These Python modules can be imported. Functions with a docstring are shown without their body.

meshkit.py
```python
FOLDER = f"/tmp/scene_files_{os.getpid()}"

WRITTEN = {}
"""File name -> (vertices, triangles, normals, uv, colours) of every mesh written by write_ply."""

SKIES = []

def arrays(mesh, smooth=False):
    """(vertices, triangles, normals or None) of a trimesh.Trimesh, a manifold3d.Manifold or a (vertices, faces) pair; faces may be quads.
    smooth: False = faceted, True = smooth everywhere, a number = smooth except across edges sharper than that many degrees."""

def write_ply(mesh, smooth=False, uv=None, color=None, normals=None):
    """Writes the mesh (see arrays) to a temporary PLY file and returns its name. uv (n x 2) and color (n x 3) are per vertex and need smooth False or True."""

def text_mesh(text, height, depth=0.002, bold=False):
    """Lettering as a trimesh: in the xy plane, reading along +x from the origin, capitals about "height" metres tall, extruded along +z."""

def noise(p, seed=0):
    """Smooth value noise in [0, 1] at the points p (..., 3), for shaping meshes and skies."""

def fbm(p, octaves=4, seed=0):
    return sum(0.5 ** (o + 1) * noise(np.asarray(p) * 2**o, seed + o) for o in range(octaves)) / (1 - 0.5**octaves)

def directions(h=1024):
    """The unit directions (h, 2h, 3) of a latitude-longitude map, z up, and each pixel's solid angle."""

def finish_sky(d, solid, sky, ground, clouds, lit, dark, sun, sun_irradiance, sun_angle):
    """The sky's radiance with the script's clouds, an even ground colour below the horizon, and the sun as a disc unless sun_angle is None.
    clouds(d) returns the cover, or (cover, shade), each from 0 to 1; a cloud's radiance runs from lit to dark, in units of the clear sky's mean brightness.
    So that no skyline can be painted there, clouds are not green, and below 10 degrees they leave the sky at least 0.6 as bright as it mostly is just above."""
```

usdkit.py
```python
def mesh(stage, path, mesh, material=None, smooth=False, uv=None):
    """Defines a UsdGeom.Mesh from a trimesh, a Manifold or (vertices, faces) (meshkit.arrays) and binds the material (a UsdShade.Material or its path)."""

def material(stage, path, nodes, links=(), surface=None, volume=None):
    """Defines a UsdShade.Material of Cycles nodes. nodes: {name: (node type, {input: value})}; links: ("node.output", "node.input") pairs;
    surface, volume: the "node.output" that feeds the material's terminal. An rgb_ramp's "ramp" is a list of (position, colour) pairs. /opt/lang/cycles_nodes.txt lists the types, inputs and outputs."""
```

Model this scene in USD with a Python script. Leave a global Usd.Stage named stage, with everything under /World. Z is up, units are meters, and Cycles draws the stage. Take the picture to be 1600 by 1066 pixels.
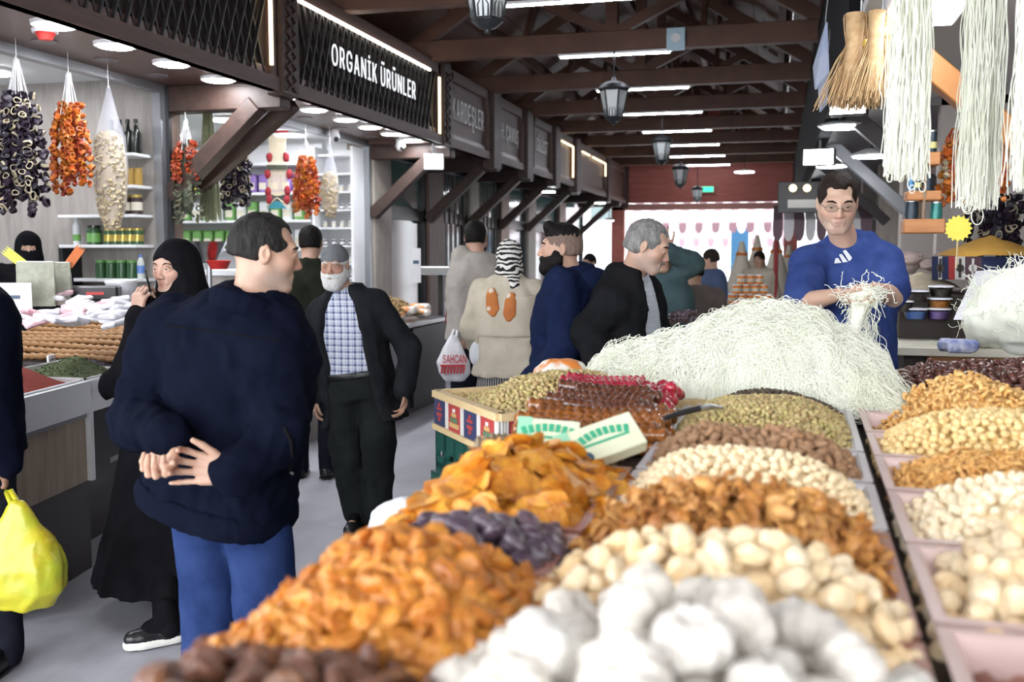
import math, random
import numpy as np, trimesh, manifold3d, usdkit, meshkit
from manifold3d import Manifold
from pxr import Usd, UsdGeom, UsdLux, UsdShade, Sdf, Gf, Vt
stage = Usd.Stage.CreateInMemory()
UsdGeom.SetStageUpAxis(stage, 'Z'); UsdGeom.SetStageMetersPerUnit(stage, 1.0)
stage.DefinePrim('/World', 'Xform'); stage.DefinePrim('/World/Looks', 'Scope')
# ---------------------------------------------------------------- camera, sky, lights, exposure
CAM_H, YAW, PITCH, FOCAL_PX = 1.58, math.radians(14.8), math.radians(5.07), 1556.0
cam = UsdGeom.Camera.Define(stage, '/World/camera')
cam.CreateHorizontalApertureAttr(36.0); cam.CreateFocalLengthAttr(36.0 * FOCAL_PX / 1600)
cam.CreateFStopAttr(2.9); cam.CreateFocusDistanceAttr(4.3); cam.CreateClippingRangeAttr((0.05, 1000.0))
cam.CreateExposureAttr(0.72)
cam.AddTranslateOp().Set((0, 0, CAM_H)); cam.AddRotateXYZOp().Set((90 - math.degrees(PITCH), 0, math.degrees(YAW)))
sky = UsdLux.DomeLight.Define(stage, '/World/sky'); sky.CreateIntensityAttr(SKY_I := 1.6); sky.CreateColorAttr((0.93, 0.96, 1.0))
def rect_light(name, loc, w, l, power, color=(1, 1, 1), rot=(0, 0, 0)):   # a ceiling lamp's luminous area, facing down
    r = UsdLux.RectLight.Define(stage, '/World/' + name); r.CreateWidthAttr(w); r.CreateHeightAttr(l)
    r.CreateIntensityAttr(power); r.CreateColorAttr(color)
    r.AddTranslateOp().Set(loc); r.AddRotateXYZOp().Set(rot); return r
#LIGHTS#
# ---------------------------------------------------------------- helpers
rng = np.random.default_rng(7); random.seed(7)
PI = math.pi
_used = {}
def path(parent, name):
    k = _used.get((parent, name), 0); _used[(parent, name)] = k + 1
    return f'{parent}/{name}' + (f'_{k:03d}' if k else '')
def tag(prim, label=None, cat=None, group=None, kind=None):
    for k, v in (('label', label), ('category', cat), ('group', group), ('kind', kind)):
        if v: prim.SetCustomDataByKey(k, v)
def thing(name, label, cat, loc=(0, 0, 0), rz=0.0, group=None, parent='/World', scale=None):
    p = path(parent, name); x = UsdGeom.Xform.Define(stage, p)
    x.AddTranslateOp().Set(tuple(map(float, loc)))
    if rz: x.AddRotateZOp().Set(float(rz))
    if scale: x.AddScaleOp().Set((scale,) * 3 if np.ndim(scale) == 0 else tuple(scale))
    tag(x.GetPrim(), label, cat, group); return p
def part(parent, name, mesh, mat, smooth=30, label=None, kind=None, tint=None):
    p = path(parent, name); m = usdkit.mesh(stage, p, mesh, M[mat], smooth)
    if tint is not None:
        UsdGeom.PrimvarsAPI(m).CreatePrimvar('tint', Sdf.ValueTypeNames.Color3fArray, 'vertex').Set(Vt.Vec3fArray.FromNumpy(np.asarray(tint, np.float32)))
    tag(m.GetPrim(), label, None, None, kind); return p
def solo(name, label, cat, mesh, mat, smooth=30, group=None, loc=None, rz=0, kind=None):
    p = part('/World', name, mesh, mat, smooth); pr = stage.GetPrimAtPath(p); tag(pr, label, cat, group, kind)
    if loc is not None:
        x = UsdGeom.Xformable(pr); x.AddTranslateOp().Set(tuple(map(float, loc)))
        if rz: x.AddRotateZOp().Set(float(rz))
    return p
def struct(name, mesh, mat, smooth=False, parent='/World', label=None, cat=None):
    p = part(parent, name, mesh, mat, smooth); pr = stage.GetPrimAtPath(p)
    if parent == '/World': tag(pr, label, cat, kind='structure')
    return p
stage.CreateClassPrim('/World/kinds')
def kind_class(name):
    p = path('/World/kinds', name); UsdGeom.Xform.Define(stage, p); return p
_pending = []
def copy_of(cls, name, label, cat, group, loc, rot=None, scale=None, rz=0, kind=None):
    p = path('/World', name); _pending.append((p, cls, label, cat, group, loc, rot, scale, rz, kind)); return p
def flush_copies():                                     # one Xform per copy, each an instanceable reference to its class prim
    lay = stage.GetRootLayer(); T_ = Sdf.ValueTypeNames
    with Sdf.ChangeBlock():
        for p, cls, label, cat, group, loc, rot, scale, rz, kind in _pending:
            s = Sdf.CreatePrimInLayer(lay, p); s.specifier = Sdf.SpecifierDef; s.typeName = 'Xform'; s.referenceList.Prepend(Sdf.Reference('', cls)); s.SetInfo('instanceable', True); order = ['xformOp:translate']
            Sdf.AttributeSpec(s, 'xformOp:translate', T_.Double3).default = Gf.Vec3d(*map(float, loc))
            if rot is not None or rz: order.append('xformOp:rotateXYZ'); Sdf.AttributeSpec(s, 'xformOp:rotateXYZ', T_.Float3).default = Gf.Vec3f(*map(float, rot if rot is not None else (0, 0, rz)))
            if scale is not None: order.append('xformOp:scale'); Sdf.AttributeSpec(s, 'xformOp:scale', T_.Float3).default = Gf.Vec3f(*([float(scale)] * 3 if np.ndim(scale) == 0 else map(float, scale)))
            Sdf.AttributeSpec(s, 'xformOpOrder', T_.TokenArray, Sdf.VariabilityUniform).default = Vt.TokenArray(order)
            s.SetInfo('customData', {k: v for k, v in (('label', label), ('category', cat), ('group', group), ('kind', kind)) if v})
# ---- meshes
def cat(ms):
    ms = [m for m in ms if m is not None]
    vs, fs, n = [], [], 0
    for m in ms:
        v, f = (np.asarray(m.vertices), np.asarray(m.faces)) if hasattr(m, 'vertices') else (np.asarray(m[0]), np.asarray(m[1]))
        if f.shape[1] == 4: f = np.vstack([f[:, [0, 1, 2]], f[:, [0, 2, 3]]])
        vs.append(v); fs.append(f + n); n += len(v)
    return trimesh.Trimesh(np.vstack(vs), np.vstack(fs), process=False)
def box(x0, x1, y0, y1, z0, z1, c=0.0):
    x0, x1, y0, y1, z0, z1 = min(x0, x1), max(x0, x1), min(y0, y1), max(y0, y1), min(z0, z1), max(z0, z1)
    if c <= 0:
        m = trimesh.creation.box((x1 - x0, y1 - y0, z1 - z0)); m.apply_translation(((x0 + x1) / 2, (y0 + y1) / 2, (z0 + z1) / 2)); return m
    c = min(c, (x1 - x0) * .45, (y1 - y0) * .45, (z1 - z0) * .45); P = []
    for sx, X in ((1, x0), (-1, x1)):
        for sy, Y in ((1, y0), (-1, y1)):
            for sz, Z in ((1, z0), (-1, z1)):
                P += [(X, Y + sy * c, Z + sz * c), (X + sx * c, Y, Z + sz * c), (X + sx * c, Y + sy * c, Z)]
    return hull(P)
def hull(P):
    return trimesh.convex.convex_hull(np.asarray(P, float))
def xf(m, loc=(0, 0, 0), rz=0, rx=0, ry=0, s=None):
    m = m.copy()
    if s is not None: m.apply_scale(s)
    R = trimesh.transformations.euler_matrix(math.radians(rx), math.radians(ry), math.radians(rz)); m.apply_transform(R); m.apply_translation(loc); return m
def bar(a, b, w, h, upv=(0, 0, 1), c=0.0):            # square bar from a to b, w sideways, h along upv
    a, b = np.asarray(a, float), np.asarray(b, float); L = np.linalg.norm(b - a); t = (b - a) / L
    s = np.cross(t, upv); s /= np.linalg.norm(s); u = np.cross(s, t)
    m = box(0, L, -w / 2, w / 2, -h / 2, h / 2, c); T = np.eye(4); T[:3, 0] = t; T[:3, 1] = -s; T[:3, 2] = u; T[:3, 3] = a
    m.apply_transform(T); return m
def tube(P, r, n=8, closed_ends=True):
    P = np.asarray(P, float); r = np.broadcast_to(np.asarray(r, float), (len(P),))
    t = np.gradient(P, axis=0); t /= np.linalg.norm(t, axis=1, keepdims=True) + 1e-12
    a = np.cross(t[0], (0, 0, 1.0) if abs(t[0][2]) < .9 else (1.0, 0, 0)); a /= np.linalg.norm(a); V = []
    ang = np.arange(n) * 2 * PI / n
    for i in range(len(P)):
        a = a - t[i] * (a @ t[i]); a /= np.linalg.norm(a) + 1e-12; b = np.cross(t[i], a)
        V.append(P[i] + r[i] * (np.cos(ang)[:, None] * a + np.sin(ang)[:, None] * b))
    V = np.vstack(V); F = []
    i, j = np.meshgrid(np.arange(len(P) - 1), np.arange(n), indexing='ij'); j2 = (j + 1) % n
    q = np.stack([i * n + j, i * n + j2, (i + 1) * n + j2, (i + 1) * n + j], -1).reshape(-1, 4); F = np.vstack([q[:, [0, 1, 2]], q[:, [0, 2, 3]]])
    if closed_ends:
        k = len(V); V = np.vstack([V, P[0], P[-1]]); e = (len(P) - 1) * n; jj = np.arange(n)
        F = np.vstack([F, np.stack([np.full(n, k), (jj + 1) % n, jj], 1), np.stack([np.full(n, k + 1), e + jj, e + (jj + 1) % n], 1)])
    return trimesh.Trimesh(V, F, process=False)
def lathe(prof, n=20, closed=False):                   # [(r, z), ...] bottom to top, around z
    prof = np.asarray(prof, float); ang = np.arange(n) * 2 * PI / n; k = len(prof)
    V = np.stack([prof[:, 0][:, None] * np.cos(ang), prof[:, 0][:, None] * np.sin(ang), np.repeat(prof[:, 1][:, None], n, 1)], -1).reshape(-1, 3)
    i, j = np.meshgrid(np.arange(k - 1), np.arange(n), indexing='ij'); j2 = (j + 1) % n
    q = np.stack([i * n + j, i * n + j2, (i + 1) * n + j2, (i + 1) * n + j], -1).reshape(-1, 4)
    m = trimesh.Trimesh(V, np.vstack([q[:, [0, 1, 2]], q[:, [0, 2, 3]]]), process=False); m.merge_vertices(); m.update_faces(m.nondegenerate_faces()); return m
def disc(r, z0, z1, n=24):
    return lathe([(0, z0), (r, z0), (r, z1), (0, z1)], n)
def blob(seed, sub=2, amp=.15, freq=1.5, sc=(1, 1, 1)):
    m = trimesh.creation.icosphere(sub, 1.0); v = np.array(m.vertices)
    v *= (1 + amp * 2 * (meshkit.fbm(v * freq + 20 + seed * 7.3, 2, seed) - .5))[:, None]
    m.vertices = v * np.asarray(sc); return m
def text(s, h, depth=.004, bold=False):
    return meshkit.text_mesh(s, h, depth, bold)
def place(m, origin, xdir, ydir):                      # mesh in xy plane, +z out -> a wall plane
    x, y = np.asarray(xdir, float), np.asarray(ydir, float); T = np.eye(4)
    T[:3, 0], T[:3, 1], T[:3, 2], T[:3, 3] = x, y, np.cross(x, y), origin; m = m.copy(); m.apply_transform(T); return m
# ---- materials
M = {}
def mat(name, color, rough=.5, metal=0., var=None, scale=6., bump=0., bscale=40., spec=.5, stretch=(1, 1, 1), sss=0., trans=0., emit=None, es=0., obj_random=None, coat=0., alpha=1., sheen=0., tint=False, detail=3, ramp=None, ccrd='object'):
    n = {'p': ('principled_bsdf', {'base_color': color, 'roughness': rough, 'metallic': metal, 'specular_ior_level': spec})}; L = []
    P = n['p'][1]
    if sss: P['subsurface_weight'] = sss; P['subsurface_scale'] = .01
    if trans: P['transmission_weight'] = trans
    if coat: P['coat_weight'] = coat
    if alpha < 1: P['alpha'] = alpha
    if sheen: P['sheen_weight'] = sheen
    if emit: P['emission_color'] = emit; P['emission_strength'] = es
    src = None
    if var or bump or ramp:
        n['tc'] = ('texture_coordinate', {}); n['mp'] = ('mapping', {'scale': tuple(stretch)}); L.append(('tc.' + ccrd, 'mp.vector'))
    if ramp or var:
        n['no'] = ('noise_texture', {'scale': scale, 'detail': detail, 'roughness': .6}); L.append(('mp.vector', 'no.vector'))
        n['ra'] = ('rgb_ramp', {'ramp': ramp or [(.3, color), (.7, var)]}); L.append(('no.fac', 'ra.fac')); src = 'ra.color'
    if tint:
        n['at'] = ('attribute', {'attribute': 'tint'})
        if src:
            n['mu'] = ('mix_color', {'blend_type': 'multiply', 'fac': 1.0}); L += [(src, 'mu.a'), ('at.color', 'mu.b')]; src = 'mu.result'
        else: src = 'at.color'
    if obj_random:                                      # each piece its own tone out of a ramp
        n['oi'] = ('object_info', {}); n['rr'] = ('rgb_ramp', {'ramp': obj_random}); L.append(('oi.random', 'rr.fac'))
        if src:
            n['mu2'] = ('mix_color', {'blend_type': 'multiply', 'fac': 1.0}); L += [(src, 'mu2.a'), ('rr.color', 'mu2.b')]; src = 'mu2.result'
        else: src = 'rr.color'
    if src: L.append((src, 'p.base_color'))
    if bump:
        n['bn'] = ('noise_texture', {'scale': bscale, 'detail': 3.0}); L.append(('mp.vector', 'bn.vector'))
        n['bu'] = ('bump', {'strength': min(1.0, bump), 'distance': .01}); L += [('bn.fac', 'bu.height'), ('bu.normal', 'p.normal')]
    M[name] = usdkit.material(stage, '/World/Looks/' + name, n, L, surface='p.BSDF'); return M[name]
def glow(name, color, strength):
    M[name] = usdkit.material(stage, '/World/Looks/' + name, {'e': ('emission', {'color': color, 'strength': strength})}, [], surface='e.emission')
def pane(name, color=(.9, .95, .95), gloss=.06, ior=1.45):
    M[name] = usdkit.material(stage, '/World/Looks/' + name, {'t': ('transparent_bsdf', {'color': color}), 'g': ('glossy_bsdf', {'color': (1, 1, 1), 'roughness': gloss}), 'f': ('fresnel', {'IOR': ior}), 'm': ('mix_closure', {})},
                              [('f.fac', 'm.fac'), ('t.BSDF', 'm.closure1'), ('g.BSDF', 'm.closure2')], surface='m.closure')
# ---------------------------------------------------------------- materials
mat('concrete', (.22, .215, .235), .62, var=(.44, .44, .495), scale=.9, bump=.12, bscale=30, stretch=(1, .35, 1), detail=6)
mat('ground', (.55, .55, .55), .8, var=(.45, .45, .45), scale=2)
mat('dark_wood', (.034, .0175, .013), .5, var=(.058, .030, .022), scale=3, stretch=(6, .6, 6), bump=.15, bscale=30)
mat('roof_wood', (.080, .034, .021), .6, var=(.135, .060, .036), scale=3, stretch=(1, 1, 1), bump=.1)
mat('red_wood', (.34, .085, .06), .55, var=(.42, .115, .085), scale=3, stretch=(1, 1, 6))
mat('fascia_wood', (.072, .040, .032), .5, var=(.11, .062, .048), scale=4, stretch=(6, .6, 6))
mat('lattice_black', (.024, .021, .022), .45)
mat('fascia_back', (.045, .030, .026), .6)
mat('letter_grey', (.80, .80, .80), .4)
mat('soffit', (.10, .055, .045), .35, var=(.13, .07, .055), scale=4, stretch=(4, .5, 1))
mat('soffit_grey', (.16, .14, .145), .4)
mat('grey_laminate', (.27, .245, .225), .5, var=(.40, .37, .345), scale=4, stretch=(4, 4, .5), detail=6)
mat('oak_laminate', (.26, .20, .145), .5, var=(.40, .31, .23), scale=5, stretch=(5, 5, .5), detail=6)
mat('white_laminate', (.80, .81, .83), .35)
mat('white_wall', (.78, .79, .80), .6)
mat('white_ceiling', (.74, .77, .78), .6)
mat('pillar_stone', (.34, .30, .26), .7, var=(.45, .40, .35), scale=5, stretch=(3, 3, .6))
mat('pillar_brown', (.14, .085, .062), .6, var=(.20, .13, .10), scale=5, stretch=(5, 5, .5))
mat('black_matte', (.009, .009, .010), .85, spec=.08)
mat('black_metal', (.018, .018, .02), .4)
mat('dark_plastic', (.02, .018, .022), .35)
mat('dark_panel', (.035, .027, .028), .45)
mat('grey_metal', (.33, .34, .36), .35, metal=.8)
mat('steel', (.62, .63, .65), .3, metal=1.)
mat('lantern_metal', (.025, .028, .032), .45)
mat('dark_glass', (.03, .06, .06), .08, spec=.8)
mat('green_glass', (.09, .17, .16), .12, spec=.8)
glow('lamp_white', (.93, .96, 1.0), 68.0)
glow('lamp_inner', (.97, .98, 1.0), 27.0)
glow('panel_glow', (1.0, .98, .95), 1.9)
glow('letter_glow', (.92, .95, 1.0), .85)
glow('led_strip', (1.0, .93, .82), 4.0)
glow('led_warm', (1.0, .78, .46), 2.6)
glow('flood_glow', (.90, .95, 1.0), 12.0)
glow('tube_glow', (.90, .92, 1.0), 38.0)
glow('exit_green', (.05, .9, .35), 1.6)
mat('frosted', (.62, .66, .66), .3, spec=.6)
pane('pane_glass')
mat('white_plastic', (.80, .80, .82), .35)
mat('red_plastic', (.55, .03, .025), .35)
# ---------------------------------------------------------------- the setting
FX, WX = -3.6, -4.6            # fascia plane and shop-front plane on the left
Y0, Y1 = -3.0, 24.4
struct('floor', box(-8, 6, -9, Y1 + .2, -.12, 0), 'concrete')
struct('floor', box(-60, 60, Y1 + .2, 120, -.14, -.02), 'ground')
struct('wall_left', box(-7.7, -7.6, 2.0, 11.5, 0, 3.4), 'white_wall')
# roof deck of boards on purlins, two slopes
RX, RZ = -1.65, 5.15
def slope(x, s=0.0): return RZ + s - abs(x - RX) * .62
for sx, xe in ((-1, -4.9), (1, 1.6)):
    n = 22; ce = path('/World', 'ceiling'); UsdGeom.Xform.Define(stage, ce); tag(stage.GetPrimAtPath(ce), kind='structure')
    for i in range(n):
        a, b = RX + (xe - RX) * i / n, RX + (xe - RX) * (i + .985) / n
        P = [(x, y, slope(x) + dz) for x in (a, b) for y in (Y0, Y1) for dz in (.10 + .012 * (i % 2), .135 + .012 * (i % 2))]
        part(ce, 'plank', hull(P), 'roof_wood', False)
    for k in range(5):
        x = RX + (xe - RX) * (k + .55) / 5
        struct('purlin', box(x - .04, x + .04, Y0, Y1, slope(x) - .02, slope(x) + .10), 'roof_wood')
tie_ys = [1.4, 3.6, 5.8, 8.0, 10.2, 12.4, 14.6, 16.8, 19.0, 21.2, 23.4]
for y in tie_ys:
    t = path('/World', 'roof_truss'); UsdGeom.Xform.Define(stage, t); tag(stage.GetPrimAtPath(t), kind='structure')
    part(t, 'tie_beam', box(-4.55, 1.35, y - .07, y + .07, 3.60, 3.80, .008), 'roof_wood', False)
    for sx, xe in ((-1, -4.7), (1, 1.45)):
        part(t, 'rafter', bar((RX, y, RZ - .08), (xe, y, slope(xe) - .08), .10, .14), 'roof_wood', False)
        part(t, 'strut', bar((RX + sx * .05, y, 3.8), (RX + sx * 1.15, y, slope(RX + sx * 1.15) - .1), .09, .10), 'roof_wood', False)
        part(t, 'strut', bar((RX + sx * 2.0, y, 3.8), (RX + sx * 1.2, y, slope(RX + sx * 1.2) - .1), .09, .10), 'roof_wood', False)
        part(t, 'brace', bar((RX + sx * .9, y, 3.75), (RX + sx * .9, y + .75, slope(RX + sx * .9) - .04), .12, .05, (1, 0, 0)), 'roof_wood', False)
    part(t, 'king_post', box(RX - .06, RX + .06, y - .06, y + .06, 3.75, RZ - .1), 'roof_wood', False)
for y in tie_ys[3:]:
    t = thing('tube_lamp', 'thin white tube lamp under the roof tie beam %s' % (['above the long lit sign', 'with the square notice', 'over the second lantern', 'next past the second lantern', 'before the third lantern', 'above the third lantern', 'past the third lantern', 'closest to the red end wall'][tie_ys.index(y) - 3]), 'lamp', (0, y, 3.575), group=None)
    part(t, 'housing', box(-2.2, -1.05, -.03, .03, .003, .025), 'white_plastic', False)
    part(t, 'tube', tube([(-2.18, 0, -.004), (-1.07, 0, -.004)], .011, 8), 'tube_glow', True)
nb = thing('notice_plate', 'small square pale blue notice with grey roundel on the tie beam', 'sign', (-1.0, 10.1, 3.62))
part(nb, 'plate', box(-.09, .09, -.03, 0, -.06, .16, .004), mat('notice_blue', (.45, .62, .72), .4) and 'notice_blue', False)
part(nb, 'roundel', place(disc(.045, 0, .004, 20), (0, -.031, .06), (1, 0, 0), (0, 0, 1)), 'letter_grey', False)
# gable end wall over the wide opening
ew = path('/World', 'wall_back'); UsdGeom.Xform.Define(stage, ew); tag(stage.GetPrimAtPath(ew), kind='structure')
part(ew, 'gable', hull([(x, y, z) for y in (Y1, Y1 + .15) for x, z in ((-4.6, 2.78), (1.4, 2.78), (1.4, 3.6), (RX, RZ + .1), (-4.6, 3.6))]), 'red_wood', False)
for i in range(9):
    z = 2.80 + i * .15; part(ew, 'board', box(-4.0, .9, Y1 - .02 - .008 * (i % 2), Y1, z, z + .142), 'red_wood', False)
part(ew, 'lintel', box(-3.9, .7, Y1 - .10, Y1 + .1, 2.60, 2.76, .01), mat('lintel_pink', (.42, .19, .15), .5) and 'lintel_pink', False)
for x in (-3.75, .32): part(ew, 'post', box(x - .16, x + .16, Y1 - .1, Y1 + .1, 0, 2.76), 'red_wood', False)
# left shop fronts: soffit, floor-to-soffit dividing walls, pillars, back walls
struct('soffit', box(WX, FX + .02, 1.6, Y1, 2.86, 2.92), 'soffit')
struct('trim_1', box(FX - .02, FX + .06, 1.6, Y1, 2.76, 2.86), 'fascia_wood')
struct('ceiling', box(-7.6, WX - .05, 1.8, 11.3, 2.92, 3.0), 'white_ceiling')
struct('wall_side', box(-7.6, WX - .06, 6.84, 6.92, 0, 2.92), 'grey_laminate')
struct('wall_side', box(-7.6, WX - .06, 10.98, 11.3, 0, 2.92), 'white_wall')
struct('wall_side', box(-7.6, WX - .06, 1.9, 2.0, 0, 2.92), 'white_wall')
struct('trim_2', cat([box(WX - .05, WX + .03, 2.0, 6.82, 2.80, 2.87), box(WX - .05, WX + .02, 6.80, 6.86, .0, 2.86)]), 'grey_metal')
struct('trim_3', cat([box(WX - .05, WX + .03, 7.0, 10.9, 2.80, 2.86), box(WX - .05, WX + .02, 10.86, 10.92, .0, 2.86)]), 'grey_metal')
struct('trim_4', box(WX - .02, WX + .05, 6.86, 6.90, 0, 2.86), 'black_metal')
for i, (a, b, m_) in enumerate([(6.90, 7.04, 'pillar_brown'), (10.95, 11.5, 'pillar_stone'), (12.86, 13.5, 'pillar_brown'), (14.75, 15.25, 'pillar_stone'), (16.55, 17.1, 'pillar_brown'), (18.5, 19.1, 'pillar_stone'), (21.3, 22.0, 'pillar_brown')]):
    struct('wall_pier', box(WX - .3, WX + .04, a, b, 0, 2.86, .01), m_)
struct('wall_left', box(WX - 1.2, WX - 1.1, 11.5, Y1, 0, 3.0), 'dark_panel')
# dark glazed shop fronts beyond the lit shops
for i, (a, b) in enumerate([(11.5, 12.86), (13.5, 14.75), (15.25, 16.55), (17.1, 18.5), (19.1, 21.3), (22.0, 24.3)]):
    w = path('/World', 'window_%d' % (i + 1)); UsdGeom.Xform.Define(stage, w); tag(stage.GetPrimAtPath(w), kind='structure')
    part(w, 'frame', cat([box(WX - .1, WX, a, a + .09, 0, 2.86), box(WX - .1, WX, b - .09, b, 0, 2.86), box(WX - .1, WX, a, b, 2.0, 2.16), box(WX - .1, WX, a, b, 2.74, 2.86), box(WX - .1, WX, a, b, 0, .12)]), 'black_metal', False)
    part(w, 'pane', box(WX - .06, WX - .05, a + .09, b - .09, 2.16, 2.74), 'green_glass', False)
    part(w, 'pane', box(WX - .06, WX - .05, a + .09, b - .09, .12, 2.0), 'dark_glass', False)
    if i in (1, 2):
        for k in range(5): part(w, 'lattice_bar', bar((WX + .01, a + .12 + k * .22, .9), (WX + .01, a + .12 + k * .22 + .01, 2.7), .02, .02, (1, 0, 0)), 'fascia_wood', False)
# cross beams and braces that carry the overhang
for i, y in enumerate([2.4, 6.95, 10.98, 12.9, 14.8, 16.6, 18.5, 21.4, 23.6]):
    t = path('/World', 'overhang_bracket'); UsdGeom.Xform.Define(stage, t); tag(stage.GetPrimAtPath(t), kind='structure')
    part(t, 'cross_beam', box(WX, FX + .0, y - .08, y + .08, 2.66, 2.86, .008), 'dark_wood', False)
    part(t, 'brace', bar((WX + .02, y - .03, 2.02), (FX - .22, y - .03, 2.70), .13, .13, (0, 1, 0), .006), 'dark_wood', False)
    if i == 1: part(t, 'brace', bar((WX + .10, y + .22, 2.10), (FX - .05, y + .22, 2.74), .11, .11, (0, 1, 0), .006), 'dark_wood', False)
# ---- fascias with signs: label, y range, letters, led
def led_run(pts, r=.012): return cat([bar(a, b, .022, .022, (1, 0, 0)) for a, b in zip(pts[:-1], pts[1:])])
FASC = [('latticed dark wood fascia at the top of the nearer corner shop', 2.0, 6.72, None, None),
        ('wide latticed fascia with glowing white letters and a light strip', 7.02, 10.40, 'ORGANİK ÜRÜNLER', 'lit'),
        ('dark fascia with the first set of dull grey letters', 10.78, 12.30, 'KARDEŞLER', None),
        ('dark fascia panel with a short unlit grey name, second past the glowing letters', 12.85, 14.08, 'H. ÇAVUŞ', None),
        ('dark fascia panel with an unlit grey name, third past the glowing letters', 14.75, 16.0, 'GÜLİST', None),
        ('dark fascia panel edged by a warm yellow corner light strip', 16.57, 17.78, None, 'warm'),
        ('far dark fascia panel with a broken warm yellow light strip', 18.42, 21.28, None, 'warm2'),
        ('plain last fascia panel beside the red end wall', 21.7, 24.2, None, None)]
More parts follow.
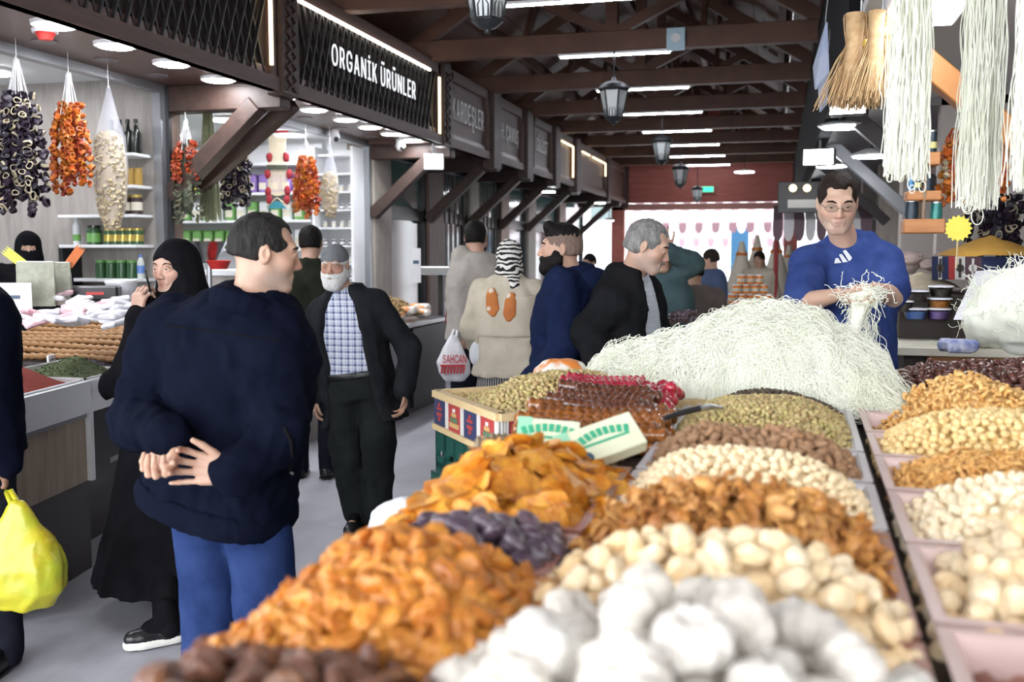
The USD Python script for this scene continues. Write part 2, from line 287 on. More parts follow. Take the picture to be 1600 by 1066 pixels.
for k, (lab, a, b, s, led) in enumerate(FASC):
    t = thing('shop_fascia', lab, 'shop sign', (FX, a, 2.80)); L = b - a; H_ = .80
    part(t, 'back_board', box(-.06, 0, 0, L, 0, H_), 'fascia_back' if k < 2 else 'fascia_wood', False)
    fr = [box(-.02, .05, 0, L, H_ - .10, H_ + .02), box(-.02, .05, 0, L, -.04, .05), box(-.02, .05, 0, .06, 0, H_), box(-.02, .05, L - .06, L, 0, H_)]
    part(t, 'frame', cat(fr), 'fascia_wood', False)
    if k < 2:
        bars = []; st = .115; hh = H_ - .15
        for j in range(-6, int(L / st) + 7):
            for sgn in (1, -1):
                y0 = j * st; y1 = y0 + sgn * hh * .42
                za, zb = .05, .05 + hh
                if min(y0, y1) < .05 or max(y0, y1) > L - .05: continue
                bars.append(bar((.018 + .006 * sgn, y0, za), (.018 + .006 * sgn, y1, zb), .012, .03, (1, 0, 0)))
        part(t, 'lattice', cat(bars), 'lattice_black', False, kind='stuff')
        part(t, 'pilaster', cat([box(-.06, .08, L + .04, L + .30, -.06, H_ + .06, .01)] + [bar((.085, L + .17 + dy, z), (.085, L + .17 - dy, z + .08), .014, .02, (1, 0, 0)) for z in np.arange(-.02, H_ - .08, .085) for dy in (.07, -.07)]), 'dark_wood', False)
    else:
        part(t, 'pilaster', box(-.06, .10, L + .06, L + .42 if k < 7 else L + .2, -.14, H_ + .05, .01), 'dark_wood', False)
        part(t, 'side_return', box(-.95, -.02, .0, .05, .02, H_), 'fascia_wood', False)
    if s:
        h = .17 if k == 1 else .24 if k == 2 else .2
        want = {1: 2.0, 2: 1.28, 3: .95, 4: .78}[k]; y_start = {1: 7.66 - a, 2: .1, 3: .10, 4: .22}[k]; z_ = {1: .315, 2: .29, 3: .3, 4: .33}[k]
        ms, x = [], 0.0
        for ch in s:
            if ch == ' ': x += h * .42; continue
            m_ = text(ch, h, .005); bx = m_.bounds; m_.apply_translation((x - bx[0][0], 0, 0)); x += bx[1][0] - bx[0][0] + h * .36; ms.append(m_)
        for m_ in ms:
            v = np.array(m_.vertices); v[:, 0] *= want / x; m_.vertices = v; part(t, 'letter', place(m_, (.052 if k == 1 else .03, y_start, z_), (0, 1, 0), (0, 0, 1)), 'letter_glow' if led == 'lit' else 'letter_grey', False)
    if led == 'lit':
        part(t, 'light_strip', led_run([(.058, .02, H_ - .115), (.058, L - .35, H_ - .115)]), 'led_strip', False)
        part(t, 'corner_strip', led_run([(.058, L - .05, H_ - .14), (.058, L - .05, .06)]), 'led_warm', False)
    if led == 'warm':
        part(t, 'light_strip', led_run([(.058, .12, H_ - .14), (.058, L - .1, H_ - .14), (.058, L - .1, .12)]), 'led_warm', False)
    if led == 'warm2':
        part(t, 'light_strip', cat([led_run([(.058, .12, H_ - .14), (.058, .9, H_ - .14)]), led_run([(.058, 1.2, H_ - .14), (.058, L - .1, H_ - .14), (.058, L - .1, .4)])]), 'led_warm', False)
st1 = solo('light_strip', 'short warm vertical light strip at the end of the nearer fascia', 'light strip', bar((FX + .075, 6.60, 2.92), (FX + .075, 6.60, 3.55), .022, .022, (1, 0, 0)), 'led_warm', False)
# ---- soffit downlights (front row lit, back row dark)
for i, (x, y) in enumerate([(-3.92, 4.85), (-3.95, 5.42), (-3.96, 6.03), (-3.99, 6.66), (-3.95, 7.55), (-4.0, 8.25), (-4.0, 8.93), (-4.0, 9.52), (-4.0, 10.12), (-4.0, 10.72)]):
    t = thing('soffit_lamp', 'lit round white lamp under the overhang, number %d counted from the nearer end' % (i + 1) if 0 else 'lit round white lamp under the overhang, %s' % ['the one by the red smoke alarm', 'next past the red smoke alarm', 'third in front of the corner post', 'beside the corner post and its braces', 'first past the corner post', 'second past the corner post', 'third past the corner post', 'third before the dome camera', 'second before the dome camera', 'beside the dome camera'][i], 'ceiling lamp', (x, y, 2.86))
    part(t, 'rim', lathe([(.100, -.02), (.125, -.02), (.13, 0), (.095, 0), (.100, -.02)], 24), 'white_plastic', 40)
    part(t, 'diffuser', disc(.102, -.026, -.004, 24), 'lamp_white', 40)
for y in (2.45, 3.05, 3.65, 4.25):                            # unseen lamps continuing the row, placed to light the near counter
    t = path('/World', 'soffit_lamp_row'); UsdGeom.Xform.Define(stage, t).AddTranslateOp().Set((-3.9, y, 2.86)); tag(stage.GetPrimAtPath(t), kind='structure')
    part(t, 'rim', lathe([(.100, -.02), (.125, -.02), (.13, 0), (.095, 0), (.100, -.02)], 16), 'white_plastic', 40); part(t, 'diffuser', disc(.102, -.026, -.004, 16), 'lamp_white', 40)
for y in (1.4, 3.6, 5.8):  # tubes on the nearest trusses, out of view, placed to light the aisle floor
    t = path('/World', 'tube_lamp_row'); UsdGeom.Xform.Define(stage, t).AddTranslateOp().Set((0, y, 3.575)); tag(stage.GetPrimAtPath(t), kind='structure')
    part(t, 'housing', box(-2.2, -1.05, -.03, .03, .003, .025), 'white_plastic', False); part(t, 'tube', tube([(-2.18, 0, -.004), (-1.07, 0, -.004)], .011, 8), 'tube_glow', True)
for i, (x, y) in enumerate([(-4.32, 5.25), (-4.34, 5.85), (-4.36, 6.45), (-4.36, 8.1), (-4.36, 8.8), (-4.36, 9.6), (-4.36, 10.4)]):
    t = thing('spot_ring', 'unlit flush spot in the second row of the overhang, %s' % ['beside the smoke alarm', 'midway to the corner post', 'closest to the corner post', 'first past the corner post', 'second past the corner post', 'third past the corner post', 'last before the stone pillar'][i], 'ceiling lamp', (x, y, 2.86))
    part(t, 'ring', disc(.075, -.008, 0, 20), 'soffit_grey', 40)
t = thing('smoke_alarm', 'red and white smoke alarm on the overhang between lamps', 'smoke alarm', (-4.10, 4.99, 2.86))
part(t, 'base', lathe([(0, -.02), (.07, -.02), (.075, 0), (0, 0)], 20), 'white_plastic', 40)
part(t, 'dome', lathe([(0, -.065), (.035, -.06), (.058, -.02), (0, -.02)], 20), 'red_plastic', 40)
for i, (x, y, lab) in enumerate([(-4.15, 10.75, 'white dome camera under the overhang before the stone pillar'), (-4.15, 17.2, 'white dome camera under the far overhang by a cream lamp'), (-4.5, 9.75, 'small white dome camera inside the edge of the lit shop')]):
    t = thing('dome_camera', lab, 'camera', (x, y, 2.86))
    part(t, 'mount', disc(.05, -.05, 0, 16), 'white_plastic', 40); part(t, 'dome', lathe([(0, -.14), (.04, -.12), (.06, -.07), (.055, -.05), (0, -.05)], 16), 'white_plastic', 40)
    part(t, 'lens', xf(trimesh.creation.icosphere(2, .028), (.035, -.03, -.10)), 'black_metal', True)
# square flood lamp at the stone pillar
t = thing('flood_lamp', 'dazzling square white floodlight by the brace of the stone pillar', 'floodlight', (-3.75, 10.75, 2.60), rz=25)
part(t, 'housing', box(-.11, .11, -.03, .03, -.09, .09, .008), 'white_plastic', False); part(t, 'lamp_face', box(-.095, .095, -.036, -.03, -.075, .075), 'flood_glow', False); part(t, 'arm', box(-.015, .015, -.01, .02, .08, .27), 'grey_metal', False)
for i, (x, y, z) in enumerate([(-3.75, 16.6, 2.62), (-3.7, 21.4, 2.66), (-3.85, 23.6, 2.35)]):
    t = thing('shop_lamp', ['round cream lamp under the far overhang, nearest of three', 'round cream lamp under the far overhang, middle of three', 'bright star-like lamp at the end of the arcade'][i], 'lamp', (x, y, z))
    part(t, 'shade', lathe([(0, .06), (.05, .05), (.13, 0), (.12, -.01), (0, -.005)], 20), 'white_plastic', 40); part(t, 'diffuser', disc(.11, -.025, -.01, 20), 'lamp_white' if i < 2 else 'flood_glow', 40); part(t, 'stem', tube([(0, 0, .05), (0, 0, 2.86 - z)], .012, 8), 'black_metal')
# ---- street lanterns hung from the ridge
def lantern(label, x, y, z, s=1.0, top=None):
    t = thing('hanging_lantern', label, 'lantern', (x, y, z))
    g, b = [], []
    for k in range(6):
        a0, a1 = k * PI / 3, (k + 1) * PI / 3; r0, r1 = .085 * s, .14 * s
        p = [np.array((r * math.cos(a), r * math.sin(a), zz)) for a, r, zz in ((a0, r0, 0), (a1, r0, 0), (a1, r1, .27 * s), (a0, r1, .27 * s))]
        c = sum(p) / 4
        part(t, 'pane', hull([c + (q - c) * .93 for q in p] + [c + (q - c) * .93 + np.array((c[0], c[1], 0)) * .03 for q in p]), 'frosted', False)
        b.append(tube([p[0], p[3]], .008 * s, 6)); b.append(tube([p[0], p[1]], .008 * s, 6)); b.append(tube([p[3], p[2]], .009 * s, 6))
        c0 = (p[0] + p[1]) / 2 * .99 + np.array((0, 0, .05 * s)); out = np.array((c[0], c[1], 0)) / np.hypot(c[0], c[1])
        sd = (p[1] - p[0]) / np.linalg.norm(p[1] - p[0])
        for q in (-1, 0, 1): b.append(tube([c0 + out * .012 + sd * q * .028 * s - np.array((0, 0, .04 * s)), c0 + out * .014 + sd * q * .03 * s + np.array((0, 0, .02 * s)), c0 + out * .016 + sd * q * .015 * s + np.array((0, 0, .045 * s))], .006 * s, 5))
    part(t, 'cage', cat(b), 'lantern_metal', 40)
    part(t, 'foot', lathe([(0, -.075 * s), (.02 * s, -.07 * s), (.02 * s, -.05 * s), (.05 * s, -.04 * s), (.09 * s, -.005 * s), (.09 * s, 0), (0, 0)], 12), 'lantern_metal', 30)
    part(t, 'cap', lathe([(.155 * s, .27 * s), (.165 * s, .285 * s), (.14 * s, .325 * s), (.08 * s, .355 * s), (.03 * s, .37 * s), (.015 * s, .40 * s), (0, .41 * s)], 12), 'lantern_metal', 30)
    part(t, 'rod', tube([(0, 0, .40 * s), (0, 0, (top or RZ - .1) - z)], .009, 8), 'lantern_metal')
lantern('large hanging lantern cut off by the picture top', -1.66, 5.72, 2.93, 1.05)
lantern('dark hexagonal lantern hanging mid hall below the notice', -1.62, 10.15, 2.94, 1.0)
lantern('hexagonal lantern hanging farther along, third from the camera', -1.68, 15.1, 2.95, 1.0)
lantern('small distant lantern against the red end wall', -1.70, 18.3, 2.80, 1.0)
lantern('smallest pale lantern below the green exit light', -1.72, 22.6, 2.74, .85)
t = thing('exit_light', 'small green exit light on the red end wall', 'exit light', (-1.62, Y1 - .12, 3.08)); part(t, 'case', box(-.16, .16, -.03, .05, -.07, .07, .01), 'white_plastic', False); part(t, 'panel', box(-.14, .14, -.036, -.03, -.055, .055), 'exit_green', False)
t = thing('dish_lamp', 'flat round pendant lamp in front of the red end wall', 'lamp', (-.67, 21.2, 3.24)); part(t, 'shade', lathe([(0, .05), (.1, .03), (.22, 0), (.2, -.01), (0, 0)], 24), 'white_plastic', 40); part(t, 'diffuser', disc(.19, -.02, -.008, 24), 'lamp_inner', 40); part(t, 'cord', tube([(0, 0, .04), (0, 0, .4)], .008, 6), 'black_metal')
# ---------------------------------------------------------------- implicit bodies: smooth unions of round cones, meshed by surface nets
def V3(*a): return np.array(a, float)
def rot(rz=0, rx=0, ry=0): return trimesh.transformations.euler_matrix(math.radians(rx), math.radians(ry), math.radians(rz), 'sxyz')[:3, :3]
class Body:
    def __init__(s): s.ops = []
    def cone(s, a, b, ra, rb, k=.02, mode='u'): s.ops.append(('c', np.asarray(a, float), np.asarray(b, float), ra, rb, k, mode)); return s
    def chain(s, P, R, k=.02, mode='u'):
        for i in range(len(P) - 1): s.cone(P[i], P[i + 1], R[i], R[i + 1], k, mode)
        return s
    def ell(s, c, r, k=.02, mode='u', Rm=None): s.ops.append(('e', np.asarray(c, float), np.broadcast_to(np.asarray(r, float), (3,)), Rm, 0, k, mode)); return s
    def loft(s, prof, k=.02, mode='u', Rm=None, o=(0, 0, 0), n=2.3): s.ops.append(('l', np.asarray(prof, float), Rm, np.asarray(o, float), n, k, mode)); return s
    def half(s, p, nrm, k=.004, mode='s'):                # removes (or keeps) the side the normal points to
        s.ops.append(('h', np.asarray(p, float), np.asarray(nrm, float) / np.linalg.norm(nrm), 0, 0, k, mode)); return s
    def bounds(s):
        lo, hi = np.full(3, 9e9), np.full(3, -9e9)
        for o in s.ops:
            if o[6] != 'u': continue
            a, b = s._bb(o); lo = np.minimum(lo, a); hi = np.maximum(hi, b)
        return lo, hi
    def _bb(s, o):
        if o[0] == 'c':
            r = max(o[3], o[4]); return np.minimum(o[1], o[2]) - r, np.maximum(o[1], o[2]) + r
        if o[0] == 'e':
            r = o[2] if o[3] is None else np.full(3, o[2].max()); return o[1] - r, o[1] + r
        if o[0] == 'l':
            p = o[1]; c = np.array([(x + sx * rx, y + sy * ry, z) for z, x, y, rx, ry in p for sx in (-1, 1) for sy in (-1, 1)])
            if o[2] is not None: c = c @ o[2].T
            c = c + o[3]; return c.min(0) - .02, c.max(0) + .02
        return np.full(3, -9e9), np.full(3, 9e9)
    def field(s, ax):
        f = np.full([len(a) for a in ax], .15, np.float32)
        for o in s.ops:
            k, mode = o[5], o[6]; lo, hi = s._bb(o); pad = k + .05
            sl = []
            for a, l, h in zip(ax, lo, hi): sl.append(slice(max(0, np.searchsorted(a, l - pad) - 1), np.searchsorted(a, h + pad) + 1))
            X, Y, Z = (a[q].astype(np.float32) for a, q in zip(ax, sl))
            if min(len(X), len(Y), len(Z)) == 0: continue
            X, Y, Z = X[:, None, None], Y[None, :, None], Z[None, None, :]
            if o[0] == 'c':
                a, b = o[1], o[2]; d = b - a; L2 = max(float(d @ d), 1e-12)
                t = np.clip(((X - a[0]) * d[0] + (Y - a[1]) * d[1] + (Z - a[2]) * d[2]) / L2, 0, 1)
                g = np.sqrt((X - a[0] - t * d[0]) ** 2 + (Y - a[1] - t * d[1]) ** 2 + (Z - a[2] - t * d[2]) ** 2) - (o[3] + t * (o[4] - o[3]))
            elif o[0] == 'e':
                x, y, z = X - o[1][0], Y - o[1][1], Z - o[1][2]
                if o[3] is not None: R = o[3]; x, y, z = (R[0, j] * x + R[1, j] * y + R[2, j] * z for j in range(3))
                r = o[2]; k0 = np.sqrt((x / r[0]) ** 2 + (y / r[1]) ** 2 + (z / r[2]) ** 2); k1 = np.sqrt((x / r[0] ** 2) ** 2 + (y / r[1] ** 2) ** 2 + (z / r[2] ** 2) ** 2) + 1e-6
                g = np.where(k0 < 1e-3, -r.min(), k0 * (k0 - 1) / k1)
            elif o[0] == 'l':
                x, y, z = X - o[3][0], Y - o[3][1], Z - o[3][2]
                if o[2] is not None: R = o[2]; x, y, z = (R[0, j] * x + R[1, j] * y + R[2, j] * z for j in range(3))
                p = o[1]; zz = np.clip(z, p[0, 0], p[-1, 0]); cx, cy, rx, ry = (np.interp(zz, p[:, 0], p[:, j]).astype(np.float32) for j in (1, 2, 3, 4))
                n = o[4]; g = ((np.abs((x - cx) / rx) ** n + np.abs((y - cy) / ry) ** n) ** (1 / n) - 1) * np.minimum(rx, ry)
                dz = np.maximum(p[0, 0] - z, z - p[-1, 0]); g = np.where(dz > 0, np.sqrt(np.maximum(g, 0) ** 2 + dz ** 2), np.maximum(g, dz) if 0 else np.maximum(g, dz))
            else:
                g = (X - o[1][0]) * o[2][0] + (Y - o[1][1]) * o[2][1] + (Z - o[1][2]) * o[2][2]; g = np.broadcast_to(g, [len(a[q]) for a, q in zip(ax, sl)]); g = -g
            w = f[sl[0], sl[1], sl[2]]; g = np.broadcast_to(g, w.shape)
            if mode == 'u': h = np.clip(.5 + .5 * (w - g) / k, 0, 1); w[...] = w + (g - w) * h - k * h * (1 - h)
            else:
                if mode == 's': g = -g
                h = np.clip(.5 - .5 * (w - g) / k, 0, 1); w[...] = w + (g - w) * h + k * h * (1 - h)
        return f
    def mesh(s, res, fine=(), smooth=1):
        """res: coarse spacing; fine: (lo, hi, spacing) boxes that get finer axes."""
        lo, hi = s.bounds(); ax = []
        for j in range(3):
            e = [(lo[j] - 2.5 * res, hi[j] + 2.5 * res, res)] + [(a[j], b[j], r) for a, b, r in fine]
            c, out = e[0][0], []
            while c < e[0][1]:
                out.append(c); c += min(r for a, b, r in e if a <= c <= b)
            ax.append(np.array(out))
        return nets(s.field(ax), ax, smooth)
def nets(f, ax, smooth=1):
    s = f < 0; n = np.array(f.shape)
    c = np.zeros(n - 1, np.int8)
    for i, j, k in np.ndindex(2, 2, 2): c += s[i:n[0] - 1 + i, j:n[1] - 1 + j, k:n[2] - 1 + k]
    act = np.argwhere((c > 0) & (c < 8)); idx = np.full(n - 1, -1, np.int32); idx[tuple(act.T)] = np.arange(len(act))
    P, W = np.zeros((len(act), 3)), np.zeros(len(act)); cor = {}
    G = lambda q: f[tuple(q.T)]
    for q in np.ndindex(2, 2, 2): cor[q] = G(act + q)
    for a in range(3):
        for u in (0, 1):
            for v in (0, 1):
                q0 = [0, 0, 0]; o = [j for j in range(3) if j != a]; q0[o[0]], q0[o[1]] = u, v; q1 = list(q0); q1[a] = 1
                f0, f1 = cor[tuple(q0)], cor[tuple(q1)]; m = (f0 < 0) != (f1 < 0); t = f0[m] / (f0[m] - f1[m])
                for j in range(3):
                    x0 = ax[j][act[m][:, j] + q0[j]]; x1 = ax[j][act[m][:, j] + q1[j]]; P[m, j] += x0 + (x1 - x0) * t
                W[m] += 1
    P /= W[:, None]; F = []
    for a in range(3):
        o = [(a + 1) % 3, (a + 2) % 3]; sl0, sl1 = [slice(None)] * 3, [slice(None)] * 3
        sl0[a], sl1[a] = slice(0, -1), slice(1, None); s0, s1 = s[tuple(sl0)], s[tuple(sl1)]
        e = np.argwhere(s0 != s1); e = e[(e[:, o[0]] > 0) & (e[:, o[1]] > 0) & (e[:, o[0]] < n[o[0]] - 1) & (e[:, o[1]] < n[o[1]] - 1)]
        d0, d1 = np.zeros(3, int), np.zeros(3, int); d0[o[0]] = 1; d1[o[1]] = 1
        q = np.stack([idx[tuple((e - d0 - d1).T)], idx[tuple((e - d1).T)], idx[tuple(e.T)], idx[tuple((e - d0).T)]], 1)
        fl = ~s0[tuple(e.T)]; q[fl] = q[fl][:, ::-1]; F.append(q)
    F = np.vstack(F); F = F[(F >= 0).all(1)]
    T = np.vstack([F[:, [0, 1, 2]], F[:, [0, 2, 3]]])
    for _ in range(smooth):
        for lam in (.5, -.3):
            A, C = np.zeros_like(P), np.zeros(len(P))
            for i in range(4):
                j = (i + 1) % 4; np.add.at(A, F[:, i], P[F[:, j]]); np.add.at(A, F[:, j], P[F[:, i]]); np.add.at(C, F[:, i], 1); np.add.at(C, F[:, j], 1)
            P = P + lam * (A / np.maximum(C, 1)[:, None] - P)
    return trimesh.Trimesh(P, T, process=False)
def folds(m, amp=.006, freq=(9, 9, 5), seed=0, mask=None):
    """cloth wrinkles: ridged noise along the normals"""
    v, f = np.array(m.vertices), np.array(m.faces); n = np.zeros_like(v); c = np.cross(v[f[:, 1]] - v[f[:, 0]], v[f[:, 2]] - v[f[:, 0]])
    for k in range(3): np.add.at(n, f[:, k], c)
    n /= np.linalg.norm(n, axis=1, keepdims=True) + 1e-12
    q = v * np.asarray(freq) + seed * 3.7; q = q + .8 * (meshkit.noise(q * .7 + 9, seed)[:, None] - .5)
    h = 1 - np.abs(meshkit.noise(q, seed) - .5) * 4; h2 = meshkit.fbm(q * 2.3, 2, seed + 5) - .5
    d = amp * (h * .7 + h2 * .8) * (1 if mask is None else mask(v)); m = m.copy(); m.vertices = v + n * d[:, None]; return m
# ---------------------------------------------------------------- heads and hands
class Head:
    """centre c (mid-head), R: columns right, forward, up; s scales a 0.235 m head"""
    def __init__(h, c, R, s=1.0): h.c, h.R, h.s = np.asarray(c, float), R, s
    def w(h, *p): return h.c + h.R @ (np.array(p, float) * h.s)
    def add(h, B, ears=True, nose=1.0, jaw=1.0, woman=False):
        s, w, R = h.s, h.w, h.R
        B.ell(w(0, -.012, .030), np.array((.074, .094, .088)) * s, .02, Rm=R)
        B.ell(w(0, .022, -.035), np.array((.060 * jaw, .070, .080)) * s, .03 * s, Rm=R)
        B.cone(w(-.014, .070, -.098), w(.014, .070, -.098), .017 * s, .017 * s, .025 * s)
        for q in (-1, 1):
            B.cone(w(q * .048 * jaw, .0, -.052), w(q * .022, .062, -.098), .017 * s, .016 * s, .03 * s)
            B.ell(w(q * .040, .058, -.022), np.array((.024, .024, .022)) * s, .03 * s)
        B.cone(w(-.034, .078, .026), w(.034, .078, .026), .013 * s, .013 * s, .02 * s)
        for q in (-1, 1): B.ell(w(q * .032, .100, .004), np.array((.019, .018, .013)) * s, .014 * s, 's', R)
        for q in (-1, 1):
            up_, lo_ = [w(q * .0165, .083, .000), w(q * .024, .0905, .0080), w(q * .033, .0925, .0100), w(q * .041, .0875, .0070), w(q * .0485, .078, .000)], [w(q * .0165, .083, -.001), w(q * .025, .0885, -.0055), w(q * .034, .0895, -.0065), w(q * .042, .0855, -.0045), w(q * .0485, .078, -.001)]
            B.chain(up_, [.0026 * s, .0040 * s, .0045 * s, .0040 * s, .0026 * s], .005 * s); B.chain(lo_, [.0025 * s, .0034 * s, .0034 * s, .0034 * s, .0025 * s], .006 * s)
        B.cone(w(0, .086, .016), w(0, .099 + .007 * nose, -.029), .0070 * s, .0115 * s, .012 * s)
        for q in (-1, 1): B.ell(w(q * .012, .098, -.034), .0085 * s, .008 * s)
        B.cone(w(-.019, .084, -.0625), w(.019, .084, -.0625), .0075 * s, .0075 * s, .008 * s); B.cone(w(0, .088, -.0625), w(0, .0885, -.063), .0065 * s, .0065 * s, .008 * s)
        B.cone(w(-.014, .084, -.0755), w(.014, .084, -.0755), .0075 * s, .0075 * s, .008 * s)
        B.cone(w(-.022, .0935, -.0685), w(.022, .0935, -.0685), .0016 * s, .0016 * s, .003 * s, 's')
        if ears:
            for q in (-1, 1):
                B.ell(w(q * .078, -.008, -.004), np.array((.009, .018, .031)) * s, .008 * s, Rm=R @ rot(q * -18))
                B.ell(w(q * .086, -.004, .000), np.array((.005, .009, .016)) * s, .005 * s, 's', R @ rot(q * -18))
        return B
    def hair(h, front=.055, back=-.045, side=.0, thick=.006, top=0., res=.006, recede=0., fade=0.):
        """cap of hair: the skull a little larger, with the face, the ears and the nape cut out"""
        s, w, R = h.s, h.w, h.R; B = Body()
        B.ell(w(0, -.014, .032 + top * .4), np.array((.075 + thick, .095 + thick, .088 + thick + top)) * s, .01, Rm=R)
        B.ell(w(0, -.05, -.03), np.array((.064 + thick * .6, .055 + thick, .07)) * s, .03, Rm=R)
        B.ell(w(0, .118, -.060 + (front - .05)), np.array((.078, .080, .125)) * s, .008, 's', R); B.ell(w(0, .10, -.06 + (front - .05)), np.array((.12, .070, .09)) * s, .012, 's', R)
        for q in (-1, 1):
            B.ell(w(q * .085, .012, -.065 + side), np.array((.03, .045, .07)) * s, .008, 's', R)
            if recede: B.ell(w(q * .05, .10, .075), np.array((.032, .055, .04)) * s * recede, .01, 's', R)
        B.half(w(0, 0, back), -(R[:, 2] + .15 * R[:, 1]), .01); return folds(B.mesh(res * s, smooth=1), .0035 * s, np.array((55, 55, 25)) / s, 3)
    def beard(h, thick=.008, res=.006, long=.0, low=-.035, full=True):
        s, w, R = h.s, h.w, h.R; B = Body()
        B.ell(w(0, .022, -.040 - long * .4), np.array((.060 + thick, .071 + thick, .080 + thick * .5 + long)) * s, .02, Rm=R)
        B.cone(w(-.014, .074, -.098 - long), w(.014, .074, -.098 - long), (.018 + thick) * s, (.018 + thick) * s, .025 * s)
        for q in (-1, 1): B.cone(w(q * .054, .0, -.05), w(q * .022, .064, -.098), (.017 + thick) * s, (.017 + thick) * s, .02 * s)
        B.cone(w(-.026, .088, -.056), w(.026, .088, -.056), (.004 + thick * .5) * s, (.004 + thick * .5) * s, .012 * s)
        B.ell(w(0, .095, -.0690), np.array((.015, .03, .004)) * s, .004, 's', R)
        B.ell(w(0, .13, .01), np.array((.046, .08, .055)) * s, .012, 's', R)
        for q in (-1, 1): B.ell(w(q * .040, .085, -.012), np.array((.034, .050, .030)) * s, .012, 's', R)
        B.half(w(0, -.012, 0), -R[:, 1], .01); B.half(w(0, 0, low + .035), R[:, 2], .01); return folds(B.mesh(res * s, smooth=1), .003 * s, np.array((70, 70, 30)) / s, 5)
    def features(h, P, iris=(.05, .03, .02), brow='hair_dark', eyes=True, browt=.0045):
        """eyes and eyebrows as parts"""
        s, w, R = h.s, h.w, h.R
        for q in (-1, 1):
            if eyes:
                e = trimesh.creation.icosphere(3, .0125 * s); d = R @ (np.array((0.0, 1, -.12)) / 1.007); v = np.array(e.vertices); a = v / np.linalg.norm(v, axis=1, keepdims=True) @ d
                t = np.where((a > .93)[:, None], np.array(iris), np.array((.50, .47, .45))); t = np.where((a > .985)[:, None], .01, t)
                e.vertices = v + w(q * .0325, .0785, .0015)
                part(P, 'eye', e, 'eye', True, tint=t)
            part(P, 'eyebrow', tube([w(q * .016, .0925, .022), w(q * .030, .0925, .0285), w(q * .044, .085, .026), w(q * .052, .076, .020)], np.array((.6, 1.0, .9, .3)) * browt * s, 6), brow, True)
def hand(B, W, d, n, side, curl=(20, 20, 20, 20), spread=4., thumb=(35, 15), s=1.0, k=.005, tcurl=20, bend=None):
    """wrist W, finger direction d, palm normal n (out of the palm), side +1: the thumb lies toward cross(n, d)"""
    W, d, n = np.asarray(W, float), np.asarray(d, float), np.asarray(n, float); d = d / np.linalg.norm(d); n = n - d * (n @ d); n /= np.linalg.norm(n); x = np.cross(n, d) * side
    K = [W + d * (.088 if i in (1, 2) else .082 if i == 0 else .076) * s + x * (.031 - .0205 * i) * s for i in range(4)]
    for i in range(4): B.cone(W + x * (.016 - .0105 * i) * s, K[i], .0135 * s, .0118 * s, .010)
    B.cone(W + x * .015 * s + n * .004 * s, W + d * .05 * s + x * .026 * s + n * .006 * s, .013 * s, .013 * s, .012)
    L = [(.043, .026, .021), (.048, .030, .022), (.045, .028, .022), (.035, .021, .019)]; tips = []
    for i in range(4):
        p, a = K[i], 0.0; sp = math.radians(spread * (1.5 - i)); dd0 = d * math.cos(sp) + x * math.sin(sp); c = curl[i]; cs = (c, c * 1.1, c * .7) if np.ndim(c) == 0 else c
        for j in range(3):
            a += math.radians(cs[j]); q = p + (dd0 * math.cos(a) + n * math.sin(a)) * L[i][j] * s
            r0, r1 = (.0092, .0084, .0078, .0068)[j] * s, (.0092, .0084, .0078, .0066)[j + 1] * s; f_ = .88 if i == 3 else 1
            B.cone(p, q, r0 * f_, r1 * f_, k if j else .007); p = q
        tips.append(p)
    t0 = W + d * .022 * s + x * .026 * s + n * .006 * s; a, b = math.radians(thumb[0]), math.radians(thumb[1]); p = t0
    td = d * math.cos(a) + x * math.sin(a); td = td * math.cos(b) + n * math.sin(b)
    for j, l in enumerate((.042, .032, .027)):
        q = p + td * l * s; B.cone(p, q, (.0125, .0102, .0092)[j] * s, (.0102, .0092, .0072)[j] * s, .008 if j == 0 else .004); p = q
        tc = math.radians(tcurl) * (.4 if j == 0 else 1); td = td * math.cos(tc) + (-x * .8 + n * .4 + d * .2) * math.sin(tc); td /= np.linalg.norm(td)
    tips.append(p); return tips
mat('skin', (1, 1, 1), .5, tint=True, bump=.06, bscale=220, sss=.12)
mat('eye', (1, 1, 1), .15, tint=True)
mat('hair_dark', (.007, .0055, .005), .6, spec=.12, bump=.5, bscale=160, stretch=(1, 1, .25))
mat('hair_brown', (.020, .013, .010), .6, spec=.12, bump=.5, bscale=160, stretch=(1, 1, .25))
mat('hair_grey', (.11, .105, .10), .6, spec=.12, var=(.27, .265, .26), scale=60, bump=.5, bscale=160, stretch=(1, 1, .25))
mat('hair_salt', (.009, .008, .0075), .6, spec=.12, var=(.030, .028, .027), scale=50, bump=.5, bscale=160, stretch=(1, 1, .25))
mat('beard_white', (.55, .54, .52), .7, var=(.75, .74, .72), scale=70, bump=.5, bscale=200)
mat('stubble', (.11, .08, .065), .7)
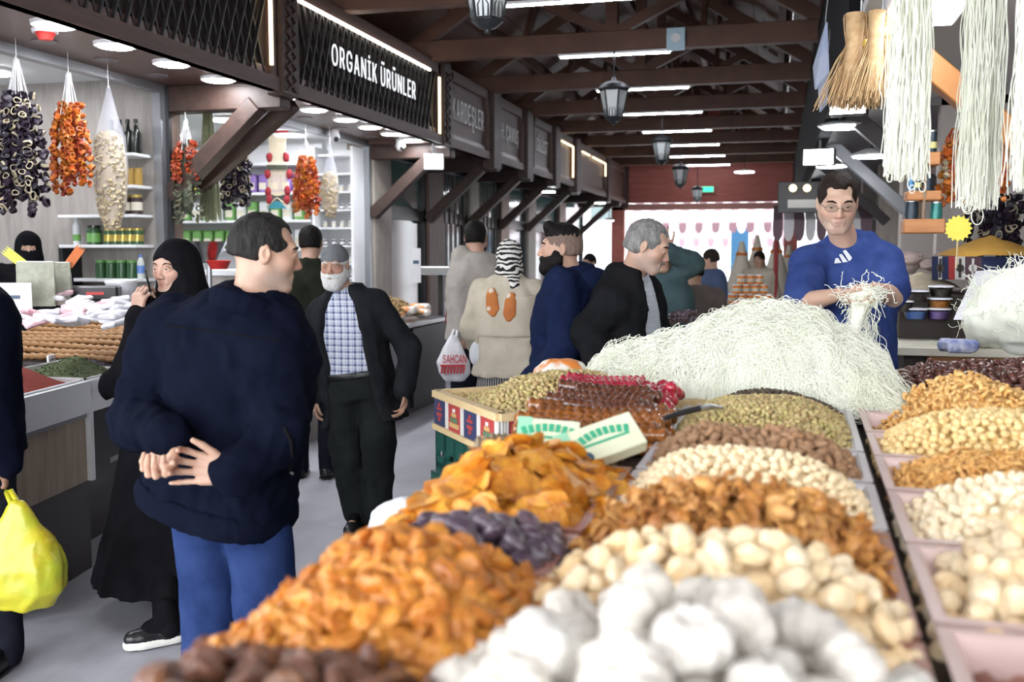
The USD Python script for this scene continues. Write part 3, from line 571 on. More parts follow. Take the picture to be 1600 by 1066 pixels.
def skin_tint(m, H, base=(.48, .29, .205), stub=None, lip=(.42, .19, .15), lips=1.0):
    """the skin's own colours: lips, cheeks, stubble"""
    v = (np.asarray(m.vertices) - H.c) @ H.R / H.s; t = np.repeat(np.array([base], float), len(v), 0)
    g = lambda c, r: np.exp(-(((v - np.array(c)) / np.array(r)) ** 2).sum(1))[:, None]
    t = t + lips * (np.array(lip) - t) * np.clip(1.6 * (g((0, .095, -.0625), (.016, .02, .006)) + g((0, .095, -.0755), (.013, .02, .006))), 0, .85)
    for q in (-1, 1): t = t + (np.array((base[0] * 1.03, base[1] * .80, base[2] * .80)) - t) * .55 * g((q * .042, .07, -.025), (.024, .04, .022))
    t = t + (np.array((base[0] * 1.03, base[1] * .78, base[2] * .78)) - t) * .6 * g((0, .115, -.03), (.016, .02, .016))
    if stub is not None: t = t + (np.array(stub) - t) * np.clip(.55 * (g((0, .07, -.085), (.06, .06, .035)) + g((.05, .02, -.07), (.03, .05, .04)) + g((-.05, .02, -.07), (.03, .05, .04))), 0, .55)
    return t
# ---------------------------------------------------------------- people
_fw = V3(-math.sin(YAW) * math.cos(PITCH), math.cos(YAW) * math.cos(PITCH), -math.sin(PITCH)); _rt = V3(math.cos(YAW), math.sin(YAW), 0); _up = np.cross(_rt, _fw)
def at(px, py, D): return V3(0, 0, CAM_H) + (_fw + _rt * (px - 800) / FOCAL_PX + _up * (533 - py) / FOCAL_PX) * D   # a world point from the measured photograph
def cloth_mat(name, c, c2=None, rough=.85, weave=500, **k):
    mat(name, c, rough, var=c2 or tuple(x * 1.35 for x in c), scale=9, bump=.18, bscale=weave, spec=.03, **k)
cloth_mat('navy_shell', (.0034, .0046, .0115), (.0052, .0070, .016), rough=.9)
cloth_mat('jeans', (.012, .024, .082), (.025, .045, .130), weave=800)
cloth_mat('black_cloth', (.006, .006, .0075), (.010, .010, .012))
cloth_mat('blazer_black', (.0085, .009, .010), (.014, .014, .016))
cloth_mat('blazer_char', (.013, .0135, .016), (.020, .021, .024))
cloth_mat('trouser_green', (.012, .0145, .0145), (.020, .023, .022))
cloth_mat('trouser_navy', (.010, .011, .018), (.016, .017, .026))
cloth_mat('olive_cloth', (.013, .015, .010), (.020, .022, .015))
cloth_mat('beige_cloth', (.34, .31, .28), (.40, .37, .335))
cloth_mat('coat_beige', (.46, .41, .32), (.54, .48, .385))
cloth_mat('hoodie_blue', (.007, .012, .036), (.011, .017, .05))
cloth_mat('tee_blue', (.026, .046, .165), (.044, .072, .225), weave=300)
cloth_mat('teal_cloth', (.050, .085, .095), (.07, .11, .12))
cloth_mat('slate_blue', (.055, .08, .15), (.08, .11, .19))
cloth_mat('cap_grey', (.12, .125, .135), (.18, .185, .195), weave=250)
cloth_mat('mud_cloth', (.12, .10, .095)); cloth_mat('red_cloth', (.16, .02, .02))
cloth_mat('white_cloth', (.70, .71, .74), (.62, .63, .67))
mat('shoe_black', (.012, .012, .014), .3); mat('sole_white', (.75, .74, .68), .6); mat('belt_black', (.008, .008, .009), .35)
mat('phone_black', (.01, .01, .012), .15); mat('glasses_wire', (.30, .30, .32), .3, metal=.9); pane('lens_glass', (.97, .98, .98), .03)
def pattern(name, nodes, links, rough=.85):
    n = {'p': ('principled_bsdf', {'roughness': rough, 'specular_ior_level': .25}), 'tc': ('texture_coordinate', {})}; n.update(nodes)
    M[name] = usdkit.material(stage, '/World/Looks/' + name, n, links, surface='p.BSDF')
def plaid(name, base, a, b, f=27.):
    """woven check in object space: stripes along x and z"""
    N = {'sx': ('separate_xyz', {}), 'mx': ('math', {'math_type': 'multiply', 'value2': f}), 'fx': ('math', {'math_type': 'fraction'}), 'mz': ('math', {'math_type': 'multiply', 'value2': f}), 'fz': ('math', {'math_type': 'fraction'}),
         'rx': ('rgb_ramp', {'ramp': [(0, base), (.30, base), (.36, a), (.62, a), (.68, base), (.80, base), (.84, b), (.90, b), (.94, base), (1, base)]}), 'rz': ('rgb_ramp', {'ramp': [(0, base), (.30, base), (.36, a), (.62, a), (.68, base), (.80, base), (.84, b), (.90, b), (.94, base), (1, base)]}), 'mu': ('mix_color', {'blend_type': 'mix', 'fac': .5})}
    pattern(name, N, [('tc.object', 'sx.vector'), ('sx.x', 'mx.value1'), ('mx.value', 'fx.value1'), ('sx.z', 'mz.value1'), ('mz.value', 'fz.value1'), ('fx.value', 'rx.fac'), ('fz.value', 'rz.fac'), ('rx.color', 'mu.a'), ('rz.color', 'mu.b'), ('mu.result', 'p.base_color')])
plaid('shirt_plaid', (.62, .65, .72), (.055, .075, .20), (.20, .24, .40))
plaid('shirt_fine', (.60, .63, .68), (.50, .53, .60), (.24, .26, .34), 42.)
pattern('zebra', {'w': ('wave_texture', {'scale': 11.0, 'distortion': 8.0, 'detail': 1.5, 'detail_scale': 1.2, 'bands_direction': 'z'}), 'r': ('rgb_ramp', {'ramp': [(0, (.012, .011, .012)), (.46, (.012, .011, .012)), (.54, (.72, .69, .65)), (1, (.72, .69, .65))]})},
        [('tc.object', 'w.vector'), ('w.fac', 'r.fac'), ('r.color', 'p.base_color')])
pattern('scarf_orange', {'w': ('voronoi_texture', {'scale': 14.0}), 'r': ('rgb_ramp', {'ramp': [(0, (.65, .60, .5)), (.22, (.6, .5, .4)), (.3, (.48, .17, .05)), (1, (.40, .13, .04))]})}, [('tc.object', 'w.vector'), ('w.distance', 'r.fac'), ('r.color', 'p.base_color')])
pattern('skirt_stripe', {'s': ('separate_xyz', {}), 'm': ('math', {'math_type': 'multiply', 'value2': 62.0}), 'fr': ('math', {'math_type': 'fraction'}), 'r': ('rgb_ramp', {'interpolate': False, 'ramp': [(0, (.03, .03, .035)), (.55, (.38, .36, .34)), (1, (.38, .36, .34))]})},
        [('tc.object', 's.vector'), ('s.x', 'm.value1'), ('m.value', 'fr.value1'), ('fr.value', 'r.fac'), ('r.color', 'p.base_color')])
TORSO = [(-.16, 0, .0, .186, .138), (0, 0, .0, .182, .138), (.14, 0, .006, .172, .128), (.28, 0, .008, .184, .132), (.40, 0, -.002, .186, .118), (.47, 0, -.008, .150, .098), (.53, 0, -.010, .085, .072), (.56, 0, -.010, .066, .064)]
class Figure:
    def __init__(s, label, loc, rz, h=1.75, J={}, head=(0, 0, 0), head_s=1.0, group=None, ref='person'):
        s.p = thing('person', label, 'person', loc, rz, group); s.loc, s.rz, k = V3(*loc), rz, h / 1.75; s.k = k; s.Rw = rot(rz)
        d = dict(pelvis=(0, 0, .95), neck=(0, -.015, 1.495), hipR=(.088, 0, .92), kneeR=(.098, .02, .50), ankR=(.10, -.015, .085), toeR=(.115, .16, .035), shR=(.178, -.01, 1.425), elR=(.235, -.03, 1.145), wrR=(.25, .06, .90))
        for n in list(d):
            if n.endswith('R'): x, y, z = d[n]; d[n[:-1] + 'L'] = (-x, y, z)
        d = {n: V3(*v) * k for n, v in d.items()}; d.update({n: np.asarray(v, float) for n, v in J.items()}); s.J = d
        t = d['neck'] - d['pelvis']; t /= np.linalg.norm(t); x = d['shR'] - d['shL']; x -= t * (x @ t); x /= np.linalg.norm(x); s.T = np.stack([x, np.cross(t, x), t], 1)
        s.H = Head(d.get('head', d['neck'] + s.T @ V3(0, .032, .135) * k), rot(*head[:1]) @ rot(0, *head[1:]), .97 * k * head_s)
        s.B = Body(); s.hands = []
    def l(s, w): return s.Rw.T @ (np.asarray(w, float) - s.loc)            # world -> local
    def tl(s, *v): return s.J['pelvis'] + s.T @ (np.array(v, float) * s.k)     # torso frame -> local
    def body(s, res=.02, fine=.004, hfine=.004, base=(.48, .29, .205), stub=None, lips=1.0, hands=True, arm=.043, **hk):
        B, J, k = s.B, s.J, s.k
        prof = np.array(TORSO[1:]) * k; prof[:, 3:] *= .84; B.loft(prof, .02, Rm=s.T, o=J['pelvis'])
        B.cone(J['neck'] - s.T[:, 2] * .02, s.H.c + s.H.R @ V3(0, -.025, -.05) * s.H.s, .060 * k, .054 * k, .03)
        for q in 'RL':
            B.chain([J['sh' + q], J['el' + q], J['wr' + q]], [.052 * k, arm * k, .026 * k], .03)
            B.chain([J['hip' + q], J['knee' + q], J['ank' + q]], [.072 * k, .050 * k, .036 * k], .03); B.cone(J['ank' + q], J['toe' + q], .036 * k, .028 * k, .02)
        s.H.add(B, **hk); fb = [(s.H.c - .135 * s.H.s, s.H.c + .135 * s.H.s, fine)] if fine else []
        for q, a in s.hands:
            tips = np.array(hand(B, **a)); lo, hi = np.vstack([tips, a['W']]).min(0) - .02, np.vstack([tips, a['W']]).max(0) + .02; fb.append((lo, hi, hfine))
        m = B.mesh(res, fb, 1); part(s.p, 'body', m, 'skin', True, tint=skin_tint(m, s.H, base, stub, lips=lips))
    def hand(s, q, d, n, **k):
        """palm normal n; a right hand's thumb lies toward cross(d, n)"""
        s.hands.append((q, dict(W=s.J['wr' + q], d=V3(*d), n=V3(*n), side=-1 if q == 'R' else 1, s=s.k * k.pop('size', 1.0), **k)))
    def top(s, name, m, bulk=.022, hem=-.16, flare=0., sl=(.075, .060, .047), cut=None, res=.013, amp=.007, seed=1, sleeves='RL', cuff=1.0, opening=None, collar=.014, k=.03, shoulder=.06, belly=0., extra=None, smooth=True, label=None, nk=None):
        B, J, kk = Body(), s.J, s.k; P = np.array(TORSO); P = P[P[:, 0] > hem + .02]; first = np.array(TORSO[0]); first[0] = hem; first[3:] += flare; P = np.vstack([first, P]); P *= kk; P[:, 3:] += bulk; P[:, 4] += belly * np.exp(-((P[:, 0] - .06) / .16) ** 2); P[:, 2] += belly * .8 * np.exp(-((P[:, 0] - .06) / .16) ** 2)
        B.loft(P, k, Rm=s.T, o=J['pelvis'], n=2.5)
        for q in sleeves:
            B.cone(s.tl(0, -.015, .49), J['sh' + q] + s.T[:, 2] * (shoulder - .075) , .055 * kk + bulk * .6, shoulder * kk, .05)
            e = J['wr' + q] if cuff >= 1 else J['el' + q] + (J['wr' + q] - J['el' + q]) * max(0, cuff - .0) if cuff > 0 else J['sh' + q] + (J['el' + q] - J['sh' + q]) * (1 + cuff)
            if cuff > 0: B.chain([J['sh' + q], J['el' + q], e], [x * kk for x in sl], .035)
            else: B.cone(J['sh' + q], e, sl[0] * kk, sl[1] * kk, .035)
            if cuff > 0: B.half(e + (e - J['el' + q]) * .04, e - J['el' + q], .004) if 0 else None
        if extra: extra(B)
        if opening:                                         # the open front of a blazer: a channel down the chest
            for a, b, ra, rb in opening: B.cone(s.tl(*a), s.tl(*b), ra, rb, .010, 's')
        B.ell(s.tl(0, .015, .60), np.array((nk or .062, (nk or .062) + .006, .075)) * kk, .012, 's', s.T)
        if collar:
            c = [s.tl(.074 * math.sin(a), -.012 + .074 * math.cos(a), .535 + .02 * (1 - math.cos(a - PI)) * -.6) for a in np.linspace(.55, 2 * PI - .55, 14)]
            B.chain(c, [collar * kk] * 14, .012)
        mm = folds(folds(B.mesh(res, smooth=1), amp, (8, 8, 5), seed), amp * .9, (15, 15, 12), seed + 11); part(s.p, name, mm, m, smooth, label=label); s.skin_of = np.asarray(mm.vertices) @ s.Rw.T + s.loc; return B
    def legs(s, m, name='trousers', waist=.06, r=(.100, .073, .060), res=.014, amp=.007, seed=2, drop=.02, hipr=(.172, .125), crease=0):
        B, J, k = Body(), s.J, s.k
        B.loft(np.array([(-.12, 0, 0, hipr[0] * .95, hipr[1]), (-.04, 0, -.005, hipr[0], hipr[1]), (waist, 0, 0, hipr[0] * .93, hipr[1] * .94)]) * k, .03, Rm=s.T, o=J['pelvis'], n=2.5)
        for q in 'RL': B.chain([J['hip' + q], J['knee' + q], J['ank' + q] + V3(0, 0, -drop)], [x * k for x in r], .022)
        part(s.p, name, folds(B.mesh(res, smooth=1), amp, (10, 10, 7), seed), m, True)
    def shoes(s, m='shoe_black', sole=None, res=.009):
        for q in 'RL':
            B, a, t, k = Body(), s.J['ank' + q], s.J['toe' + q], s.k; d = t - a; d[2] = 0; d /= np.linalg.norm(d); gz = a[2] - .085 * k
            heel = a - d * .03; B.cone(heel + V3(0, 0, -.045), t + V3(0, 0, gz + .038 - t[2]) if 0 else np.array((t[0], t[1], gz + .040)), .042 * k, .036 * k, .02)
            B.cone(heel + V3(0, 0, -.045), a + d * .09 + V3(0, 0, -.045), .043 * k, .044 * k, .02); B.cone(a + V3(0, 0, -.05), a + V3(0, 0, .02), .044 * k, .042 * k, .02); B.half((0, 0, gz + .012), (0, 0, -1), .006)
            sp = part(s.p, 'shoe', B.mesh(res, smooth=1), m, True); part(s.p, 'sock', Body().cone(a + V3(0, 0, .06), a - V3(0, 0, .02), .043, .046, .02).cone(a, (a + t) / 2 + V3(0, 0, .012), .044, .036, .02).mesh(.013), 'black_cloth', True)
            S = Body(); S.cone(np.array((heel[0], heel[1], gz + .02)), np.array((t[0], t[1], gz + .02)), .047 * k, .040 * k, .02); S.cone(np.array((heel[0], heel[1], gz + .02)), a + d * .09 + V3(0, 0, gz + .02 - a[2]), .047 * k, .050 * k, .02); S.half((0, 0, gz + .001), (0, 0, -1), .004); S.half((0, 0, gz + (.034 if sole else .018)), (0, 0, 1), .004)
            part(sp, 'sole', S.mesh(res, smooth=0), sole or 'belt_black', 40)
    def strip(s, name, pts, w, th, m, label=None, parent=None):
        part(parent or s.p, name, tube(pts, np.full(len(pts), w), 6), m, True, label=label)
def frame_pts(f, *p): return [f.tl(*q) for q in p]
def on_cloth(px, py, lift):                                # a point of the last garment's near side, found on its mesh
    q = f.skin_of - V3(0, 0, CAM_H); Dv = q @ _fw; X, Y = 800 + FOCAL_PX * (q @ _rt) / Dv, 533 - FOCAL_PX * (q @ _up) / Dv; d2 = (X - px) ** 2 + (Y - py) ** 2; n = d2 < max(36, np.sort(d2)[5]); return f.l(at(px, py, Dv[n].min() - lift))
#--- man in the navy jacket, seen from behind
L0 = (-1.60, 2.66, 0)
f = Figure('man in a navy jacket and jeans, back turned, hands clasped behind him', L0, -4, 1.72, head=(-52, -7))
f.J['head'] = f.l(at(414, 396, 2.93)); f.H.c = f.J['head']; f.J['neck'] = f.l(at(398, 462, 2.93)); 
f.J.update(shR=V3(.185, -.02, 1.36), shL=V3(-.185, -.02, 1.36), elR=V3(.265, -.13, 1.07), elL=V3(-.225, -.11, 1.08), wrR=f.l(at(366, 741, 2.72)), wrL=f.l(at(262, 684, 2.74)))
f.J['kneeR'] = V3(.115, .02, .50); f.J['kneeL'] = V3(-.10, .05, .50)
f.J['pelvis'] = V3(-.01, .0, .93)
t = f.J['neck'] - f.J['pelvis']; t /= np.linalg.norm(t); f.T = np.stack([np.cross(V3(0, 1, 0), t) / np.linalg.norm(np.cross(V3(0, 1, 0), t)), np.cross(t, np.cross(V3(0, 1, 0), t) / np.linalg.norm(np.cross(V3(0, 1, 0), t))), t], 1)
wd = f.l(at(250, 722, 2.70)) - f.J['wrR']
f.hand('R', wd, (0.1, -1, .15), curl=((18, 40, 30), (25, 45, 30), (20, 40, 30), (-5, 12, 8)), spread=9, thumb=(30, 10), tcurl=8, size=1.10)
f.hand('L', f.l(at(250, 745, 2.70)) - f.J['wrL'], (0.2, -1, .0), curl=((60, 70, 40), (62, 70, 40), (65, 72, 40), (65, 72, 40)), spread=2, thumb=(25, 30), tcurl=30, size=1.10)
f.body(.022, .0042, .0032, stub=(.30, .27, .25))
part(f.p, 'hair', f.H.hair(front=.074, recede=1.15, back=-.030, side=.018, thick=.005, res=.005), 'hair_salt', True)
f.H.features(f.p, brow='hair_salt')
jk = f.top('jacket', 'navy_shell', bulk=.036, hem=-.10, flare=.010, sl=(.082, .074, .056), res=.011, amp=.015, seed=4, shoulder=.068, belly=.0, collar=0, nk=.07)
Bc = Body(); cp = [f.tl(.098 * math.sin(a), -.018 + .098 * math.cos(a), .53 - .030 * (1 + math.cos(a))) for a in np.linspace(.25, 2 * PI - .25, 18)]
Bc.chain(cp, [.022] * 18, .012); Bc.chain([c + f.T @ V3(0, 0, .030) for c in cp], [.014] * 18, .02); part(f.p, 'collar', Bc.mesh(.008), 'navy_shell', True, label='stand-up navy collar')
part(f.p, 'yoke_seam', tube([on_cloth(x, 508 + (x - 255) * .13, .001) for x in range(255, 440, 14)], .0022, 6), 'black_cloth', True)
pk = part(f.p, 'pocket', tube([on_cloth(444, 668, .0), on_cloth(455, 690, .0), on_cloth(457, 712, .0), on_cloth(452, 737, .0)], .006, 6), 'black_cloth', True, label='slanted pocket opening on the flank')
part(pk, 'zip_pull', tube([on_cloth(452, 737, .004), on_cloth(458, 741, .004)], .004, 6), 'steel', True, label='small silver zip pull')
Hm = Body(); Hm.loft(np.array([(-.150, 0, 0, .232, .188), (-.11, 0, 0, .246, .200), (-.070, 0, 0, .238, .194)]), .01, Rm=f.T, o=f.J['pelvis'], n=2.5); part(f.p, 'hem_band', folds(Hm.mesh(.010), .004, (40, 40, 4), 9), 'navy_shell', True)
f.legs('jeans', 'jeans', r=(.112, .092, .080), amp=.007, res=.012, hipr=(.185, .14)); f.shoes()
#--- woman with the telephone
f = Figure('woman in a black headscarf and long black robe holding a phone to her ear', (-2.60, 3.83, 0), 110, 1.62, head=(62, -4), head_s=1.05)
f.J['head'] = f.l(at(273, 419, 4.25)); f.H.c = f.J['head']; f.J['neck'] = f.l(at(283, 478, 4.3))
f.J.update(elR=V3(.27, .06, 1.06) * .93, wrR=f.l(at(214, 492, 4.12)), elL=V3(-.24, .05, 1.08), wrL=V3(-.10, .22, 1.0))
f.J['elR'] = f.l(at(225, 560, 4.18)); f.J['ankR'] = f.l(at(258, 922, 4.02)) * V3(1, 1, 0) + V3(0, 0, .085); f.J['toeR'] = f.l(at(204, 930, 3.95)) * V3(1, 1, 0) + V3(0, 0, .035); f.J['ankL'] = V3(-.05, -.12, .085); f.J['toeL'] = V3(-.05, .02, .035)
f.hand('R', V3(0, 0, 1) * .9 + (f.l(at(231, 450, 4.13)) - f.l(at(217, 486, 4.12))) * 6, f.l(at(270, 440, 4.2)) - f.l(at(222, 440, 4.05)), curl=((35, 45, 30), (38, 45, 30), (40, 48, 30), (45, 50, 30)), thumb=(20, 35), spread=3)
f.body(.022, .0040, .0035, base=(.50, .31, .235), lips=1.0, ears=False, nose=.6, jaw=.93)
f.H.features(f.p, brow='hair_brown', browt=.003)
ph = f.l(at(234, 452, 4.16)); part(f.p, 'phone', xf(box(-.036, .036, -.075, .075, -.004, .004, .003), ph, rx=78, rz=f.rz * 0 + 20, ry=-25), 'phone_black', False)
B = Body(); H = f.H; B.ell(H.w(0, -.02, .028), np.array((.092, .112, .104)) * H.s, .02, Rm=H.R); B.ell(H.w(0, -.03, -.09), np.array((.088, .095, .09)) * H.s, .05, Rm=H.R); B.cone(H.w(0, .045, -.135), f.J['neck'] + V3(0, 0, -.05), .05, .11, .06); B.cone(H.w(0, -.04, -.06), f.J['neck'] + V3(0, -.03, -.03), .085, .12, .06)
B.ell(H.w(0, .155, -.020), np.array((.064, .135, .088)) * H.s, .012, 's', H.R); part(f.p, 'headscarf', folds(B.mesh(.0075, smooth=1), .006, (14, 14, 9), 12), 'black_cloth', True)
B = Body(); P = np.array([(-.80, 0, .02, .34, .30), (-.4, 0, .0, .26, .22), (0, 0, 0, .205, .165), (.25, 0, 0, .19, .15), (.40, 0, -.01, .185, .13), (.50, 0, -.01, .12, .10)]); P[:, 0] *= .93; B.loft(P, .03, o=f.J['pelvis'] * V3(1, 1, 0) + V3(0, 0, .88), n=2.2)
for q in 'RL': B.chain([f.J['sh' + q] - V3(0, 0, .1 * 0), f.J['el' + q], f.J['el' + q] + (f.J['wr' + q] - f.J['el' + q]) * .86], [.085, .075, .055], .05)
part(f.p, 'robe', folds(B.mesh(.015, smooth=1), .016, (13, 13, 1.2), 14), 'black_cloth', True); f.legs('black_cloth', 'leggings', res=.02)
f.shoes('shoe_black', 'sole_white', .008)
#--- old man with the grey cap
L0 = (-2.32, 5.36, 0); al = 23.4
f = Figure('old man with a white beard, grey knitted cap, plaid shirt and dark blazer', L0, al + 180 + 6, 1.69, head=(-22, -6))
f.J['head'] = f.l(at(523, 415, 5.70)); f.H.c = f.J['head']; f.J['neck'] = f.l(at(540, 462, 5.76)); f.J['pelvis'] = f.l(at(560, 590, 5.80))
f.J['shR'] = f.l(at(501, 486, 5.80)); f.J['shL'] = f.l(at(588, 472, 5.72)); f.J['elL'] = f.l(at(640, 545, 5.74)); f.J['wrL'] = f.l(at(632, 612, 5.62)); f.J['elR'] = f.l(at(478, 548, 5.9)); f.J['wrR'] = f.l(at(492, 620, 5.8))
for q, x1, y1, x2, x3, x4, y4 in (('R', 540, 690, 553, 558, 545, 802), ('L', 592, 690, 596, 590, 592, 815)):
    f.J['hip' + q] = f.l(at(x1 if q == 'R' else 585, 610, 5.8)); f.J['knee' + q] = f.l(at(x1, 695, 5.68 if q == 'L' else 5.78)); f.J['ank' + q] = f.l(at(x3, 790, 5.72)) * V3(1, 1, 0) + V3(0, 0, .085); f.J['toe' + q] = f.l(at(x4, y4 - 10, 5.52)) * V3(1, 1, 0) + V3(0, 0, .035)
t = f.J['neck'] - f.J['pelvis']; t /= np.linalg.norm(t); x = f.J['shR'] - f.J['shL']; x -= t * (x @ t); x /= np.linalg.norm(x); f.T = np.stack([x, np.cross(t, x), t], 1)
f.hand('L', (0.05, .25, -1), (-.4, -.9, -.1) if 0 else (.9, .1, 0), curl=(25, 28, 30, 32)); f.hand('R', (0, .1, -1), (-.9, .1, 0), curl=(25, 28, 30, 32))
f.body(.024, .0045, .006, base=(.40, .225, .155), lips=.7)
f.H.features(f.p, brow='beard_white'); H = f.H
part(f.p, 'hair', H.hair(front=.02, back=-.05, thick=.005), 'beard_white', True); part(f.p, 'beard', H.beard(.016, low=-.03, long=.016), 'beard_white', True)
B = Body(); B.ell(H.w(0, -.012, .040), np.array((.085, .105, .092)) * H.s, .01, Rm=H.R); B.half(H.w(0, .0, .030), -(H.R[:, 2] + H.R[:, 1] * .10), .008); part(f.p, 'cap', B.mesh(.006), 'cap_grey', True)
f.top('shirt', 'shirt_plaid', bulk=.004, hem=-.02, sl=(.06, .05, .035), amp=.004, seed=6, collar=.012, res=.012)
f.top('blazer', 'blazer_char', bulk=.032, hem=-.27, flare=.045, sl=(.070, .066, .060), amp=.007, seed=7, collar=0, shoulder=.062, opening=[((.0, .125, .57), (.01, .22, .25), .080, .150), ((.01, .22, .25), (.01, .25, -.35), .150, .19)], nk=.072)
f.legs('trouser_green', r=(.112, .098, .080), waist=.03, amp=.010, seed=8, hipr=(.198, .155), drop=.0)
part(f.p, 'belt', folds(Body().loft(np.array([(.006, 0, 0, .199, .156), (.045, 0, 0, .197, .154)]), .01, Rm=f.T, o=f.J['pelvis'], n=2.4).mesh(.009), 0), 'belt_black', True); f.shoes()
#--- man behind, seen from the back
f = Figure('man with cropped dark hair and olive jacket behind the bearded old man', (-3.12, 6.34, 0), 10, 1.77, head=(8, 0))
f.body(.03, .007, .01, hands=False); f.H.features(f.p); part(f.p, 'hair', f.H.hair(front=.05, back=-.045), 'hair_dark', True); f.top('jacket', 'olive_cloth', bulk=.035, collar=.02, res=.018); f.legs('trouser_navy', res=.02); f.shoes(res=.012)
#--- man cut off by the picture edge, carrying the yellow bag
f = Figure('walking man in dark navy cut off by the picture edge, a bag in hand', (-2.96, 3.06, 0), 200, 1.74, head=(0, 0))
f.J.update(shL=f.l(at(-62, 490, 3.75)), elL=f.l(at(-14, 595, 3.80)), wrL=f.l(at(8, 724, 3.72)), ankR=V3(.1, .05, .085), toeR=V3(.11, .21, .035))
f.J['kneeL'] = f.l(at(-10, 850, 3.75)); f.J['ankL'] = f.l(at(4, 985, 3.80)) * V3(1, 1, 0) + V3(0, 0, .085); f.J['toeL'] = f.J['ankL'] + V3(.02, -.19 * -1, -.05)
f.hand('L', (0, .1, -1), (.85, .4, 0), curl=((50, 80, 50),) * 4, thumb=(20, 40)); f.body(.026, .012, .0045, base=(.36, .20, .14)); f.H.features(f.p)
part(f.p, 'hair', f.H.hair(), 'hair_dark', True); f.top('jacket', 'navy_shell', bulk=.035, sl=(.085, .072, .060), res=.014, hem=-.12); f.legs('trouser_navy', r=(.105, .085, .072), res=.016); f.shoes(); HANDL = at(13, 775, 3.72)
#--- stallholder in black face veil
f = Figure('stallholder in a black face veil behind the spice counter', (-5.06, 5.90, 0), 222, 1.72, head=(0, 0))
f.body(.03, .006, .01); f.H.features(f.p, browt=.003); H = f.H; B = Body(); B.ell(H.w(0, -.015, .03), np.array((.090, .112, .105)) * H.s, .02, Rm=H.R); B.ell(H.w(0, .01, -.06), np.array((.085, .10, .10)) * H.s, .05, Rm=H.R); B.cone(H.w(0, .02, -.12), f.J['neck'] + V3(0, .02, -.16), .09, .17, .06); B.ell(H.w(0, .13, .008), np.array((.06, .09, .020)) * H.s, .006, 's', H.R)
part(f.p, 'veil', folds(B.mesh(.009), .006, (12, 12, 8), 3), 'black_cloth', True); f.top('robe', 'black_cloth', bulk=.06, hem=-.75, flare=.10, sl=(.10, .09, .07), res=.02, amp=.012); f.shoes(res=.014)
#--- man in the beige jacket
f = Figure('man in a beige jacket seen from behind carrying a white and red bag', (-2.16, 7.13, 0), 38, 1.82, head=(-25, 0))
f.J.update(wrL=f.l(at(722, 520, 7.25)), elL=f.l(at(716, 450, 7.3)), shL=f.l(at(722, 402, 7.4)))
f.hand('L', (0, .05, -1), (.9, 0, 0), curl=((50, 80, 50),) * 4); f.body(.03, .007, .008, base=(.45, .27, .19)); f.H.features(f.p); part(f.p, 'hair', f.H.hair(back=-.05), 'hair_dark', True)
f.top('jacket', 'beige_cloth', bulk=.036, hem=-.06, sl=(.080, .07, .055), res=.016, collar=.022); f.legs('trouser_navy', r=(.105, .085, .075), res=.02); f.shoes(res=.012); BAGW = at(712, 520, 7.22)
#--- face turned to us beyond the beige jacket
f = Figure('man facing us with a grizzled beard, half hidden by the beige jacket', (-2.66, 8.86, 0), 195, 1.80, head=(10, 0))
f.body(.034, .007, .012, base=(.46, .25, .18)); part(f.p, 'hair', f.H.hair(), 'hair_salt', True); part(f.p, 'beard', f.H.beard(.005), 'hair_salt', True); f.H.features(f.p); f.top('jacket', 'red_cloth', bulk=.02, res=.022); f.legs('trouser_navy', res=.024); f.shoes(res=.014)
#--- woman in the zebra scarf
f = Figure('woman in a zebra striped headscarf and short beige coat, back turned', (-1.64, 6.12, 0), 4, 1.655, head=(18, -6))
f.J['elL'] = V3(-.235, -.02, 1.10); f.J['wrL'] = V3(-.21, .12, .93); f.J['elR'] = V3(.235, .02, 1.1); f.J['wrR'] = V3(.16, .18, 1.0)
f.hand('L', (0, .2, -1), (.9, 0, 0)); f.body(.03, .007, .008, ears=False); H = f.H; H.features(f.p, brow='hair_brown', browt=.003)
B = Body(); B.ell(H.w(0, -.015, .025), np.array((.088, .112, .108)) * H.s, .02, Rm=H.R); B.ell(H.w(0, -.02, -.075), np.array((.082, .090, .085)) * H.s, .04, Rm=H.R); B.cone(H.w(0, -.10, -.08), H.w(.02, -.135, -.20), .045, .03, .04); B.ell(H.w(0, .15, -.015), np.array((.062, .11, .09)) * H.s, .01, 's', H.R); B.cone(H.w(0, -.02, -.12), f.J['neck'] + V3(0, 0, -.05), .085, .12, .04)
sc = part(f.p, 'headscarf', folds(B.mesh(.008), .007, (20, 20, 14), 21), 'zebra', True)
for dx, dz in ((-.075, -.10), (.045, -.13)): part(sc, 'scarf_tail', folds(Body().loft(np.array([(-.13, 0, 0, .012, .012), (-.09, 0, 0, .045, .014), (0, 0, .0, .038, .018), (.05, 0, .01, .02, .02)]), .02, o=f.J['neck'] + V3(dx, -.150, dz), Rm=rot(0, -8, dx * 100)).mesh(.007), .003), 'scarf_orange', True, label='orange patterned tail of the scarf')
f.top('coat', 'coat_beige', bulk=.038, hem=-.10, flare=.02, sl=(.072, .072, .062), res=.014, collar=0, amp=.009, shoulder=.060, seed=5)
part(f.p, 'back_yoke', folds(Body().loft(np.array([(.16, 0, -.012, .207, .161), (.19, 0, -.012, .208, .163), (.30, 0, -.010, .214, .167), (.42, 0, -.012, .206, .146)]), .02, Rm=f.T, o=f.J['pelvis'], n=2.5).half(f.tl(0, .0, 0), (0, 1, 0)).mesh(.012), .004), 'coat_beige', True)
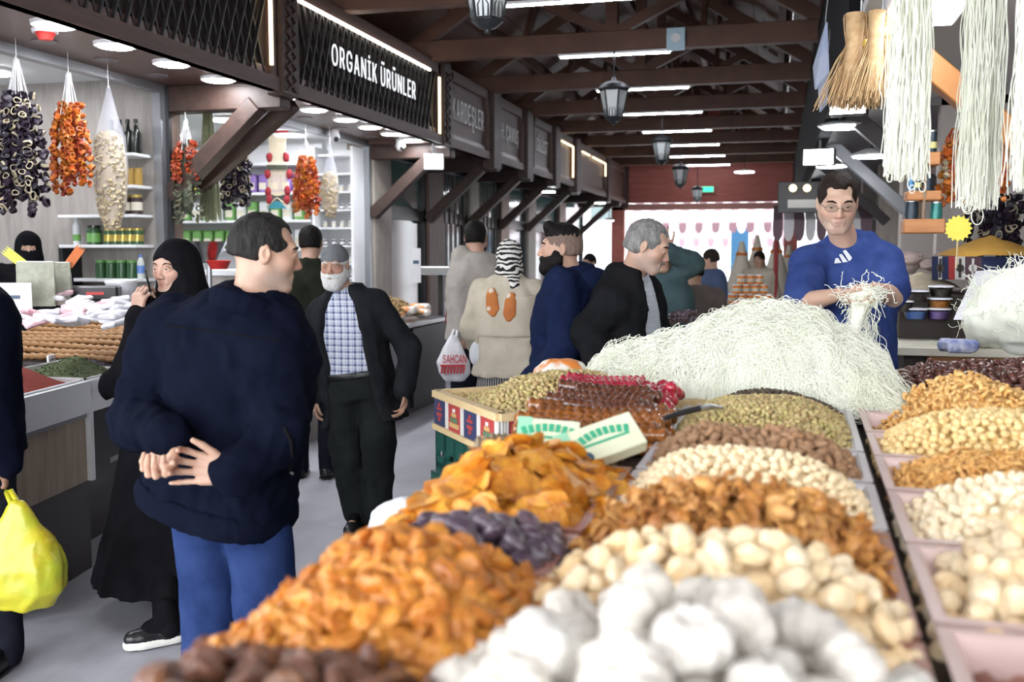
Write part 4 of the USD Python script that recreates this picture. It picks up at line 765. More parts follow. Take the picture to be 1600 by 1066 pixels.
part(f.p, 'shoulder_bag', folds(Body().ell(f.J['elL'] + V3(.05, -.07, -.16), (.05, .04, .08), .02).mesh(.012), .006), 'white_cloth', True, label='small cream shoulder bag'); part(f.p, 'bag_strap', tube([f.tl(-.13, -.10, .44), f.tl(-.16, -.150, .30), f.J['elL'] + V3(.05, -.085, -.10)], .007, 6), 'coat_beige', True)
B = Body(); B.loft(np.array([(-.78, 0, 0, .24, .22), (-.3, 0, 0, .21, .19), (0, 0, 0, .19, .15)]), .02, o=f.J['pelvis'] + V3(0, 0, -.08)); part(f.p, 'skirt', folds(B.mesh(.016), .012, (16, 16, 1), 6), 'skirt_stripe', True); f.shoes(res=.012)
#--- bearded man in the hoodie
f = Figure('bearded young man in a navy hoodie with pale drawstrings looking away sideways', (-1.0, 4.86, 0), 88, 1.76, head=(15, 2))
f.J['head'] = f.l(at(876, 389, 4.86)); f.H.c = f.J['head']; f.J['neck'] = f.l(at(893, 438, 4.9)); f.J['elL'] = V3(-.24, -.05, 1.13); f.J['elR'] = V3(.25, -.08, 1.14); f.J['wrR'] = V3(.22, .12, .96); f.J['wrL'] = V3(-.22, .12, .96)
f.hand('L', (0, .5, -1), (1, 0, 0)); f.body(.026, .0045, .008, base=(.47, .285, .205)); H = f.H
B = Body(); B.ell(H.w(0, -.01, .065), np.array((.070, .094, .066)) * H.s, .01, Rm=H.R); B.cone(H.w(-.02, .065, .112), H.w(.02, .065, .112), .025 * H.s, .025 * H.s, .03); B.ell(H.w(0, .125, .03), np.array((.08, .05, .055)) * H.s, .01, 's', H.R); B.half(H.w(0, 0, .045), -(H.R[:, 2] - .18 * H.R[:, 1]), .01); part(f.p, 'hair', folds(B.mesh(.006), .004, (40, 40, 25), 3), 'hair_dark', True)
part(f.p, 'faded_sides', H.hair(front=.05, back=-.04, thick=.0015), mat('fade', (.15, .10, .078), .8) and 'fade', True, label='short faded side hair')
part(f.p, 'beard', H.beard(.011, low=-.01, long=.008), 'hair_dark', True); H.features(f.p)
f.top('hoodie', 'hoodie_blue', bulk=.034, hem=-.14, sl=(.082, .072, .058), res=.013, collar=0, seed=9, amp=.008)
B = Body(); hp = [f.tl(.10 * math.sin(a), -.03 + .10 * math.cos(a), .495 - .035 * (1 + math.cos(a))) for a in np.linspace(.2, 2 * PI - .2, 18)]; B.chain(hp, [.030 + .022 * (math.cos(a) < -.3) for a in np.linspace(.2, 2 * PI - .2, 18)], .02); B.cone(f.tl(-.05, -.14, .45), f.tl(.05, -.14, .45), .055, .055, .05); part(f.p, 'hood', folds(B.mesh(.010), .005, (14, 14, 10), 2), 'hoodie_blue', True)
for x in (-.035, .035): c = part(f.p, 'drawstring', tube([f.tl(x, .088, .44), f.tl(x * 1.2, .160, .36), f.tl(x * 1.3, .172, .24 if x > 0 else .19)], .004, 6), 'white_cloth', True)
f.legs('trouser_navy', res=.02); f.shoes(res=.012)
#--- grey-haired man in the black blazer, leaning over the goods
f = Figure('grey haired man in a black blazer and pale checked shirt leaning toward the noodles', (-.74, 4.82, 0), -140, 1.78, head=(50, -20))
f.J['head'] = f.l(at(1012, 385, 4.62)); f.H.c = f.J['head']; f.J['neck'] = f.l(at(988, 432, 4.72)); f.J['pelvis'] = f.l(at(965, 600, 4.82))
f.J['shR'] = f.l(at(957, 476, 4.58)); f.J['shL'] = f.l(at(1003, 474, 4.9)); f.J['elR'] = f.l(at(918, 518, 4.60)); f.J['wrR'] = f.l(at(950, 590, 4.50)); f.J['elL'] = f.l(at(1035, 540, 4.98)); f.J['wrL'] = f.l(at(1045, 580, 4.8))
t = f.J['neck'] - f.J['pelvis']; t /= np.linalg.norm(t); x = f.J['shR'] - f.J['shL']; x -= t * (x @ t); x /= np.linalg.norm(x); f.T = np.stack([x, np.cross(t, x), t], 1)
f.hand('R', (0.1, .6, -1), (-1, 0, 0)); f.body(.026, .0045, .008, base=(.49, .30, .215), stub=(.38, .33, .31)); H = f.H
part(f.p, 'hair', H.hair(front=.075, recede=1.1, back=-.055, thick=.006), 'hair_grey', True); H.features(f.p, brow='hair_salt'); part(f.p, 'moustache', tube([H.w(-.026, .088, -.056), H.w(-.01, .100, -.051), H.w(.01, .100, -.051), H.w(.026, .088, -.056)], [.003, .006, .006, .003], 6), 'hair_grey', True)
f.top('shirt', 'shirt_fine', bulk=.004, hem=-.05, sl=(.06, .05, .035), amp=.004, seed=6, collar=.013, res=.012, belly=.03)
f.top('blazer', 'blazer_black', bulk=.032, hem=-.25, flare=.03, sl=(.074, .070, .06), amp=.010, seed=11, collar=0, shoulder=.062, belly=.012, opening=[((.0, .125, .57), (.0, .225, .25), .085, .150), ((.0, .225, .25), (.0, .26, -.35), .150, .19)], nk=.070)
f.legs('trouser_navy', res=.02, r=(.11, .09, .075)); f.shoes(res=.012)
#--- man with his hand on his head
f = Figure('man in a teal jacket with one arm raised to his head behind the blazer', (-.70, 6.40, 0), 170, 1.68, head=(20, 0))
f.J.update(elL=f.l(at(1082, 412, 6.3)), wrL=f.l(at(1042, 392, 6.2)), shL=f.l(at(1050, 432, 6.35)))
f.hand('L', (0.3, 0, 1), (0, -1, 0)); f.body(.03, .008, .009); part(f.p, 'hair', f.H.hair(), 'hair_dark', True); f.H.features(f.p); f.top('jacket', 'teal_cloth', bulk=.03, sl=(.075, .068, .055), res=.018); f.legs('trouser_navy', res=.022); f.shoes(res=.013)
f = Figure('man in a grey brown jacket standing close behind the teal jacket', (-.55, 7.0, 0), 20, 1.56, head=(0, 0)); f.body(.034, .010, .012); f.H.features(f.p); part(f.p, 'hair', f.H.hair(), 'hair_dark', True); f.top('jacket', 'mud_cloth', bulk=.03, res=.02); f.legs('trouser_navy', res=.022); f.shoes(res=.013)
#--- far shoppers in the daylight
for lab, px, D, rz, h, m_, hm in (('far man in a slate blue jacket bending to a white stall', 1112, 10.6, 75, 1.62, 'slate_blue', 'hair_brown'), ('far brown haired shopper among the bright stalls', 1187, 12.9, 160, 1.60, 'coat_beige', 'hair_brown'), ('far slim shopper in pale clothes beside the slate jacket', 1078, 12.5, 170, 1.58, 'white_cloth', 'hair_dark'), ('far shopper in red beneath the arcade lamps', 922, 12.0, 150, 1.57, 'red_cloth', 'hair_dark')):
    o = at(px, 395, D); f = Figure(lab, (o[0], o[1], 0), rz, h, head=(0, -8)); f.body(.034, .010, .013); f.H.features(f.p); part(f.p, 'hair', f.H.hair(res=.009), hm, True); f.top('jacket', m_, bulk=.035, res=.022); f.legs('trouser_navy', res=.024); f.shoes(res=.014)
#--- the vendor
f = Figure('vendor in a blue logo T-shirt and glasses teasing out white noodles', (.31, 4.58, .22), 176, 1.735, head=(8, -18), head_s=1.05)
f.J['head'] = f.l(at(1308, 316, 4.22)); f.H.c = f.J['head']; f.H.s *= 1.0; f.J['neck'] = f.l(at(1320, 372, 4.36)); f.J['pelvis'] = f.l(at(1325, 560, 4.44))
f.J['shR'] = f.l(at(1263, 412, 4.38)); f.J['shL'] = f.l(at(1380, 410, 4.38)); f.J['elR'] = f.l(at(1256, 466, 4.26)); f.J['elL'] = f.l(at(1392, 462, 4.26)); f.J['wrR'] = f.l(at(1312, 460, 4.05)); f.J['wrL'] = f.l(at(1366, 450, 4.05))
f.J['elR'] += V3(0, 0, -.02)
f.hand('R', f.l(at(1338, 478, 3.98)) - f.J['wrR'], f.l(at(1360, 455, 4.0)) - f.l(at(1310, 470, 4.06)), curl=((25, 40, 30), (28, 42, 30), (30, 45, 30), (32, 45, 30)), thumb=(35, 20)); f.hand('L', f.l(at(1338, 447, 3.97)) - f.J['wrL'], f.l(at(1340, 480, 4.0)) - f.l(at(1340, 440, 4.0)), curl=((25, 40, 30), (28, 42, 30), (30, 45, 30), (32, 45, 30)), thumb=(35, 20))
f.body(.022, .0042, .004, base=(.56, .36, .265), stub=(.38, .29, .25), jaw=1.14, arm=.050); H = f.H
part(f.p, 'hair', H.hair(front=.088, recede=1.0, back=-.05, thick=.006, res=.0055), 'hair_brown', True); H.features(f.p, brow='hair_dark')
for q in (-1, 1):
    ring = [H.w(q * .034 + .024 * math.cos(a), .108 - .012 * abs(.034 + q * .0 + .024 * math.cos(a) * q) / .05, .001 + .0155 * math.sin(a)) for a in np.linspace(0, 2 * PI, 17)]
    g = part(f.p, 'spectacle_rim', tube(ring, .0013, 5), 'glasses_wire', True, label='thin metal spectacle rim'); part(g, 'lens', hull(ring[:-1] + [r + H.R @ V3(0, .0012, 0) for r in ring[:-1]]), 'lens_glass', False); part(f.p, 'spectacle_arm', tube([H.w(q * .058, .098, .004), H.w(q * .077, .05, .006), H.w(q * .079, -.005, .006)], .0014, 5), 'glasses_wire', True)
part(f.p, 'spectacle_bridge', tube([H.w(-.011, .109, .003), H.w(0, .113, .006), H.w(.011, .109, .003)], .0013, 5), 'glasses_wire', True)
f.top('t_shirt', 'tee_blue', bulk=.022, hem=-.20, flare=.005, sl=(.074, .084, .06), cuff=-.16, res=.011, amp=.007, seed=15, collar=.010, belly=.030, shoulder=.066, nk=.060)
for quad in (((1305, 404), (1309, 403), (1315, 411), (1303, 412)), ((1310.5, 398), (1315, 396.5), (1325, 409.5), (1317, 410.5)), ((1316.5, 392), (1321.5, 390), (1336, 408), (1327, 409.5))):
    part(f.p, 'logo_bar', hull([on_cloth(1320, 402, d) + (f.l(at(x, y, 4.2)) - f.l(at(1320, 402, 4.2))) for x, y in quad for d in (-.012, .004)]), 'white_cloth', False, label='white slanted bar of the chest logo')
part(f.p, 'hem_label', hull([on_cloth(1372, 515, d) + (f.l(at(x, y, 4.2)) - f.l(at(1372, 515, 4.2))) for x in (1368, 1376) for y in (509, 521) for d in (-.012, .004)]), 'slate_blue', False, label='small square woven label near the hem')
f.legs('trouser_navy', res=.022); f.shoes(res=.013)
# ---------------------------------------------------------------- the long display table with trays, heaps and piles
TA = math.radians(-1.4)
def T(u, v, z): return V3(u * math.cos(TA) - v * math.sin(TA), u * math.sin(TA) + v * math.cos(TA), z)
def atz(px, py, z): d = at(px, py, 1.0) - V3(0, 0, CAM_H); return V3(0, 0, CAM_H) + d * (z - CAM_H) / d[2]
def in_view(P, m=.06):
    q = P - V3(0, 0, CAM_H); D = q @ _fw; x, y = (q @ _rt) / D * FOCAL_PX / 800, (q @ _up) / D * FOCAL_PX / 533
    return (D > .1) & (np.abs(x) < 1 + m) & (np.abs(y) < 1 + m)
ZT = 1.075
mat('tray_pink', (.60, .43, .40), .35, var=(.66, .50, .47), scale=3); mat('tray_brown', (.30, .12, .085), .35, var=(.36, .16, .12), scale=4); mat('tray_grey', (.55, .53, .55), .35)
mat('table_dark', (.030, .020, .016), .6); mat('pale_wood', (.55, .40, .20), .5, var=(.66, .50, .28), scale=6, stretch=(1, 12, 12)); mat('green_crate', (.012, .075, .060), .4)
def tray(label, u0, u1, v0, v1, m='tray_pink', z=ZT, h=.058, w=.020, name='display_tray', T=T, slope=.012):
    t = thing(name, label, 'tray'); c = []
    o, i = .0, w
    def ring(d, zz): return [T(*p, zz) for p in ((u0 + d, v0 + d), (u1 - d, v0 + d), (u1 - d, v1 - d), (u0 + d, v1 - d))]
    R = [ring(slope + .006, z), ring(.004, z + h - .006), ring(0, z + h), ring(w - .004, z + h + .001), ring(w + .002, z + h - .004), ring(w + slope, z + .006)]
    V = np.vstack(R); F = []
    for a in range(len(R) - 1):
        for b in range(4): F.append([a * 4 + b, a * 4 + (b + 1) % 4, a * 4 + 4 + (b + 1) % 4, a * 4 + 4 + b])
    F.append([3, 2, 1, 0]); k = (len(R) - 1) * 4; F.append([k, k + 1, k + 2, k + 3])
    part(t, 'tray_body', (V, np.array(F)), m, 20); return t
class Kind:
    """one sort of goods: a few shapes as class prims"""
    def __init__(s, name, meshes, mats, smooth=60):
        s.name = name; s.cls = []; s.size = max(m.extents.max() for m in meshes)
        for i, m in enumerate(meshes):
            c = kind_class(name); part(c, 'flesh', m, mats[i % len(mats)], smooth); s.cls.append(c)
def euler_of(Rm):
    return np.degrees(np.array(trimesh.transformations.euler_from_matrix(np.block([[Rm, np.zeros((3, 1))], [np.zeros((1, 3)), 1]]), 'sxyz')))
def scatter(n_try, u0, u1, v0, v1, sp, r):
    """points no closer than sp"""
    cell = sp / math.sqrt(2); grid, out = {}, []
    for u, v in zip(r.uniform(u0, u1, n_try), r.uniform(v0, v1, n_try)):
        i, j = int(u / cell), int(v / cell); ok = True
        for a in range(i - 2, i + 3):
            for b in range(j - 2, j + 3):
                q = grid.get((a, b))
                if q is not None and (q[0] - u) ** 2 + (q[1] - v) ** 2 < sp * sp: ok = False; break
            if not ok: break
        if ok: grid[(i, j)] = (u, v); out.append((u, v))
    return np.array(out)
def heap(kind, rect, h0, sp, label, cat, group, core, stuff_label=None, p=(2.2, 2.2), scale=(.85, 1.15), flat=None, nmax=300, zb=ZT + .02, seed=1, lift=0., tilt=(0, 0), T=T, hf=None, under=1, drop=.55, holes=None, jit=.15):
    r = np.random.default_rng(seed); u0, u1, v0, v1 = rect
    def hgt(u, v):
        s, t = (u - u0) / (u1 - u0) * 2 - 1, (v - v0) / (v1 - v0) * 2 - 1
        if hf: return zb + hf(s, t)
        return zb + h0 * np.clip(1 - np.abs(s) ** p[0], 0, 1) * np.clip(1 - np.abs(t) ** p[1], 0, 1) + tilt[0] * s + tilt[1] * t + .25 * h0 * (meshkit.noise(np.stack([u * 9, v * 9, u * 0 + seed], -1)) - .5)
    P, Q, S, K = [], [], [], []; layers = []
    for L in range(1 + under):
        pts = scatter(int((u1 - u0) * (v1 - v0) / sp ** 2 * 9), u0, u1, v0, v1, sp, r)
        if holes: pts = pts[~holes(pts[:, 0], pts[:, 1])]
        n = len(pts); z = hgt(pts[:, 0], pts[:, 1]) - L * drop * sp + r.uniform(-jit, jit, n) * sp
        e = 1e-3; gu, gv = (hgt(pts[:, 0] + e, pts[:, 1]) - hgt(pts[:, 0] - e, pts[:, 1])) / (2 * e), (hgt(pts[:, 0], pts[:, 1] + e) - hgt(pts[:, 0], pts[:, 1] - e)) / (2 * e)
        W = np.array([T(a, b, c) for (a, b), c in zip(pts, z)]); rots = []
        for a, b in zip(gu, gv):
            if flat is None: Rm = trimesh.transformations.random_rotation_matrix(r.random(3))[:3, :3]
            else:
                nz = V3(-a, -b, 1) + r.normal(0, flat, 3); nz /= np.linalg.norm(nz); x = np.cross(nz, r.normal(size=3)); x /= np.linalg.norm(x); Rm = np.stack([x, np.cross(nz, x), nz], 1)
                if r.random() < .25: Rm = Rm @ np.diag([1, -1, -1])
            rots.append(Rm)
        layers.append((W, rots, r.uniform(*scale, n), r.integers(0, len(kind.cls), n)))
    W, rots, sc, kk = layers[0]; d = np.linalg.norm(W - V3(0, 0, CAM_H), axis=1); vis = np.where(in_view(W))[0]; vis = vis[np.argsort(d[vis])][:nmax]; own = np.zeros(len(W), bool); own[vis] = True
    for i in vis: copy_of(kind.cls[kk[i]], kind.name, label, cat, group, W[i], euler_of(rots[i]), sc[i])
    rest = [(W[i], rots[i], sc[i], kk[i]) for i in np.where(~own)[0]] + [t for l in layers[1:] for t in zip(*l)]
    rest = [t for t in rest if in_view(t[0][None], .25)[0]]
    nm = path('/World', kind.name + '_heap'); x = UsdGeom.Xform.Define(stage, nm); tag(x.GetPrim(), stuff_label or 'the rest of the ' + group, cat, None, 'stuff')
    if rest:
        pi = UsdGeom.PointInstancer.Define(stage, nm + '/loose_pieces'); tg = []
        for j, c in enumerate(kind.cls):
            q = UsdGeom.Xform.Define(stage, f'{nm}/loose_pieces/piece_{j}'); q.GetPrim().GetReferences().AddInternalReference(c); tg.append(q.GetPath())
        pi.CreatePrototypesRel().SetTargets(tg); pi.CreateProtoIndicesAttr([int(t[3]) for t in rest]); pi.CreatePositionsAttr([Gf.Vec3f(*map(float, t[0])) for t in rest]); pi.CreateScalesAttr([Gf.Vec3f(float(t[2])) for t in rest])
        qs = [trimesh.transformations.quaternion_from_matrix(np.block([[t[1], np.zeros((3, 1))], [np.zeros((1, 3)), 1]])) for t in rest]; pi.CreateOrientationsAttr(Vt.QuathArray([Gf.Quath(float(q[0]), float(q[1]), float(q[2]), float(q[3])) for q in qs]))
        tag(pi.GetPrim(), kind='stuff')
    U, Vv = np.linspace(u0 + sp * .3, u1 - sp * .3, 18), np.linspace(v0 + sp * .3, v1 - sp * .3, 18); A, Bv = np.meshgrid(U, Vv, indexing='ij'); Z = np.maximum(hgt(A, Bv) - sp * (drop * under + .35), zb - .015)
    if holes: Z = np.where(holes(A, Bv), zb - .016, Z)
    V = np.array([T(a, b, c) for a, b, c in zip(A.ravel(), Bv.ravel(), Z.ravel())]); i, j = np.meshgrid(np.arange(17), np.arange(17), indexing='ij'); q = np.stack([i * 18 + j, (i + 1) * 18 + j, (i + 1) * 18 + j + 1, i * 18 + j + 1], -1).reshape(-1, 4)
    part(nm, 'core', (V, q), core, True, kind='stuff')
# ---- shapes of the goods
def dent(m, c, r, d):
    v = np.array(m.vertices); g = np.exp(-((v - np.asarray(c)) ** 2).sum(1) / r ** 2)[:, None]; n = v / (np.linalg.norm(v, axis=1, keepdims=True) + 1e-9); m.vertices = v - n * g * d; return m
def white_fig(i):
    m = blob(i, 3, .12, 1.6, (1, 1, .80)); v = np.array(m.vertices); v *= (1 + .05 * np.cos(np.arctan2(v[:, 1], v[:, 0]) * (5 + i)))[:, None] ** 1; m.vertices = v; dent(m, (.1, 0, .8), .38, .42); dent(m, (0, .1, -.8), .34, .34); m.apply_scale(.036); return m
def strip(i, L=.05, w=.016, th=.005, bend=200, seed=0, n=9, twist=.5):
    """a dried slice: a bent, uneven band"""
    r = np.random.default_rng(100 + i + seed); a = np.radians(np.linspace(-bend / 2, bend / 2, n)); R_ = L / max(.3, math.radians(bend)); V = []
    for k, t in enumerate(a):
        c = V3(math.sin(t) * R_, 0, -math.cos(t) * R_ + R_); tg = V3(math.cos(t), 0, math.sin(t)); nr = np.cross(tg, (0, 1, 0)); tw = twist * (k / n - .5); up_ = V3(0, 1, 0) * math.cos(tw) + nr * math.sin(tw); nn = np.cross(tg, up_); ww = w * (.45 + .55 * math.sin(PI * (k + .6) / n)) * r.uniform(.8, 1.15); hh = th * r.uniform(.8, 1.2)
        for q in range(8):
            b = q * PI / 4; V.append(c + up_ * math.cos(b) * ww * .5 + nn * math.sin(b) * hh * .5 + r.normal(0, .0004, 3))
    V = np.array(V); F = []
    for k in range(n - 1):
        for q in range(8): F.append([k * 8 + q, k * 8 + (q + 1) % 8, (k + 1) * 8 + (q + 1) % 8, (k + 1) * 8 + q])
    m = trimesh.Trimesh(V, np.vstack([np.array(F)[:, [0, 1, 2]], np.array(F)[:, [0, 2, 3]], [[0, 8 - j, 7 - j] for j in range(1, 7)], [[(n - 1) * 8, (n - 1) * 8 + j, (n - 1) * 8 + j + 1] for j in range(1, 7)]]), process=False); m.apply_translation((0, 0, -R_ * .3)); return m
def saucer(i, R_=.036, th=.007, cup=.012):
    """a dried round slice, curled and with a raised uneven rim"""
    r = np.random.default_rng(300 + i); n, k = 18, 6; V = []; ph = r.uniform(0, 6, 3)
    for side in (1, -1):
        for a in range(k):
            t = a / (k - 1)
            for b in range(n):
                an = b * 2 * PI / n; rr = R_ * t * (1 + .10 * math.sin(2 * an + ph[0]) + .06 * math.sin(5 * an + ph[1])); z = cup * t ** 2 * (.7 + .6 * math.sin(an * 2 + ph[2])) + side * th * .5 * math.sqrt(max(0, 1 - t ** 4)) + (.0012 * math.sin(an * 7 + ph[0]) * t if side > 0 else 0); V.append((rr * math.cos(an), rr * math.sin(an), z))
    F = []
    for s_ in range(2):
        o = s_ * k * n
        for a in range(k - 1):
            for b in range(n):
                q = [o + a * n + b, o + a * n + (b + 1) % n, o + (a + 1) * n + (b + 1) % n, o + (a + 1) * n + b]; F.append(q[::-1] if s_ == 0 else q)
    F = np.array(F); m = trimesh.Trimesh(np.array(V), np.vstack([F[:, [0, 1, 2]], F[:, [0, 2, 3]]]), process=False); return m
def crescent(i, R_=.0092, r0=.0050): 
    a = np.linspace(-1.4 - .1 * i, 1.4, 9); return tube([(R_ * math.cos(t), R_ * math.sin(t) * 1.1, 0) for t in a], r0 * (.45 + .75 * np.sin(np.linspace(.25, PI - .25, 9)) * (1.15 - np.linspace(0, .5, 9))), 7)
E_ = lambda i, s, amp=.06, sub=2, f=1.2: blob(i, sub, amp, f, s)
RB = lambda *c: [(i / max(1, len(c) - 1), k) for i, k in enumerate(c)]
mat('fig_white', (.60, .575, .52), .8, var=(.78, .76, .72), scale=22, bump=.5, bscale=60, obj_random=RB((.90, .86, .80), (1, 1, 1), (.96, .93, .90), (.99, .97, .94)), detail=5)
mat('lump_cream', (.74, .60, .38), .7, var=(.88, .80, .64), scale=40, bump=.4, bscale=90, obj_random=RB((.82, .74, .62), (1, .97, .92), (.95, .80, .60), (1, .95, .86)))
mat('slice_orange', (.36, .150, .040), .5, var=(.70, .40, .13), scale=45, bump=.3, bscale=120, obj_random=RB((.72, .52, .40), (1, .95, .85), (1, .85, .62), (.80, .62, .45), (1, 1, 1)))
mat('chickpea', (.84, .67, .42), .6, var=(.90, .77, .55), scale=80, bump=.2, bscale=150, obj_random=RB((.90, .88, .84), (1, 1, 1), (1, .94, .86)))
mat('almond_brown', (.30, .165, .085), .6, var=(.42, .25, .14), scale=90, bump=.4, bscale=250, stretch=(1, 1, .3), obj_random=RB((.75, .72, .70), (1, 1, 1), (1.0, .92, .82)))
mat('pistachio', (.42, .32, .15), .55, var=(.68, .58, .32), scale=70, bump=.2, bscale=150, obj_random=RB((.55, .50, .42), (1, .98, .9), (.80, .84, .58), (1, .92, .80), (.62, .50, .40)))
mat('dark_mix', (.05, .035, .028), .5, var=(.12, .09, .06), scale=60, obj_random=RB((.5, .5, .5), (1, 1, 1), (1, .9, .6)))
mat('date_brown', (.085, .030, .022), .28, var=(.16, .06, .04), scale=50, bump=.25, bscale=120, stretch=(1, 1, .4), obj_random=RB((.6, .55, .6), (1, 1, 1), (.85, .75, .85), (1, .85, .7)), coat=.3)
mat('cashew', (.70, .42, .14), .5, var=(.84, .58, .25), scale=70, obj_random=RB((.82, .72, .60), (1, 1, 1), (1, .92, .80), (.9, .75, .55)))
mat('hazelnut', (.78, .56, .24), .5, var=(.88, .70, .38), scale=80, obj_random=RB((.85, .78, .66), (1, 1, 1), (1, .95, .85)))
mat('sliver', (.68, .36, .10), .5, var=(.82, .50, .18), scale=70, obj_random=RB((.8, .7, .6), (1, 1, 1), (1, .92, .8)))
mat('peanut_pale', (.86, .72, .48), .55, var=(.92, .84, .66), scale=60, obj_random=RB((.92, .86, .78), (1, 1, 1), (1, .95, .88)))
mat('apricot', (.46, .140, .018), .38, var=(.68, .31, .055), scale=35, bump=.35, bscale=80, sss=.15, obj_random=RB((.72, .60, .52), (1, 1, 1), (1, .88, .70), (.86, .70, .55), (1, 1, .95)))
mat('apricot_dark', (.14, .062, .040), .42, var=(.22, .10, .055), scale=40, bump=.4, bscale=80, obj_random=RB((.55, .5, .55), (1, 1, 1), (.8, .7, .75), (1.0, .95, .62)))
mat('plum_date', (.055, .036, .055), .28, var=(.13, .095, .12), scale=30, bump=.25, bscale=90, coat=.4, obj_random=RB((.6, .6, .65), (1, 1, 1), (.85, .75, .85), (1, .9, .8)))
mat('persimmon', (.50, .155, .016), .35, var=(.82, .42, .055), scale=32, bump=.4, bscale=110, sss=.12, obj_random=RB((.75, .60, .45), (1, 1, 1), (1, .86, .66), (.9, .72, .5)))
mat('candied_red', (.33, .012, .030), .18, var=(.46, .03, .06), scale=60, coat=.6, obj_random=RB((.6, .6, .6), (1, 1, 1), (1, .8, .85)))
mat('syrup_brown', (.20, .062, .012), .16, var=(.34, .12, .025), scale=45, coat=.7, obj_random=RB((.5, .45, .4), (1, 1, 1), (1, .9, .7)))
mat('syrup_dark', (.075, .024, .014), .16, var=(.13, .045, .02), scale=45, coat=.7); mat('syrup_grey', (.18, .13, .075), .4, var=(.27, .20, .12), scale=60, bump=.3)
KF = Kind('dried_white_fig', [white_fig(i) for i in range(5)], ['fig_white'], True)
KL = Kind('cream_dried_fruit', [E_(20 + i, (.021, .017, .013), .2, 3, 1.8) for i in range(5)], ['lump_cream'], True)
KS = Kind('dried_orange_slice', [strip(i, .054, .023, .0068, (150, 220, 90, 280, 120, 180)[i]) for i in range(6)], ['slice_orange'], 50)
KC = Kind('roasted_chickpea', [dent(E_(40 + i, (1, .94, .90), .10, 2, 1.6), (.9, 0, .3), .4, .2).apply_scale(.0086) for i in range(4)], ['chickpea'], True)
KA = Kind('brown_almond', [E_(50 + i, (.0155, .0100, .0078), .07) for i in range(4)], ['almond_brown'], True)
KP = Kind('pistachio_nut', [cat([E_(60 + i, (.0095, .0060, .0052), .08, 1), xf(E_(65 + i, (.0085, .0035, .0035), .08, 1), (0, .0025, .0025), rz=8)]) for i in range(4)], ['pistachio'], True)
KD = Kind('plump_date', [E_(70 + i, (.022, .0125, .0115), .09, 3, 1.7) for i in range(5)], ['date_brown'], True)
KW = Kind('roasted_cashew', [crescent(i) for i in range(4)], ['cashew'], True)
KH = Kind('golden_hazelnut', [E_(80 + i, (.0098, .0094, .0088), .08) for i in range(4)], ['hazelnut'], True)
KV = Kind('almond_sliver', [strip(i, .024, .010, .0045, 30 + 20 * i, 7, 6) for i in range(4)], ['sliver'], 50)
KN = Kind('pale_peanut', [E_(90 + i, (.0112, .0090, .0086), .10) for i in range(4)], ['peanut_pale'], True)
KI = Kind('dried_apricot', [dent(dent(E_(100 + i, (.0205, .0170, .0095), .34, 3, 2.1), (0, 0, .009), .008, .006), (.008, 0, -.009), .008, .005) for i in range(6)], ['apricot'], True)
KB = Kind('dark_dried_apricot', [dent(E_(110 + i, (.024, .020, .0105), .24, 3, 1.6), (0, 0, .010), .010, .006) for i in range(6)], ['apricot_dark'], True)
KM = Kind('large_dark_date', [E_(120 + i, (.027, .0155, .0145), .10, 3, 1.5) for i in range(5)], ['plum_date'], True)
KQ = Kind('dried_persimmon_slice', [saucer(i, .029 + .004 * (i % 3), .007, .010) for i in range(6)], ['persimmon'], 50)
KX = Kind('dark_raisin', [E_(130 + i, (.008, .005, .005), .15, 1) for i in range(3)], ['dark_mix'], True)
# ---- the table itself
t = thing('display_table', 'long dark market table under the rows of nut and fruit trays', 'table')
for j, (u0, u1, v0, v1) in enumerate([(-.60, .63, -.35, 2.0), (-.70, .63, 2.02, 3.10), (-.74, .63, 3.10, 4.0)]): part(t, 'table_top', hull([T(u, v, z) for u in (u0, u1) for v in (v0, v1) for z in (ZT - .045, ZT - .006)]), 'table_dark', False); part(t, 'skirt', hull([T(u, v, z) for u in (u0 + .06, u1 - .06) for v in (v0 + .02, v1 - .02) for z in (.0, ZT - .05)]), 'table_dark', False)
part(t, 'table_top', hull([T(u, v, z) for u in (.64, 1.14) for v in (-.3, 4.2) for z in (ZT - .045, ZT - .006)]), 'table_dark', False); part(t, 'skirt', hull([T(u, v, z) for u in (.66, 1.1) for v in (-.28, 4.18) for z in (0, ZT - .05)]), 'table_dark', False)
# middle row (B)
BU = (-.335, .150)
for lab, v0, v1, m in (('brown tray rim under the plump white dried figs', .45, 1.24, 'tray_brown'), ('brown tray beneath the orange dried fruit slices', 1.26, 1.73, 'tray_brown'), ('grey pink tray holding the pale chickpeas', 1.75, 2.09, 'tray_grey'), ('grey tray holding the brown almonds', 2.11, 2.42, 'tray_grey'), ('tray holding the speckled pistachio mix of the middle row', 2.44, 3.08, 'tray_grey')): tray(lab, BU[0], BU[1], v0, v1, m, h=.042)
heap(KF, (BU[0] - .022, BU[1] - .010, .45, 1.25), .138, .066, 'plump white dusted dried fig in the front heap of the middle row', 'dried fruit', 'white dried figs at the front of the middle row', 'fig_white', p=(2.4, 2.2), seed=1, drop=.7, flat=.6, scale=(.92, 1.10))
heap(KL, (BU[0] - .005, BU[1] - .01, 1.14, 1.40), .118, .031, 'lumpy cream coloured dried fruit lying between the white figs and the orange slices', 'dried fruit', 'cream dried fruit behind the white figs', 'lump_cream', p=(3, 2.2), seed=2)
heap(KS, (BU[0] - .0, BU[1] - .01, 1.30, 1.78), .125, .0270, 'curled brown orange dried fruit slice in the middle row heap', 'dried fruit', 'curled orange slices in the middle row', 'slice_orange', p=(3, 2.0), seed=3, under=2)
heap(KC, (BU[0] + .005, BU[1] - .012, 1.72, 2.12), .100, .0160, 'pale round roasted chickpea in the middle row tray', 'nut', 'pale chickpeas in the middle row', 'chickpea', p=(3, 2.2), seed=4)
